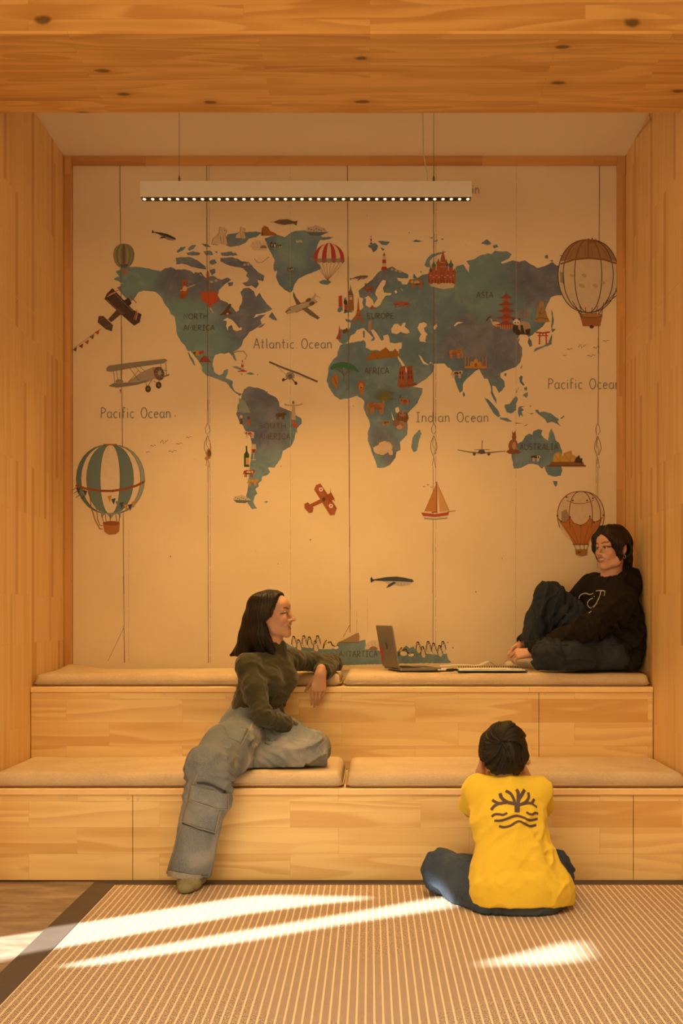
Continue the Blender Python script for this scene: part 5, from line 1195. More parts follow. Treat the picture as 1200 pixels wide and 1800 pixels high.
def hand(F, w, d, n, side, size=1.0, curls=((12, 18, 12),) * 4, spread=3.0, thumb=(30, 25, 20), k=.0022, thumb_in=.35):
    """palm, four jointed fingers and a thumb. w wrist, d towards the fingers, n out of the back of the hand, side +1 or -1: which way the thumb lies along d x n"""
    d = nv(d); n = nv(n); n = nv(n - d * (n @ d)); t = np.cross(d, n) * side; s = size; w = A3(w)
    K = [w + s * (d * a + t * b + n * c) for a, b, c in ((.086, .0325, .000), (.090, .0105, .003), (.086, -.0115, .002), (.078, -.0325, -.002))]
    for i, kp in enumerate(K):
        base = w + s * (d * .012 + t * (.015 - .010 * i))
        F.cap(base, kp, .0150 * s, .0105 * s, .012)
    F.cap(w - d * .03 * s, w + d * .02 * s, .024 * s, .022 * s, .014, n, .72)
    F.ell(w + s * (d * .045 - n * .006), (.036 * s, .030 * s, .012 * s), (d, t, n), .012)
    Ls = ((.041, .024, .020), (.045, .028, .021), (.042, .026, .021), (.033, .019, .018)); rr = (.0076, .0078, .0075, .0067)
    tips = []
    for i in range(4):
        p = K[i]; dr = rot(d, n, -side * spread * (1.5 - i) * -1)
        ax = np.cross(n, dr)
        for j in range(3):
            dr = rot(dr, ax, curls[i][j]); q = p + dr * Ls[i][j] * s
            F.cap(p, q, rr[i] * s * (1 - .07 * j), rr[i] * s * (.92 - .09 * j), k); p = q
        tips.append((p, dr))
    p = w + s * (d * .020 + t * .019 - n * .006)
    dr = nv(d * math.cos(math.radians(thumb[0])) + t * math.sin(math.radians(thumb[0])) - n * thumb_in)
    ax = nv(np.cross(n * .4 + t, dr)) if False else nv(np.cross(t, d)) * -1
    for j, (L, r0, r1) in enumerate(((.043, .0150, .0105), (.032, .0100, .0090), (.026, .0088, .0068))):
        if j: dr = nv(rot(dr, n, side * thumb[j] * .6) - n * .12)
        q = p + dr * L * s; F.cap(p, q, r0 * s, r1 * s, .008 if j == 0 else k); p = q
    return K, tips

def head(F, c, f, u, s=1.0, smile=True, nose=1.0, ears=(0, 0)):
    """skull, jaw, brow, nose, lips, cheeks, eyes, ears; c between the ears at eye height"""
    f, l, u = frame(f, u); c = A3(c); T = lambda a, b, d: c + s * (f * a + l * b + u * d); AX = (f, l, u)
    E = lambda p, r, k=.012, op='add': F.ell(T(*p), tuple(x * s for x in r), AX, k * s, op)
    C = lambda p, q, ra, rb, k=.012, op='add', **kw: F.cap(T(*p), T(*q), ra * s, rb * s, k * s, op=op, **kw)
    E((-.012, 0, .040), (.094, .073, .082)); E((-.035, 0, .012), (.072, .070, .070)); E((.030, 0, -.030), (.055, .058, .078), .02)
    E((.050, 0, .045), (.043, .055, .045), .02)
    for sg in (-1, 1):
        C((-.002, sg * .056, -.040), (.020, sg * .048, -.082), .017, .016, .022); C((.020, sg * .048, -.082), (.072, sg * .012, -.103), .016, .016, .020)
        E((.058, sg * .036, -.030), (.026, .024, .026), .018)
        C((.076, sg * .012, .024), (.066, sg * .046, .020), .011, .010, .012)
    E((.074, 0, -.100), (.016, .019, .015), .014); E((.074, 0, -.060), (.021, .030, .034), .014)
    for sg in (-1, 1): E((.098, sg * .031, .004), (.020, .019, .013), .010, 'sub')
    for sg in (-1, 1): E((.0745, sg * .031, .003), (.0130, .0145, .0128), .003)
    for sg in (-1, 1):
        C((.0850, sg * .018, .0108), (.0805, sg * .045, .0095), .0036, .0030, .004); C((.0835, sg * .019, -.0085), (.079, sg * .043, -.0078), .0032, .0030, .004)
    C((.082, 0, .018), (.094, 0, .000), .0085, .0075, .009); C((.094, 0, .000), (.106 + .006 * nose, 0, -.026), .0078, .0098, .008)
    E((.104 + .006 * nose, 0, -.030), (.0115, .0105, .0095), .006)
    for sg in (-1, 1): E((.095, sg * .0125, -.033), (.0115, .0075, .0080), .005)
    for sg in (-1, 1): E((.101, sg * .0065, -.0395), (.005, .0035, .003), .002, 'sub')
    if smile:
        E((.0905, 0, -.0530), (.0080, .0245, .0040), .004); E((.0865, 0, -.0740), (.0085, .0205, .0050), .004)
        E((.0925, 0, -.0632), (.0140, .0260, .0072), .002, 'sub'); [E((.079, g * .0255, -.0585), (.010, .0050, .0035), .003, 'sub') for g in (-1, 1)]; E((.0782, 0, -.0610), (.0095, .0245, .0066), .001)
        for sg in (-1, 1): C((.085, sg * .020, -.038), (.074, sg * .034, -.060), .0075, .006, .012); E((.064, sg * .040, -.024), (.021, .019, .018), .012)
    else:
        E((.0915, 0, -.0580), (.0090, .0205, .0058), .005); E((.0895, 0, -.0680), (.0085, .0185, .0062), .005)
    for sg in (-1, 1):
        e = T(-.010, sg * (.076 + ears[0]), -.008 + ears[1]); fo = nv(f * .35 + l * sg * 1.0); fe, le, ue = nv(np.cross(u, fo)), fo, u
        F.ell(e, (.0185 * s, .0085 * s, .033 * s), (nv(f * .9 - l * sg * .45 + u * .1), nv(l * sg * .9 + f * .45), nv(u - f * .18)), .006 * s)
        F.ell(e + l * sg * .008 * s + f * .003 * s, (.0095 * s, .006 * s, .019 * s), (nv(f * .9 - l * sg * .45), nv(l * sg * .9 + f * .45), u), .004 * s, 'sub')
        F.ell(T(-.006, sg * (.075 + ears[0]), -.036 + ears[1]), .0085 * s, None, .006 * s)
    return T, (f, l, u)

def face_colours(V, c, fr, s, base, lip=(.42, .13, .09), brow=(.035, .020, .012), smile=True, iris=(.06, .032, .016)):
    """where a face is lips, teeth, brows, eyes"""
    f, l, u = fr; Q = (V - np.array(c, np.float32)) / s
    a, b, d = Q @ f.astype(np.float32), Q @ l.astype(np.float32), Q @ u.astype(np.float32)
    C = np.tile(np.array(base, np.float32), (len(V), 1)); inh = (np.abs(b) < .09) & (np.abs(d) < .16) & (np.abs(a) < .16)
    def paint(m, col, w=1.0):
        m = (np.clip(m, 0, 1) * w * inh)[:, None]; C[:] = C * (1 - m) + np.array(col, np.float32) * m
    sm = lambda x, e0, e1: np.clip((x - e0) / (e1 - e0), 0, 1)
    paint(sm(.030 - np.hypot(np.hypot((a - .062) * .8, np.abs(b) - .040), d + .032), 0, .02) * (a > .03), (.60, .24, .15), .35)
    paint(sm(.014 - np.hypot(np.hypot(a - .110, b), d + .030), 0, .010), (.58, .24, .15), .35)
    lipd = lambda cy, ry: 1.15 - np.hypot(b / .0235, (d - cy) / ry)
    front = (a > .068)
    if smile:
        paint(sm(np.maximum(lipd(-.0525, .0058), lipd(-.0745, .0062)), 0, .3) * front, lip, .8)
        inner = sm(1.0 - np.hypot(b / .0262, (d + .0620) / .0076), 0, .15) * front
        paint(inner, (.22, .07, .05)); paint(sm(1.0 - np.hypot(b / .0245, (d + .0605) / .0058), 0, .15) * front, (.80, .73, .62))
    else: paint(sm(np.maximum(lipd(-.058, .0075), lipd(-.068, .0078)), 0, .3) * front, lip, .8)
    ab = np.abs(b)
    arch = .0255 + .006 * np.sin(np.clip((ab - .012) / .040, 0, 1) * math.pi * .8); paint(sm(.0046 - np.abs(d - arch), 0, .002) * (ab > .012) * (ab < .050) * (a > .04), brow, .85)
    eye = sm(1.0 - np.hypot((ab - .031) / .0150, (d - .0012) / .0080), 0, .1) * (a > .062)
    paint(eye, (.48, .42, .36)); paint(eye * sm(.0076 - np.hypot(ab - .030, d - .0015), 0, .0015), iris); paint(eye * sm(.0028 - np.hypot(ab - .030, d - .0015), 0, .001), (.006, .004, .004))
    lash = sm(.0030 - np.abs(np.hypot((ab - .031) / .0165, (d - .0012) / .0088) - 1.0) * .0085, 0, .0012) * (d > .000) * (a > .055) * (ab > .012) * (ab < .054)
    paint(lash, (.02, .012, .008), .9)
    return C

def hair_coords(V, c, fr):
    """strand coordinates: which strand (angle round the crown), how far down it"""
    f, l, u = fr; Q = V - np.array(c, np.float32); a, b, d = Q @ f.astype(np.float32), Q @ l.astype(np.float32), Q @ u.astype(np.float32)
    th = np.arctan2(b, a + 1e-5) / math.pi; r = np.sqrt(a * a + b * b)
    return np.stack([th * .5 + .5, np.clip(d * 4 + .6, 0, 9) - r * 2 + 1, np.full_like(th, .3) + r], 1)

def on_surface(bvh, p, d, off=.0012):
    """where a ray from p along d meets a garment, lifted off its surface"""
    h = bvh.ray_cast(Vector(p), Vector(d))
    if h[0] is None: return None
    n = h[1] if h[1].dot(Vector(d)) < 0 else -h[1]
    return h[0] + n * off
def bvh_of(V, Q): return BVHTree.FromPolygons([tuple(map(float, v)) for v in V], [tuple(map(int, q)) for q in Q])

def patch_obj(name, bvh, quad, mat, parent, nx=14, ny=10, off=.006, bulge=0.0):
    """piece of cloth sewn on a garment: quad of photograph pixels (four corners), wrapped on the cloth below and given its own thickness"""
    G, N = [], []
    for j in range(ny + 1):
        row, rn = [], []
        for i in range(nx + 1):
            u, v = i / nx, j / ny
            x = (quad[0][0] * (1 - u) + quad[1][0] * u) * (1 - v) + (quad[3][0] * (1 - u) + quad[2][0] * u) * v
            y = (quad[0][1] * (1 - u) + quad[1][1] * u) * (1 - v) + (quad[3][1] * (1 - u) + quad[2][1] * u) * v
            o, d = ray_px(x, y); h = bvh.ray_cast(o, d)
            if h[0] is None: row.append(None); rn.append(None); continue
            n = h[1] if h[1].dot(d) < 0 else -h[1]; row.append(h[0]); rn.append(n)
        G.append(row); N.append(rn)
    bm = bmesh.new(); top = {}
    for j in range(ny + 1):
        for i in range(nx + 1):
            if G[j][i] is None: continue
            e = min(i, nx - i, j, ny - j); rim = 0 if e == 0 else 1
            top[i, j] = bm.verts.new(G[j][i] + N[j][i] * (off * (.75 if e == 0 else 1) + bulge * math.sin(math.pi * i / nx) * math.sin(math.pi * j / ny)))
    low = {k: bm.verts.new(G[k[1]][k[0]] - N[k[1]][k[0]] * .003) for k in top if k[0] in (0, nx) or k[1] in (0, ny)}
    for j in range(ny):
        for i in range(nx):
            q = [(i, j), (i + 1, j), (i + 1, j + 1), (i, j + 1)]
            if all(k in top for k in q): bm.faces.new([top[k] for k in q]).smooth = True
    ring = [(i, 0) for i in range(nx)] + [(nx, j) for j in range(ny)] + [(i, ny) for i in range(nx, 0, -1)] + [(0, j) for j in range(ny, 0, -1)]
    for a, b in zip(ring, ring[1:] + ring[:1]):
        if all(k in top for k in (a, b)): bm.faces.new((top[a], low[a], low[b], top[b]))
    return bm_obj(name, bm, mat, parent)

def ribbon_on(bm, bvh, path, width, off=.0014):
    """narrow strip following path: list of (origin, direction) rays; returns nothing where the cloth is missed"""
    pts = []
    for o, d in path:
        h = bvh.ray_cast(Vector(o), Vector(d))
        if h[0] is None: continue
        n = h[1] if h[1].dot(Vector(d)) < 0 else -h[1]
        pts.append((h[0] + n * off, n))
    return strip(bm, pts, width)
def strip(bm, pts, width, thick=.0012):
    if len(pts) < 2: return
    ring = []
    for i, (p, n) in enumerate(pts):
        t = (pts[min(i + 1, len(pts) - 1)][0] - pts[max(i - 1, 0)][0]); 
        if t.length < 1e-7: continue
        w = width[i] if isinstance(width, (list, tuple)) else width
        b = t.normalized().cross(n).normalized() * w * .5
        ring.append((bm.verts.new(p - b), bm.verts.new(p + n * thick * .4), bm.verts.new(p + b)))
    for a, b in zip(ring[:-1], ring[1:]):
        for k in (0, 1):
            q = bm.faces.new((a[k], a[k + 1], b[k + 1], b[k])); q.smooth = True
def strip_obj(name, bvh, paths, width, mat, parent, off=.0014):
    bm = bmesh.new()
    for path in paths: ribbon_on(bm, bvh, path, width, off)
    if not bm.verts: bm.free(); return None
    me = bpy.data.meshes.new(name); bmesh.ops.translate(bm, verts=bm.verts, vec=-world_loc(parent)); bm.to_mesh(me); bm.free(); me.materials.append(mat)
    return link(bpy.data.objects.new(name, me), parent)
def ray_px(px, py, d0=3.0):
    """line of sight through a photograph pixel, as a ray"""
    o = np.array([0, 0, EYE]); p = W(px, py, d0); return (Vector(p), (Vector(p) - Vector(o)).normalized())
def curvy(pts, n=5):
    out = []
    for i in range(len(pts) - 1):
        p0, p1, p2, p3 = pts[max(i - 1, 0)], pts[i], pts[i + 1], pts[min(i + 2, len(pts) - 1)]
        for k in range(n):
            t = k / n; out.append(tuple(.5 * (2 * b + (c - a) * t + (2 * a - 5 * b + 4 * c - d) * t * t + (3 * b - a - 3 * c + d) * t ** 3) for a, b, c, d in zip(p0, p1, p2, p3)))
    return out + [pts[-1]]
def pxpath(pts, step=2.0):
    out = []
    for (x, y), (u, v) in zip(pts[:-1], pts[1:]):
        n = max(1, int(math.hypot(u - x, v - y) / step))
        for k in range(n): out.append(ray_px(x + (u - x) * k / n, y + (v - y) * k / n))
    out.append(ray_px(*pts[-1])); return out
def pleats(P, c, axis, freq, amp, rad, seed=0.0, sharp=1.6):
    """cloth gathered round a joint: ridges across an axis, fading with distance"""
    axis = nv(axis).astype(np.float32); D = P - np.array(c, np.float32); r2 = (D * D).sum(1)
    ph = D @ axis * freq + 1.6 * vnoise(P * 14 + seed) + 1.2 * vnoise(P * 31 + seed)
    return -amp * np.exp(-r2 / (rad * rad)) * (np.abs(np.sin(ph)) ** sharp * 2 - 1)

def drape(P, along, amp, fa, fl, seed=0.0, warp=.6):
    """long soft folds: ridges that run along one direction and wander"""
    a = nv(along); b = nv(np.cross(a, [.3, .9, .2] if abs(a[1]) < .8 else [1, 0, .2])); c = np.cross(a, b)
    q = np.stack([P @ a.astype(np.float32) * fl, P @ b.astype(np.float32) * fa, P @ c.astype(np.float32) * fa], 1)
    w = vnoise(P * 6 + seed) * warp; n = vnoise(q + w[:, None] + seed * 3.7)
    return -amp * ((1 - np.abs(n)) ** 2.2 * 2 - .8)
# ------------------------------------------------------------------ people
SKIN_A, SKIN_B, SKIN_C = (.56, .325, .215), (.62, .365, .265), (.60, .35, .235)
def bounds(pts, pad):
    P = np.array([tuple(p) for p in pts]); return P.min(0) - pad, P.max(0) + pad
def limb(F, pts, rs, k=.03, **kw): F.chain([A3(p) for p in pts], rs, k, **kw)
def garment(name, F, mat, parent, it=1):
    V, Q = F.mesh(); V, Q = keep_largest(V, Q); V = relax(V, Q, it)
    return mesh_obj(name, V, Q, mat, parent, True), bvh_of(V, Q)

# ================= woman in the olive sweater, on the lower step ============
wa = empty('person', W(441, 1345, 5.2), 'woman in olive sweater and washed wide jeans, one socked foot down on the carpet', 'person')
hipR, hipL = A3(W(428, 1298, 5.12)), A3(W(452, 1288, 5.32)); kneeR, ankR = A3(W(367, 1354, 4.73)), A3(W(341, 1528, 4.76)); kneeL, ankL = A3(W(549, 1320, 5.06)), A3(W(432, 1343, 5.03))
shR, shL = A3(W(433, 1168, 5.14)), A3(W(512, 1160, 5.40)); elR, wrR = A3(W(461, 1258, 5.03)), A3(W(533, 1290, 5.19)); elL, wrL = A3(W(583, 1166, 5.64)), A3(W(563, 1185, 5.40))
T0, T1, T2, T3, NK = [A3(W(*q)) for q in ((443, 1284, 5.22), (452, 1246, 5.23), (465, 1208, 5.24), (471, 1180, 5.25), (481, 1142, 5.265))]
latA = nv(shL - shR); frA = nv(np.cross(np.array([0, 0, 1.0]), -latA)); frA = frA if frA[0] > 0 else -frA
hcA = A3(W(479, 1081, 5.26)); fA, uA, sA = (.972, -.20, .05), (-.05, .02, 1), .89
B = Field(*bounds([hipR, ankR + [-.06, -.16, -.09], elL, kneeL, hcA, hcA + [0, 0, .02], wrL], .16), .0030)
limb(B, [T0, T1, T2, T3], [.090, .078, .083, .078], .05, flat=latA, ratio=1.35)
limb(B, [T3 + [0, 0, .02], NK, hcA + [-.01, 0, -.05]], [.07, .048, .047], .03)
for s_, e_, w_ in ((shR, elR, wrR), (shL, elL, wrL)):
    limb(B, [T3 + [0, 0, .03], s_, e_, w_], [.055, .036, .030, .0235], .02)
for h_, k_, a_ in ((hipR, kneeR, ankR), (hipL, kneeL, ankL)):
    limb(B, [h_, k_, a_], [.082, .058, .040], .03)
footR = [A3(p) for p in ((ankR[0] + .005, 4.785, .047), (ankR[0] - .010, 4.69, .040), (ankR[0] - .016, 4.640, .030))]
limb(B, [ankR, footR[0], footR[1], footR[2]], [.038, .034, .033, .024], .02, flat=(1, 0, 0), ratio=1.15)
limb(B, [ankL, ankL + [-.07, .02, -.005]], [.036, .028], .02)
B.cut((0, 0, .479), (0, 0, -1), .01, (-.95, 4.885, .3), (-.1, 5.6, .52)); B.cut((0, 0, .869), (0, 0, -1), .004, (-.5, D2 + .016, .8), (0, 5.9, .91)); B.cut((0, 0, .0115), (0, 0, -1), .004, (-1, 4.5, -.1), (-.5, 4.9, .1))
head(B, hcA, fA, uA, sA, True, 1.0)
frA_h = frame(fA, uA)
hand(B, wrL, (-.13, -.10, -1), (.10, -1, .10), 1, .90, ((10, 14, 8), (13, 16, 8), (15, 17, 10), (19, 18, 12)), 4.2, (36, 12, 10))
hand(B, wrR, (.6, .75, -.15), (0, .2, 1), 1, .9, ((15, 20, 12),) * 4)
V, Q = B.mesh(); V, Q = keep_largest(V, Q); V = relax(V, Q, 1, .4)
mesh_obj('body', V, Q, M['skin'], wa, True, face_colours(V, hcA, frA_h, sA, SKIN_A)); del B

S = Field(*bounds([T0, shR, shL, elL, wrR, NK, wrL, elR], .17), .0040)
limb(S, [T1 + [0, 0, -.045], T1, T2, T3], [.098, .089, .094, .090], .05, flat=latA, ratio=1.34)
for sg in (-1, 1): S.ell(T2 * .45 + T3 * .55 + frA * .066 + latA * sg * .060, (.050, .050, .056), None, .045)
S.cut(T1 + [0, 0, -.043], (-.12, .0, -1), .004, T1 - [.25, .25, .12], T1 + [.13, .1, .02])
limb(S, [NK + [-.004, 0, -.04], NK, NK + [.002, 0, .006]], [.066, .052, .0485], .03)
limb(S, [T3 + [0, 0, .020], shR + [.004, .006, -.006], shR * .5 + elR * .5, elR], [.066, .050, .046, .042], .035); limb(S, [elR, elR * .45 + wrR * .55, wrR], [.042, .038, .033], .02)
limb(S, [T3 + [0, 0, .022], shL, shL * .5 + elL * .5, elL], [.068, .050, .043, .045], .03); limb(S, [elL, elL * .5 + wrL * .5, wrL * .88 + elL * .12], [.046, .045, .040], .02)
S.cut((0, 0, .868), (0, 0, -1), .008, (-.5, D2 + .016, .8), (0, 5.9, .91))
S.cut(wrL + (elL - wrL) * .16, wrL - elL, 0, wrL - .05, wrL + .05)
def fA_s(P):
    d = pleats(P, elL, (elL - shL), 95, .0030, .085, 1) + pleats(P, elL * .4 + wrL * .6, (elL - wrL), 120, .0024, .06, 2) + pleats(P, elR, (elR - shR) + (wrR - elR) * .4, 95, .0042, .085, 3) + pleats(P, (wrR + elR) / 2, wrR - elR, 110, .0030, .09, 4)
    d += pleats(P, T1 + frA * .06, (.35, 0, 1), 105, .0058, .12, 5) + pleats(P, shL + [-.02, -.04, -.05], (1, .4, .6), 90, .0045, .09, 6) + pleats(P, shR + [.03, -.02, -.10], (.8, 0, .9), 75, .0045, .09, 7)
    return d * .75 + .0012 * fbm(P * 11, 3) + drape(P, (.55, -.2, .8), .0024, 28, 9, 2) + drape(P, (.8, .2, -.4), .0015, 42, 10, 5)
def fA_t(P):
    w = np.clip(((P - (T1 + [0, 0, -.043]).astype(np.float32)) @ A3([.12, 0, 1]).astype(np.float32)) / .06, 0, 1)
    return fA_s(P) * np.where((P[:, 1] < 5.12) & (P[:, 0] > -.47), 1, w)
S.disp(fA_t); S.cut((0, 0, .868), (0, 0, -1), 0, (-.5, D2 + .016, .8), (0, 5.9, .91))
sw, bvA = garment('sweater', S, M['sweater'], wa); del S
bm = bmesh.new()
tube(bm, [A3(wrL + (elL - wrL) * .155 + rr) for rr in [((np.cross(nv(elL - wrL), [0, 1, 0]) * math.cos(a) + np.cross(nv(elL - wrL), np.cross(nv(elL - wrL), [0, 1, 0])) * math.sin(a)) * .0395) for a in np.linspace(0, 2 * math.pi, 25)]], .0045, 6, False)
bm_obj('cuff', bm, M['sweater'], sw, True)

J = Field(*bounds([hipR, kneeR - [.05, .08, 0], ankR + [-.06, -.05, -.09], kneeL + [.05, 0, .06], hipL, T1], .11), .0040)
limb(J, [T1 + [-.002, 0, -.012], T0 + [0, 0, .02], T0 + [0, 0, -.03]], [.098, .114, .110], .04, flat=latA, ratio=1.30)
limb(J, [hipR, hipR * .5 + kneeR * .5 + [0, 0, .012], kneeR], [.112, .104, .100], .05)
ax_ = lambda y, x, d: A3(W(x, y, d))
limb(J, [kneeR, ax_(1402, 364, 4.71), ax_(1452, 353, 4.72), ax_(1548, 328, 4.735)], [.102, .094, .081, .089], .02, flat=(0, 1, 0), ratio=.86)
limb(J, [hipL, hipL * .5 + kneeL * .5 + [0, -.005, .004], kneeL], [.108, .094, .079], .05)
limb(J, [kneeL, kneeL * .5 + ankL * .5 + [0, -.01, -.01], ankL + [-.02, -.01, -.008]], [.079, .072, .060], .028)
limb(J, [hipL * .5 + kneeL * .5 + [0, 0, -.04], ankL + [.05, .05, 0]], [.07, .06], .05)
hem = ax_(1537, 331, 4.74); hn = nv(ax_(1546, 329, 4.735) - ax_(1452, 353, 4.72)); hn = nv(hn * .5 + A3([.05, -.02, -.75]))
J.cut(hem, hn, .002, hem - .2, hem + .2)
J.cap(hem + hn * .03, hem - hn * .05, .076, .072, .004, (0, 1, 0), .84, 'sub')
J.cut((0, 0, .476), (0, 0, -1), .010, (hipL[0] - .4, 4.885, .3), (kneeL[0] + .12, 5.6, .52))
def fA_j(P):
    d = pleats(P, kneeL, kneeL - ankL, 60, .0075, .10, 11) + pleats(P, (kneeL + ankL) / 2 + [0, -.05, 0], (.55, .2, 1), 95, .0095, .12, 12) + pleats(P, ankL, (1, 0, .5), 90, .0080, .09, 13)
    d += pleats(P, hipR * .6 + hipL * .4 + frA * .08, (.7, -.2, .7), 80, .0085, .13, 14) + pleats(P, kneeR + [.06, -.02, -.03], (.7, 0, 1), 75, .0095, .12, 15) + pleats(P, kneeR + [-.07, 0, -.04], (-.4, .2, 1), 80, .0080, .09, 16)
    d += pleats(P, hipL * .4 + kneeL * .6 + [0, -.04, .03], (1, -.4, .8), 60, .0060, .13, 17)
    low = np.clip((.45 - P[:, 2]) / .1, 0, 1) * (P[:, 1] < 4.9); left = np.clip((P[:, 0] + .60) / .08, 0, 1) * (P[:, 1] > 4.86); return d * .62 * (1 - .6 * low) + .0014 * fbm(P * 9, 3) + left * drape(P, (1, -.1, .25), .0085, 17, 6, 3) + (1 - left) * (1 - low) * drape(P, (.5, .2, .8), .0050, 20, 7, 6) + low * drape(P, (-.2, 0, 1), .0042, 20, 4, 8) + .0028 * low * np.sin(P[:, 0] * 52 + P[:, 2] * 9 + 1.5 * vnoise(P * 9))
J.disp(fA_j); J.cut((0, 0, .4765), (0, 0, -1), 0, (hipL[0] - .4, 4.885, .3), (kneeL[0] + .12, 5.6, .52))
je, bvJ = garment('jeans', J, M['denim_light'], wa); del J
c6 = lambda q: [(280 + x / 6, 1330 + y / 6) for x, y in q]
pk = patch_obj('cargo_pocket', bvJ, c6([(314, 440), (650, 535), (582, 802), (240, 690)]), M['denim_light'], je, off=.008, bulge=.004)
patch_obj('pocket_flap', bvJ, c6([(352, 302), (716, 398), (702, 556), (316, 452)]), M['denim_light'], pk, off=.017)
strip_obj('worn_seam', bvJ, [pxpath(c6([(400, 275), (470, 278), (560, 305), (700, 372)]), 1)], .0085, M['thread_dark'], je, .0035)
strip_obj('worn_seam', bvJ, [pxpath(c6([(245, 700), (330, 728), (450, 775), (580, 812)]), 1)], .0065, M['thread_dark'], je, .0035)
strip_obj('hem_band', bvJ, [pxpath(c6([(88, 1228), (200, 1252), (330, 1272), (440, 1284), (508, 1284)]), 1)], .026, M['denim_worn'], je, .0016)
strip_obj('hem_stitching', bvJ, [pxpath(c6([(92, 1195), (200, 1215), (330, 1240), (440, 1250), (515, 1248)]))], .0022, M['thread_dark'], je)
for nm, pth in (('seam', [(408, 180), (372, 260), (350, 320), (318, 450), (262, 640), (190, 860), (120, 1140), (88, 1215)]), ('pocket_stitching', [(248, 682), (345, 715), (470, 765), (580, 795)]), ('pocket_stitching', [(320, 446), (480, 500), (700, 548)]), ('pocket_stitching', [(575, 785), (600, 690), (640, 560)]), ('pocket_stitching', [(700, 410), (690, 540)])):
    strip_obj(nm, bvJ if nm == 'seam' else bvh_of(*[np.array([tuple(v.co + Vector(world_loc(pk))) for v in pk.data.vertices]), [tuple(p.vertices) for p in pk.data.polygons]]) if False else bvJ, [pxpath(c6(pth))], .0024, M['thread'], je, .0018 if nm == 'seam' else .0182 if pth[0][1] in (446, 410) else .0125)
c5 = lambda q: [(390 + x / 5.217, 1220 + y / 5.217) for x, y in q]
strip_obj('seam', bvJ, [pxpath(c5(p_)) for p_ in ([(300, 225), (250, 330), (185, 450), (175, 460)], [(345, 345), (330, 390), (300, 470), (275, 560)], [(390, 285), (330, 340)], [(1000, 470), (985, 430), (950, 420), (880, 490), (870, 540)], [(1000, 480), (940, 515), (930, 560), (850, 630)])], .0030, M['thread'], je)
strip_obj('belt_loop', bvJ, [pxpath(c5([(285, 135), (262, 160), (238, 190)]))], .012, M['denim_light'], je, .004)
patch_obj('front_pocket', bvJ, c5([(10, 290), (235, 320), (175, 452), (60, 400)]), M['denim_light'], je, off=.0022)
K_ = Field(*bounds(footR, .09), .0030)
limb(K_, [ankR + [0, 0, .05], ankR, footR[0] + [0, 0, .006]], [.040, .041, .040], .02); limb(K_, [footR[0], footR[1], footR[2]], [.0395, .037, .027], .02, flat=(1, 0, 0), ratio=1.22)
K_.cut((0, 0, .0105), (0, 0, -1), .006); K_.disp(lambda P: pleats(P, ankR + [0, -.04, -.03], (0, 1, .8), 160, .0022, .05, 3) + .001 * fbm(P * 30, 2))
garment('sock', K_, M['sock_olive'], wa)
# hair: straight bob parted in the middle, flicking out behind the shoulder
f_, l_, u_ = frA_h; TA = lambda a, b, c: hcA + sA * (f_ * a + l_ * b + u_ * c)
H = Field(*bounds([TA(-.25, .11, -.24), TA(.12, -.12, .15), TA(-.25, -.12, .15), TA(.1, .12, -.2)], .02), .0030)
H.ell(TA(-.010, 0, .040), (.107 * sA, .087 * sA, .094 * sA), frA_h, .02)
for sg in (-1, 1):
    for a0, a1, a2, r2 in ((.020, -.004, .008, .016), (-.03, -.05, -.055, .020), (-.07, -.095, -.120, .018)):
        w_ = math.sqrt(max(.05, 1 - (a0 / .11) ** 2)); lw = .078 * w_ if a0 > -.05 else .06
        limb(H, [TA(a0, sg * lw * .75, .07), TA(a0 * 1.02, sg * (lw + .004), 0), TA(a1, sg * (lw + .006), -.10), TA(a2, sg * (lw - .004), -.19)], [.030, .030, .030, r2], .035)
limb(H, [TA(-.075, 0, .04), TA(-.10, 0, -.03), TA(-.135, 0, -.11), TA(-.170, 0, -.170), TA(-.235, 0, -.198)], [.05, .045, .038, .026, .007], .04)
limb(H, [TA(-.10, .03, -.03), TA(-.125, .035, -.11), TA(-.15, .04, -.17), TA(-.18, .045, -.19)], [.04, .036, .022, .006], .03)
limb(H, [TA(-.10, -.03, -.03), TA(-.125, -.035, -.11), TA(-.155, -.04, -.175), TA(-.19, -.04, -.195)], [.04, .036, .022, .006], .03)
def hcut(H, hc, fr, s, us, bs, extra=0.0, lside=None):
    """take the hair away in front of its own edge along the face"""
    idx, P = H.near(.5); q = (P - hc.astype(np.float32)) / s; a, b, c = q @ fr[0].astype(np.float32), q @ fr[1].astype(np.float32), q @ fr[2].astype(np.float32)
    lim = np.interp(c, us, bs); d = (a - lim) * s * .8
    if lside is not None: d = np.where(b * lside > 0, d, -1.0)
    F = H.F[idx]; k = .006; h = np.maximum(k - np.abs(F - d), 0) / k; H.F[idx] = np.maximum(F, d) + h * h * k * .25
hcut(H, hcA, frA_h, sA, [-.22, -.174, -.10, -.041, .003, .068, .095, .112, .125, .16], [.04, .027, -.003, -.015, .022, .046, .052, .062, .11, .2])
def strands(hc, fr, n, amp, wob=2.2, low=1.0, part=True):
    def fn(P):
        q = P - hc.astype(np.float32); a, b, c = q @ fr[0].astype(np.float32), q @ fr[1].astype(np.float32), q @ fr[2].astype(np.float32)
        th = np.arctan2(b, a); g = np.stack([th * 9, c * 5, th * 0], 1)
        d = amp * (np.sin(th * n + wob * vnoise(g * .8)) * .6 + vnoise(np.stack([th * n * .45, c * 7 * low, a * 0], 1)) * .9)
        if part: d = d + .0035 * np.exp(-(b / .0035) ** 2) * (c > .06)
        return d
    return fn
H.disp(strands(hcA, frA_h, 62, .0014, 3.4), .02)
V, Q = H.mesh(); V, Q = keep_largest(V, Q); V = relax(V, Q, 1, .3)
mesh_obj('hair', V, Q, M['hair_dark'], wa, True, hair_coords(V, hcA, frA_h)); del H

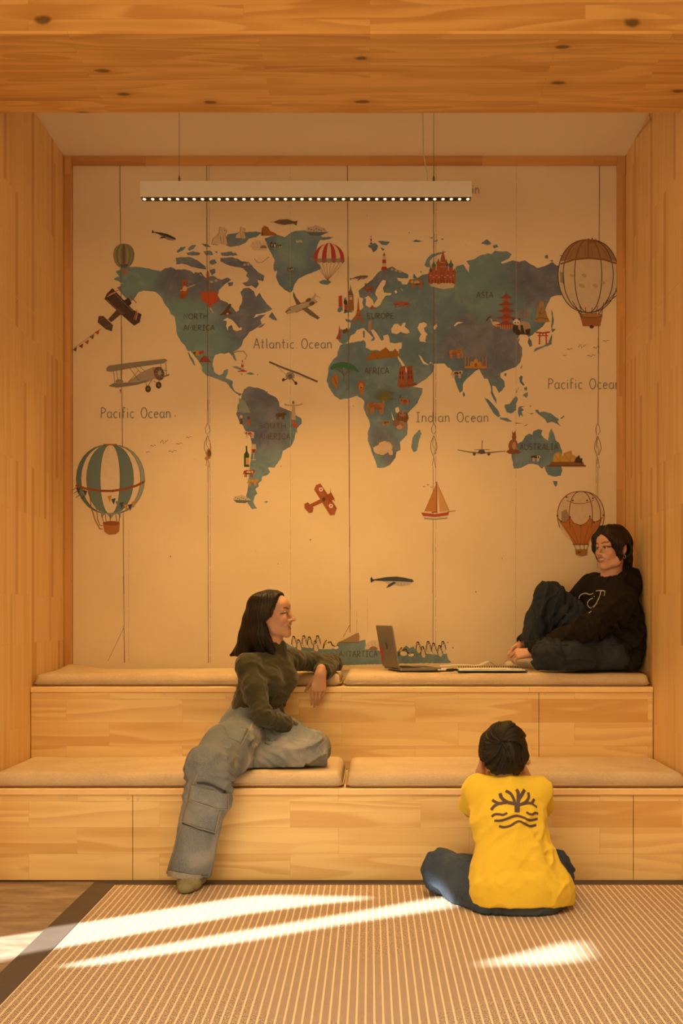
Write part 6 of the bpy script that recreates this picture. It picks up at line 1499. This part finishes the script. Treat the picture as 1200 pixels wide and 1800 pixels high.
# ================= woman in the black hoodie, on the upper step =============
wb = empty('person', W(1040, 1178, 5.7), 'woman in black hoodie and dark jeans leaning back against the right wall', 'person')
hR, hL = A3(W(1066, 1142, 5.84)), A3(W(1068, 1150, 5.64)); kR, aR = A3(W(963, 1050, 5.85)), A3(W(934, 1152, 5.82)); kL, aL = A3(W(962, 1155, 5.555)), A3(W(1035, 1163, 5.70))
sR, sL = A3(W(1042, 1036, 5.87)), A3(W(1090, 1056, 5.61)); eL, wL = A3(W(1036, 1103, 5.51)), A3(W(934, 1147, 5.66)); eR, wR = A3(W(968, 1095, 6.00)), A3(W(917, 1132, 5.86))
t0, t1, t2, t3, nk = [A3(W(*q)) for q in ((1076, 1150, 5.74), (1080, 1115, 5.74), (1077, 1075, 5.745), (1073, 1047, 5.745), (1074, 1012, 5.74))]
latB = nv(sL - sR); frB = np.array([-1, -.18, 0]); frB = nv(frB - latB * (frB @ latB))
hcB = A3(W(1076, 964, 5.72)); fB, uB, sB = (-.845, -.535, -.03), (-.10, 0, 1), .90
B = Field(*bounds([hR, aR + [-.14, 0, -.05], kL, hcB + [.05, 0, .04], eR, sL, eL, wL, wR], .13), .0034)
limb(B, [t0, t1, t2, t3], [.085, .078, .082, .076], .05, flat=latB, ratio=1.4); limb(B, [t3 + [0, 0, .02], nk, hcB + [.01, 0, -.05]], [.07, .047, .047], .03)
for s_, e_, w_ in ((sR, eR, wR), (sL, eL, wL)): limb(B, [t3 + [0, 0, .03], s_, e_, w_], [.055, .036, .030, .0235], .02)
for h_, k_, a_ in ((hR, kR, aR), (hL, kL, aL)): limb(B, [h_, k_, a_], [.075, .054, .036], .03)
ftB = [A3(p) for p in ((aR[0] + .01, 5.815, .905), (aR[0] - .07, 5.795, .898), (aR[0] - .118, 5.785, .890))]
limb(B, [aR, ftB[0], ftB[1], ftB[2]], [.034, .028, .026, .018], .02); limb(B, [aL, aL + [.05, .04, -.01]], [.034, .028], .02)
B.cut((0, 0, .8755), (0, 0, -1), .006, None, (2, 7, .95))
head(B, hcB, fB, uB, sB, True, .8)
frB_h = frame(fB, uB)
hand(B, wL, (-1, .10, -.08), (-.05, -.62, .78), 1, .86, ((38, 52, 30), (42, 55, 30), (46, 55, 32), (50, 55, 32)), 1.5, (26, 30, 20))
hand(B, wR, (-.80, -.42, -.38), (-.45, .25, .85), -1, .86, ((30, 45, 25), (34, 48, 25), (38, 50, 28), (40, 50, 28)), 1.5, (24, 25, 20))
V, Q = B.mesh(); V, Q = keep_largest(V, Q); V = relax(V, Q, 1, .4)
bo = mesh_obj('body', V, Q, M['skin'], wb, True, face_colours(V, hcB, frB_h, sB, SKIN_B)); del B
S = Field(*bounds([t0 + [.06, 0, 0], sR, sL, eL, eR, wL, wR, nk, t0 + [0, -.1, -.08]], .17), .0042)
limb(S, [t0 + [.01, 0, -.02], t1 + [.005, 0, 0], t2, t3], [.110, .112, .108, .090], .06, flat=latB, ratio=1.55)
limb(S, [t3 + [0, 0, .004], sL + [0, 0, -.008], eL], [.074, .064, .060], .05); limb(S, [eL, eL * .4 + wL * .6, wL], [.062, .048, .036], .03)
limb(S, [t3 + [0, 0, .012], sR, eR], [.080, .070, .058], .05); limb(S, [eR, wR], [.058, .036], .03)
# the hood lies in a thick roll round the neck, open at the throat
hood = [A3(W(*q)) for q in ((1066, 1030, 5.65), (1084, 1022, 5.63), (1103, 1016, 5.69), (1110, 1014, 5.76), (1098, 1010, 5.83), (1074, 1012, 5.86), (1059, 1022, 5.83))]
limb(S, hood, [.016, .024, .031, .035, .032, .024, .016], .03); S.ell(A3(W(1110, 1030, 5.75)), (.046, .10, .060), None, .04)
S.cap(A3(W(1063, 990, 5.68)), A3(W(1058, 1019, 5.66)), .046, .012, .012, op='sub'); S.cap(nk + [0, 0, .09], nk + [-.005, 0, .0], .062, .052, .01, op='sub')
S.cut(wL + (eL - wL) * .03, wL - eL, .003, wL - .06, wL + .06); S.cut(wR + (eR - wR) * .03, wR - eR, .003, wR - .06, wR + .06)
S.cut((XR - .003, 0, 0), (1, 0, 0), .004); S.cut((0, 0, .874), (0, 0, -1), .01)
S.disp(lambda P: pleats(P, eL, eL - sL + (wL - eL), 70, .0080, .12, 21) + pleats(P, eL * .4 + wL * .6, wL - eL, 85, .0055, .10, 22) + pleats(P, sL + [-.03, -.03, -.08], (.8, 0, .8), 60, .0065, .11, 23) + pleats(P, t1 + [-.02, -.16, 0], (.6, .1, 1), 62, .0080, .15, 24) + pleats(P, t2 + frB * .1, (.4, .3, 1), 70, .006, .10, 25) * .6 + drape(P, (.7, .2, .6), .0068, 16, 5, 3) + drape(P, (.2, .1, 1), .0035, 26, 7, 6) + .0015 * fbm(P * 9, 2))
S.cut((XR - .002, 0, 0), (1, 0, 0), 0); S.cut((0, 0, .8745), (0, 0, -1), 0)
ho, bvH = garment('hoodie', S, M['hoodie'], wb); del S
h3 = lambda q: [(820 + x / 3.158, 840 + y / 3.158) for x, y in q]
strip_obj('chest_print', bvH, [pxpath(curvy(h3(p_)), 1) for p_ in ([(624, 672), (627, 657), (640, 645), (662, 641), (682, 648), (700, 644), (704, 638)], [(719, 628), (735, 625), (757, 627), (768, 632), (764, 656)], [(745, 628), (741, 652), (728, 680), (706, 712), (688, 721), (674, 710), (672, 692), (684, 676), (702, 668)], [(738, 660), (726, 692), (704, 722)], [(676, 754), (690, 742)], [(708, 656), (712, 660)])], .0042, M['print_white'], ho, .0022)
J = Field(*bounds([hR, hL, kR + [0, 0, .03], kL, aR + [0, 0, -.04], t0], .12), .0040)
limb(J, [t1 + [0, 0, -.03], t0 + [-.01, 0, -.02]], [.095, .10], .04, flat=latB, ratio=1.4)
limb(J, [hR + [-.02, 0, .02], (hR + kR) / 2, kR], [.100, .094, .076], .05); limb(J, [kR + [.004, 0, 0], A3(W(948, 1090, 5.84)), A3(W(935, 1134, 5.82))], [.074, .074, .066], .03)
hmB = A3(W(934, 1131, 5.82)); J.cut(hmB, (-.22, -.05, -1), .002, hmB - .11, hmB + .11); J.cap(hmB + [-.01, 0, -.03], hmB + [.01, 0, .03], .050, .046, .003, op='sub')
limb(J, [hL + [0, -.01, 0], (hL + kL) / 2 + [0, -.02, .0], kL + [.0, .0, .004]], [.098, .088, .074], .05); limb(J, [kL + [.03, .04, -.01], aL], [.068, .055], .04)
limb(J, [kL + [-.03, .01, .045], kL + [.02, 0, .058]], [.026, .026], .02)
J.cut((0, 0, .8735), (0, 0, -1), .012); J.cut((XR - .004, 0, 0), (1, 0, 0), .004)
J.disp(lambda P: pleats(P, kR + [.04, -.03, -.06], (.7, .1, -.5), 75, .0105, .11, 31) + pleats(P, A3(W(950, 1100, 5.78)), (1, 0, .15), 70, .0070, .10, 32) + pleats(P, kL, (.9, .2, .6), 62, .0095, .12, 33) + pleats(P, (hL + kL) / 2, (.5, .1, 1), 70, .0085, .13, 34) * .5 + np.where(P[:, 2] > 1.0, drape(P, (.25, 0, 1), .0085, 17, 5, 2), drape(P, (1, .2, .15), .0075, 18, 6, 7)) + .0014 * fbm(P * 10, 2))
limb(J, [hL, kL + [.01, 0, 0], aL], [.086, .064, .050], .02); J.cut((0, 0, .874), (0, 0, -1), 0); J.cut((XR - .002, 0, 0), (1, 0, 0), 0)
jb, bvJ2 = garment('jeans', J, M['denim_dark'], wb); del J
strip_obj('hem_stitching', bvJ2, [pxpath([(918, 1124), (926, 1126), (936, 1128), (946, 1130)], 1)], .0030, M['thread_dark'], jb)
K_ = Field(*bounds(ftB + [aR], .08), .0028); limb(K_, [ftB[0], ftB[1], ftB[2]], [.034, .032, .023], .02, flat=(0, 1, 0), ratio=1.25); limb(K_, [aR + [0, 0, .0], ftB[0]], [.036, .034], .02)
K_.cut((0, 0, .8735), (0, 0, -1), .006); K_.disp(lambda P: .0012 * fbm(P * 28, 2)); garment('sock', K_, M['sock_white'], wb)
tube_obj('sock_cuff', [aR + [0.004, 0, .012], aR + [.004, 0, .05], aR + [.008, 0, .10]], [.0385, .041, .043], M['sock_teal'], wb, 20)
f_, l_, u_ = frB_h; TB = lambda a, b, c: hcB + sB * (f_ * a + l_ * b + u_ * c)
H = Field(*bounds([TB(-.16, .11, -.17), TB(.13, -.12, .15), TB(-.16, -.12, .15), TB(.12, .12, -.15)], .03), .0028)
H.ell(TB(-.012, 0, .040), (.108 * sB, .088 * sB, .095 * sB), frB_h, .02)
for sg in (-1, 1):
    limb(H, [TB(.045, sg * .030, .112), TB(.060, sg * .058, .060), TB(.046, sg * .074, .005), TB(.026, sg * .076, -.045), TB(.026, sg * .070, -.085)], [.018, .022, .022, .015, .004], .022)
    limb(H, [TB(0, sg * .05, .09), TB(.01, sg * .080, .03), TB(-.03, sg * .078, -.02), TB(-.055, sg * .055, -.07)], [.03, .024, .024, .02], .03)
limb(H, [TB(.062, .012, .100), TB(.088, .030, .050), TB(.090, .040, .02)], [.006, .005, .002], .006)
limb(H, [TB(-.08, 0, .02), TB(-.088, 0, -.06), TB(-.088, 0, -.11), TB(-.082, 0, -.15)], [.05, .036, .026, .018], .03)
hcut(H, hcB, frB_h, sB, [-.2, -.10, -.05, -.02, .02, .05, .07, .085, .112, .125, .16], [-.01, .030, .040, .054, .074, .084, .088, .084, .080, .12, .2], lside=-1)
hcut(H, hcB, frB_h, sB, [-.2, -.10, -.06, -.03, .01, .04, .065, .085, .112, .125, .16], [-.02, .020, .026, .040, .060, .074, .084, .086, .080, .12, .2], lside=1)
for sg in (-1, 1): H.ell(TB(-.008, sg * .092, -.016), (.027 * sB, .040 * sB, .035 * sB), frB_h, .006, 'sub')
H.disp(strands(hcB, frB_h, 56, .0015, 3.2), .02)
V, Q = H.mesh(); V, Q = keep_largest(V, Q); V = relax(V, Q, 1, .3)
mesh_obj('hair', V, Q, M['hair_brown'], wb, True, hair_coords(V, hcB, frB_h)); del H
bm = bmesh.new(); e0 = TB(-.004, .086, -.046); tube(bm, [Vector(e0) + Vector((0.006 * math.cos(a), 0.003 * math.sin(a), -.008 + .009 * math.sin(a))) for a in np.linspace(0, 2 * math.pi, 15)], .0013, 6, False); bm_obj('earring', bm, M['brass'], wb, True)

# ================= child in the yellow shirt, on the carpet =================
wc = empty('person', W(905, 1610, 4.32), 'child in yellow shirt with grey tree print, sitting cross-legged on the carpet', 'person')
pC, q1, q2, q3, n3 = [A3(W(*q)) for q in ((908, 1580, 4.38), (901, 1505, 4.41), (893, 1435, 4.445), (890, 1394, 4.465), (885, 1360, 4.49))]
cL, cR = A3(W(838, 1388, 4.475)), A3(W(944, 1390, 4.475)); eLc, eRc = A3(W(828, 1422, 4.69)), A3(W(952, 1424, 4.69)); wLc, wRc = A3(W(846, 1356, 4.615)), A3(W(920, 1360, 4.615))
gL, gR = A3(W(868, 1585, 4.39)), A3(W(945, 1585, 4.39)); kLc, kRc = A3(W(779, 1530, 4.61)), A3(W(969, 1530, 4.61)); mL, mR = A3([.50, 4.735, .065]), A3([.62, 4.700, .060])
hcC = A3(W(883, 1327, 4.525)); fC, uC, sC = (.03, 1, .06), (0, -.05, 1), .95
B = Field(*bounds([pC, kLc, kRc, mL, hcC + [0, 0, .05], eLc, eRc, hcC + [0, .05, 0]], .125), .0034)
limb(B, [pC, q1, q2, q3], [.085, .078, .082, .070], .05, flat=(1, 0, 0), ratio=1.35); limb(B, [q3, n3, hcC + [0, -.005, -.045]], [.065, .046, .046], .03)
for s_, e_, w_ in ((cL, eLc, wLc), (cR, eRc, wRc)): limb(B, [q3 + [0, 0, .01], s_, e_, w_], [.05, .040, .032, .0235], .02)
for h_, k_, a_ in ((gL, kLc, mL), (gR, kRc, mR)): limb(B, [h_, k_, a_, a_ + [0, .03, -.012]], [.07, .05, .036, .03], .03)
B.cut((0, 0, .0125), (0, 0, -1), .006, None, (2, 7, .1))
head(B, hcC, fC, uC, sC, False, .7, (.009, -.020))
hand(B, wLc, (.10, .28, 1), (-1, .1, .1), 1, .74, ((18, 30, 18), (20, 32, 18), (22, 34, 18), (26, 36, 20)), 2, (30, 20, 15))
hand(B, wRc, (-.10, .28, 1), (1, .1, .1), -1, .74, ((18, 30, 18), (20, 32, 18), (22, 34, 18), (26, 36, 20)), 2, (30, 20, 15))
V, Q = B.mesh(); V, Q = keep_largest(V, Q); V = relax(V, Q, 1, .4)
mesh_obj('body', V, Q, M['skin'], wc, True, face_colours(V, hcC, frame(fC, uC), sC, SKIN_C, smile=False)); del B
S = Field(*bounds([pC + [0, -.02, -.05], q3, cL, cR, eLc, eRc, n3], .19), .0040)
limb(S, [pC + [.005, .0, -.03], pC + [.004, 0, .05], pC * .45 + q1 * .55], [.123, .117, .104], .06, flat=(1, 0, 0), ratio=1.42); limb(S, [pC * .45 + q1 * .55, q1, q2, q3 + [0, 0, -.012]], [.104, .098, .098, .074], .06, flat=(1, 0, 0), ratio=1.32)
for s_, e_, sg in ((cL, eLc, -1), (cR, eRc, 1)):
    limb(S, [q3 + [0, 0, .004], s_, s_ * .35 + e_ * .65 + [sg * .004, 0, -.012]], [.058, .050, .055], .04)
    sd = nv(e_ - s_); cp = s_ + (e_ - s_) * .62; S.cut(cp, sd, .003, cp - .10, cp + .10); S.cap(cp + sd * .04, cp - sd * .05, .052, .044, .003, op='sub')
limb(S, [A3(W(975, 1562, 4.36)), A3(W(985, 1575, 4.40))], [.045, .05], .06)
S.cap(n3 + [0, .0, .06], n3 + [0, 0, -.012], .064, .060, .008, op='sub')
S.cut((0, 4.24, .046), (0, -.12, -1), .004)
S.disp(lambda P: pleats(P, A3(W(965, 1520, 4.3)), (.55, 0, 1), 60, .0085, .11, 41) + pleats(P, A3(W(985, 1560, 4.32)), (1, .2, .5), 55, .0080, .09, 42) + pleats(P, A3(W(848, 1565, 4.28)), (1, 0, .25), 58, .0065, .11, 43) + pleats(P, A3(W(935, 1410, 4.38)), (.7, 0, .75), 65, .0055, .07, 44) + pleats(P, A3(W(848, 1440, 4.40)), (.8, 0, -.6), 60, .0050, .08, 45) + pleats(P, A3(W(905, 1585, 4.26)), (1, 0, .1), 42, .0055, .15, 46) + .0026 * fbm(P * 6, 3) if False else np.clip((P[:, 2] - .045) / .09, .12, 1) * .62 * (pleats(P, A3(W(965, 1520, 4.3)), (.55, 0, 1), 46, .0105, .11, 41) + pleats(P, A3(W(985, 1560, 4.32)), (1, .2, .5), 48, .0100, .09, 42) + pleats(P, A3(W(848, 1565, 4.28)), (1, 0, .25), 46, .0080, .11, 43) + pleats(P, A3(W(935, 1410, 4.38)), (.7, 0, .75), 55, .0060, .07, 44) + pleats(P, A3(W(848, 1440, 4.40)), (.8, 0, -.6), 50, .0060, .08, 45) + pleats(P, A3(W(905, 1575, 4.26)), (1, 0, .1), 34, .0060, .15, 46)) * .45 + np.clip((P[:, 2] - .03) / .12, .35, 1) * (drape(P, (.25, .1, 1), .0068, 15, 4.5, 4) * np.clip((.47 - P[:, 2]) / .25, .25, 1) + drape(P, (.8, 0, .6), .0034, 20, 6, 9)))
sh, bvS = garment('t_shirt', S, M['tshirt'], wc); del S
c7 = lambda q: [(720 + x / 3.75, 1240 + y / 3.75) for x, y in q]
px2m = lambda w: 1.3 * w / 3.75 * 4.36 / FPX
for w_, ps in ((27, [[(706, 704), (708, 660)]]), (18, [[(595, 580), (606, 612), (642, 638), (700, 652)], [(755, 556), (736, 590), (716, 625), (710, 660)], [(700, 555), (713, 580), (712, 660)]]), (15, [[(706, 656), (662, 641), (604, 645), (562, 660), (536, 690)], [(543, 625), (575, 642), (610, 648)], [(632, 564), (662, 580), (682, 612), (694, 650)], [(779, 574), (782, 608), (762, 638), (718, 656)], [(818, 617), (806, 640), (795, 648)], [(712, 662), (768, 646), (802, 648), (836, 672)]]),
               (12, [[(540, 734), (560, 719), (590, 718), (615, 722), (642, 710)], [(767, 704), (786, 716), (806, 719), (826, 708), (843, 716)], [(558, 761), (600, 758), (640, 746), (680, 731), (710, 728), (750, 741), (790, 756), (840, 746)], [(588, 795), (620, 803), (660, 795), (700, 771), (722, 765), (750, 776), (790, 796), (831, 787)]])):
    strip_obj('tree_print' if w_ > 12 else 'wave_print', bvS, [pxpath(curvy(c7(p_)), 1) for p_ in ps], px2m(w_), M['print_grey'], sh, .0016 + .0002 * (w_ % 5))
bm = bmesh.new(); tube(bm, [n3 + np.array([.0615 * math.cos(a), .0615 * math.sin(a), -.006 + .010 * math.sin(a)]) for a in np.linspace(0, 2 * math.pi, 41)], .0075, 8, False); bm_obj('collar', bm, M['collar'], sh, True)
strip_obj('hem_stitching', bvS, [pxpath([(832, 1590), (860, 1599), (900, 1603), (940, 1601), (975, 1592)], 2)], .0022, M['collar'], sh)
J = Field(*bounds([pC + [0, -.03, 0], kLc, kRc, mL, mR], .12), .0040)
J.ell(pC + [0, -.003, .0], (.150, .108, .096), None, .04)
limb(J, [gL, (gL + kLc) / 2 + [0, 0, .01], kLc], [.094, .086, .083], .05); limb(J, [kLc + [.01, .01, -.01], (kLc + mL) / 2, mL], [.080, .070, .058], .035)
limb(J, [gR, (gR + kRc) / 2 + [0, 0, .01], kRc], [.094, .086, .083], .05); limb(J, [kRc + [-.01, .01, -.01], (kRc + mR) / 2, mR], [.080, .068, .058], .035)
J.cut((0, 0, .0108), (0, 0, -1), .010); J.cut((0, D1 - .004, 0), (0, 1, 0), .006)
J.disp(lambda P: pleats(P, kLc + [.05, -.05, 0], (.8, .3, .6), 62, .0085, .10, 51) + pleats(P, gL + [-.06, -.02, 0], (.9, .2, .5), 70, .0095, .09, 52) + pleats(P, kRc, (.7, .2, .7), 62, .0085, .10, 53) + pleats(P, gR + [.07, 0, 0], (.9, -.2, .4), 70, .0085, .08, 54) * .5 + drape(P, (.7, .6, .1), .0065, 18, 6, 2) + .0014 * fbm(P * 9, 2))
J.cut((0, 0, .0112), (0, 0, -1), 0); J.cut((0, D1 - .002, 0), (0, 1, 0), 0)
jc, bvJ3 = garment('jeans', J, M['denim_mid'], wc); del J
strip_obj('seam', bvJ3, [pxpath(c7(p_)) for p_ in ([(350, 1130), (330, 1200), (345, 1290)], [(345, 1205), (330, 1218)])], .0030, M['thread_dark'], jc)
f_, l_, u_ = frame(fC, uC); frC_h = (f_, l_, u_); TC = lambda a, b, c: hcC + sC * (f_ * a + l_ * b + u_ * c)
H = Field(*bounds([TC(-.14, .13, -.12), TC(.14, -.13, .17)], .02), .0028)
H.ell(TC(-.012, 0, .032), (.118 * sC, .098 * sC, .100 * sC), frC_h, .02); H.ell(TC(-.050, 0, .0), (.078 * sC, .092 * sC, .072 * sC), frC_h, .03); H.ell(TC(-.035, -.012, .090), (.060 * sC, .062 * sC, .050 * sC), frC_h, .04)
limb(H, [TC(-.085, 0, .0), TC(-.075, 0, -.055)], [.05, .034], .03, flat=l_, ratio=1.6)
hcut(H, hcC, frC_h, sC, [-.2, -.085, -.06, -.03, .02, .05, .09, .16], [-.11, -.085, -.030, -.016, .045, .075, .10, .2])
for sg in (-1, 1): H.ell(TC(.012, sg * .092, -.018), (.034 * sC, .030 * sC, .036 * sC), frC_h, .006, 'sub')
idx_, P_ = H.near(.5); q_ = (P_ - hcC.astype(np.float32)) / sC
H.F[idx_] = np.maximum(H.F[idx_], (np.abs(q_ @ l_.astype(np.float32)) - np.interp(q_ @ u_.astype(np.float32), [-.09, -.07, -.045, -.022, .0, .05], [.036, .050, .066, .082, .100, .2])) * sC * .8)
H.cut(TC(-.08, 0, -.074), u_ * -1.0 + f_ * .25, .006)
H.cap(n3 + [0, -.02, -.03], hcC + [0, -.0, -.075], .066, .052, .010, op='sub')
wc_ = TC(-.075, .02, .095)
def boyhair(P):
    q = P - wc_.astype(np.float32); a, b, c = q @ f_.astype(np.float32), q @ l_.astype(np.float32), q @ u_.astype(np.float32)
    r = np.sqrt(a * a + b * b + c * c); th = np.arctan2(b, c - .4 * a) + r * 9
    return .0048 * vnoise(np.stack([th * 7, r * 9, r * 0 + 3], 1)) + .0013 * np.sin(th * 34 + 4.5 * vnoise(P * 24)) * np.clip(r / .05, 0, 1) + .0042 * fbm(P * 24, 3)
H.disp(boyhair, .02)
V, Q = H.mesh(); V, Q = keep_largest(V, Q); V = relax(V, Q, 1, .3)
qv = V - wc_.astype(np.float32); rv = np.linalg.norm(qv, axis=1); thv = np.arctan2(qv @ l_.astype(np.float32), qv @ u_.astype(np.float32)) + rv * 9
mesh_obj('hair', V, Q, M['hair_boy'], wc, True, np.stack([thv / 6.28 + .5, rv * 3, rv * 0 + .3], 1)); del H
# ------------------------------------------------------------------ things on the cushions
ZT = H2 + TH + .0095
lap = empty('laptop', (.11, 5.72, ZT), 'open grey laptop seen from behind its lid on the upper cushion', 'laptop')
hinge = Vector((.148, 5.57, ZT)); hv = Vector((-.076, .297, 0)).normalized(); wv_ = Vector((hv.y, -hv.x, 0)); Lw, Ld = .304, .212
def slab(bm, o, a, b, n, la, lb, th, r=.010, seg=5):
    """thin plate with rounded corners: o corner, a and b its sides, n its thickness"""
    pts = []
    for cx_, cy_, a0 in ((la - r, lb - r, 0), (r, lb - r, 90), (r, r, 180), (la - r, r, 270)):
        for k in range(seg + 1): pts.append((cx_ + r * math.cos(math.radians(a0 + 90 * k / seg)), cy_ + r * math.sin(math.radians(a0 + 90 * k / seg))))
    lo_ = [bm.verts.new(o + a * p + b * q) for p, q in pts]; hi_ = [bm.verts.new(o + a * p + b * q + n * th) for p, q in pts]
    bm.faces.new(lo_[::-1]); bm.faces.new(hi_)
    for k in range(len(pts)): bm.faces.new((lo_[k], lo_[(k + 1) % len(pts)], hi_[(k + 1) % len(pts)], hi_[k]))
upz = Vector((0, 0, 1))
bm = bmesh.new(); slab(bm, hinge, hv, wv_, upz, Lw, Ld, .012); base = bm_obj('base', bm, M['aluminium'], lap)
bm = bmesh.new()
for r_ in range(5):
    for c_ in range(13): slab(bm, hinge + hv * (.022 + c_ * .0202) + wv_ * (.022 + r_ * .019) + upz * .012, hv, wv_, upz, .0172, .0160, .0012, .002, 2)
bm_obj('keyboard', bm, M['keys'], base)
bm = bmesh.new(); slab(bm, hinge + hv * .095 + wv_ * .128 + upz * .012, hv, wv_, upz, .115, .072, .0006, .004, 3); bm_obj('trackpad', bm, M['black_plastic'], base)
lv = (upz * math.cos(math.radians(10)) - wv_ * math.sin(math.radians(10))).normalized(); ln = hv.cross(lv).normalized()
if ln.dot(wv_) > 0: ln = -ln     # towards the back of the lid
lo_ = hinge + upz * .013 - wv_ * .002
bm = bmesh.new(); slab(bm, lo_, hv, lv, ln, Lw, Ld, .006); lid = bm_obj('lid', bm, M['aluminium'], lap)
bm = bmesh.new(); slab(bm, lo_ + hv * .006 + lv * .008 - ln * .0008, hv, lv, ln, Lw - .012, Ld - .014, .0007, .006, 4); bm_obj('screen', bm, M['screen'], lid)
tube_obj('hinge', [hinge + hv * .03 + upz * .011, hinge + hv * (Lw - .03) + upz * .011], .0055, M['black_plastic'], lap)
def lidmark(name, polys, mat):
    bm = bmesh.new()
    for pg in polys:
        tr = tessellate_polygon([[Vector((x, y, 0)) for x, y in pg]]); vs = [bm.verts.new(lo_ + hv * x + lv * y + ln * .0065) for x, y in pg]
        for t_ in tr: bm.faces.new([vs[i] for i in t_])
    return bm_obj(name, bm, mat, lid)
cx_, cy_ = Lw / 2, Ld * .52
el = lambda x, y, rx, ry, n=20, a0=0: [(x + rx * math.cos(2 * math.pi * k / n), y + ry * math.sin(2 * math.pi * k / n)) for k in range(n)]
fruit = [(cx_ + x * .0185, cy_ + y * .0185) for x, y in ((0, .72), (.28, .86), (.62, .80), (.84, .58), (.66, .36), (.60, .08), (.72, -.2), (.92, -.34), (.74, -.74), (.46, -1.0), (.22, -.96), (0, -.9), (-.22, -.96), (-.46, -1.0), (-.78, -.66), (-.95, -.1), (-.88, .46), (-.6, .80), (-.28, .86))]
leaf = [(cx_ + x * .0185, cy_ + y * .0185) for x, y in ((.0, .95), (.06, 1.22), (.22, 1.42), (.40, 1.5), (.36, 1.22), (.20, 1.02))]
lidmark('fruit_logo', [fruit, leaf], M['dark_metal'])
lidmark('pink_sticker', [[(x, y) for x, y in el(Lw - .026, .072, .022, .034, 22)]], M['pink_vinyl'])
lidmark('pink_sticker', [el(Lw - .016, .035, .012, .014, 14)], M['pink_vinyl'])

nb = empty('spiral_notebook', (.68, 5.66, ZT), 'open spiral notebook with white pages beside the seated woman in the hoodie', 'notebook')
x0, x1, y0, y1 = .435, .755, 5.525, 5.735
box_obj('cover', (x0 - .006, y0 - .010, ZT - .001), (x1 + .012, y1 + .005, ZT + .0025), M['teal_card'], nb, .001, 1)
def pages(name, xa_, xb_, ya_, yb_, z, bulge, seed):
    bm = bmesh.new(); g = []; n = 18
    for j in range(2):
        row = []
        for i in range(n + 1):
            u = i / n; z_ = z + bulge * math.sin(math.pi * u) ** 2 + .0012 * math.sin(u * 9 + seed)
            row.append((bm.verts.new((xa_ + (xb_ - xa_) * u, ya_ if j == 0 else yb_, z_ + .004)), bm.verts.new((xa_ + (xb_ - xa_) * u, ya_ if j == 0 else yb_, z + .0))))
        g.append(row)
    for i in range(n):
        for k in (0, 1): bm.faces.new((g[0][i][k], g[0][i + 1][k], g[1][i + 1][k], g[1][i][k]))
        for j in (0, 1): bm.faces.new((g[j][i][0], g[j][i + 1][0], g[j][i + 1][1], g[j][i][1]))
    for i in (0, n): bm.faces.new((g[0][i][0], g[0][i][1], g[1][i][1], g[1][i][0]))
    return bm_obj(name, bm, M['paper'], nb)
pages('page_block', x0, x1, y0, y1, ZT + .0026, .003, 0)
bm = bmesh.new()
for i in range(26):
    x = x0 + .012 + i * (x1 - x0 - .024) / 25
    tube(bm, [(x, y1 - .006 + .0075 * math.cos(a), ZT + .0085 + .0085 * math.sin(a)) for a in np.linspace(0, 2 * math.pi, 13)], .0012, 5, False)
bm_obj('spiral_binding', bm, M['dark_metal'], nb, True)
bm = bmesh.new(); g = []
for i in range(15):
    u = i / 14; g.append([bm.verts.new((.36 + .32 * u, 5.79 + .15 * v, ZT + .012 + .030 * math.exp(-((u - .78) / .10) ** 2) + .006 * math.sin(u * 5))) for v in (0, .5, 1)])
for i in range(14):
    for k in (0, 1): bm.faces.new((g[i][k], g[i + 1][k], g[i + 1][k + 1], g[i][k + 1])).smooth = True
pg_ = bm_obj('turned_page', bm, M['paper'], nb); md = pg_.modifiers.new('thickness', 'SOLIDIFY'); md.thickness = .0008

bk = empty('booklet', (.36, 5.70, ZT), 'small white booklet with a dark spine between laptop and notebook', 'booklet')
R3 = Matrix.Rotation(math.radians(-9), 3, 'Z')
bm = bmesh.new(); add_box(bm, (.345, 5.64, ZT), (.425, 5.80, ZT + .004), 0, 1, R3); bm_obj('pages', bm, M['paper'], bk)
bm = bmesh.new(); add_box(bm, (.335, 5.635, ZT - .0005), (.350, 5.80, ZT + .0062), .001, 1, R3, (.385, 5.72, ZT)); bm_obj('spine', bm, M['teal_card'], bk)
def pen(name, a, b, r, mat, label, tip):
    a, b = Vector(a), Vector(b); root = empty(name, a, label, 'pen'); d_ = (b - a).normalized()
    tube_obj('barrel', [a + d_ * .012, b - d_ * .002, b], [r, r, r * .7], mat, root, 10); tube_obj('tip', [a, a + d_ * .012], [.0008, r], tip, root, 10)
    tube_obj('clip', [b - d_ * .004 + Vector((0, 0, r * 1.1)), b - d_ * .038 + Vector((0, 0, r * 1.3))], .0011, tip, root, 6); return root
pen('marker_pen', (.432, 5.540, ZT + .0085), (.372, 5.562, ZT + .0052), .0048, M['black_plastic'], 'short black marker pen lying at the near left corner of the notebook', M['dark_metal'])
pen('ballpoint_pen', (.318, 5.565, ZT + .0045), (.428, 5.590, ZT + .0045), .0040, M['white_metal'], 'thin pale ballpoint pen lying near the open laptop base', M['dark_metal'])
# unidentified small object beside the child, built as a zipped pouch
zl = H1 + TH + .013
ph_ = empty('small_object', (.69, 5.15, zl), 'small dark unidentified object on the lower cushion beside the right ear of the child', 'small object')
bm = bmesh.new(); add_box(bm, (.640, 5.10, zl), (.712, 5.19, zl + .022), .008, 3, Matrix.Rotation(math.radians(15), 3, 'Z')); bm_obj('pouch', bm, M['linen_seam'], ph_, True)
bm = bmesh.new(); add_box(bm, (.646, 5.140, zl + .0215), (.706, 5.146, zl + .0235), .0008, 1, Matrix.Rotation(math.radians(15), 3, 'Z'), (.676, 5.145, zl)); bm_obj('zip', bm, M['dark_metal'], ph_)
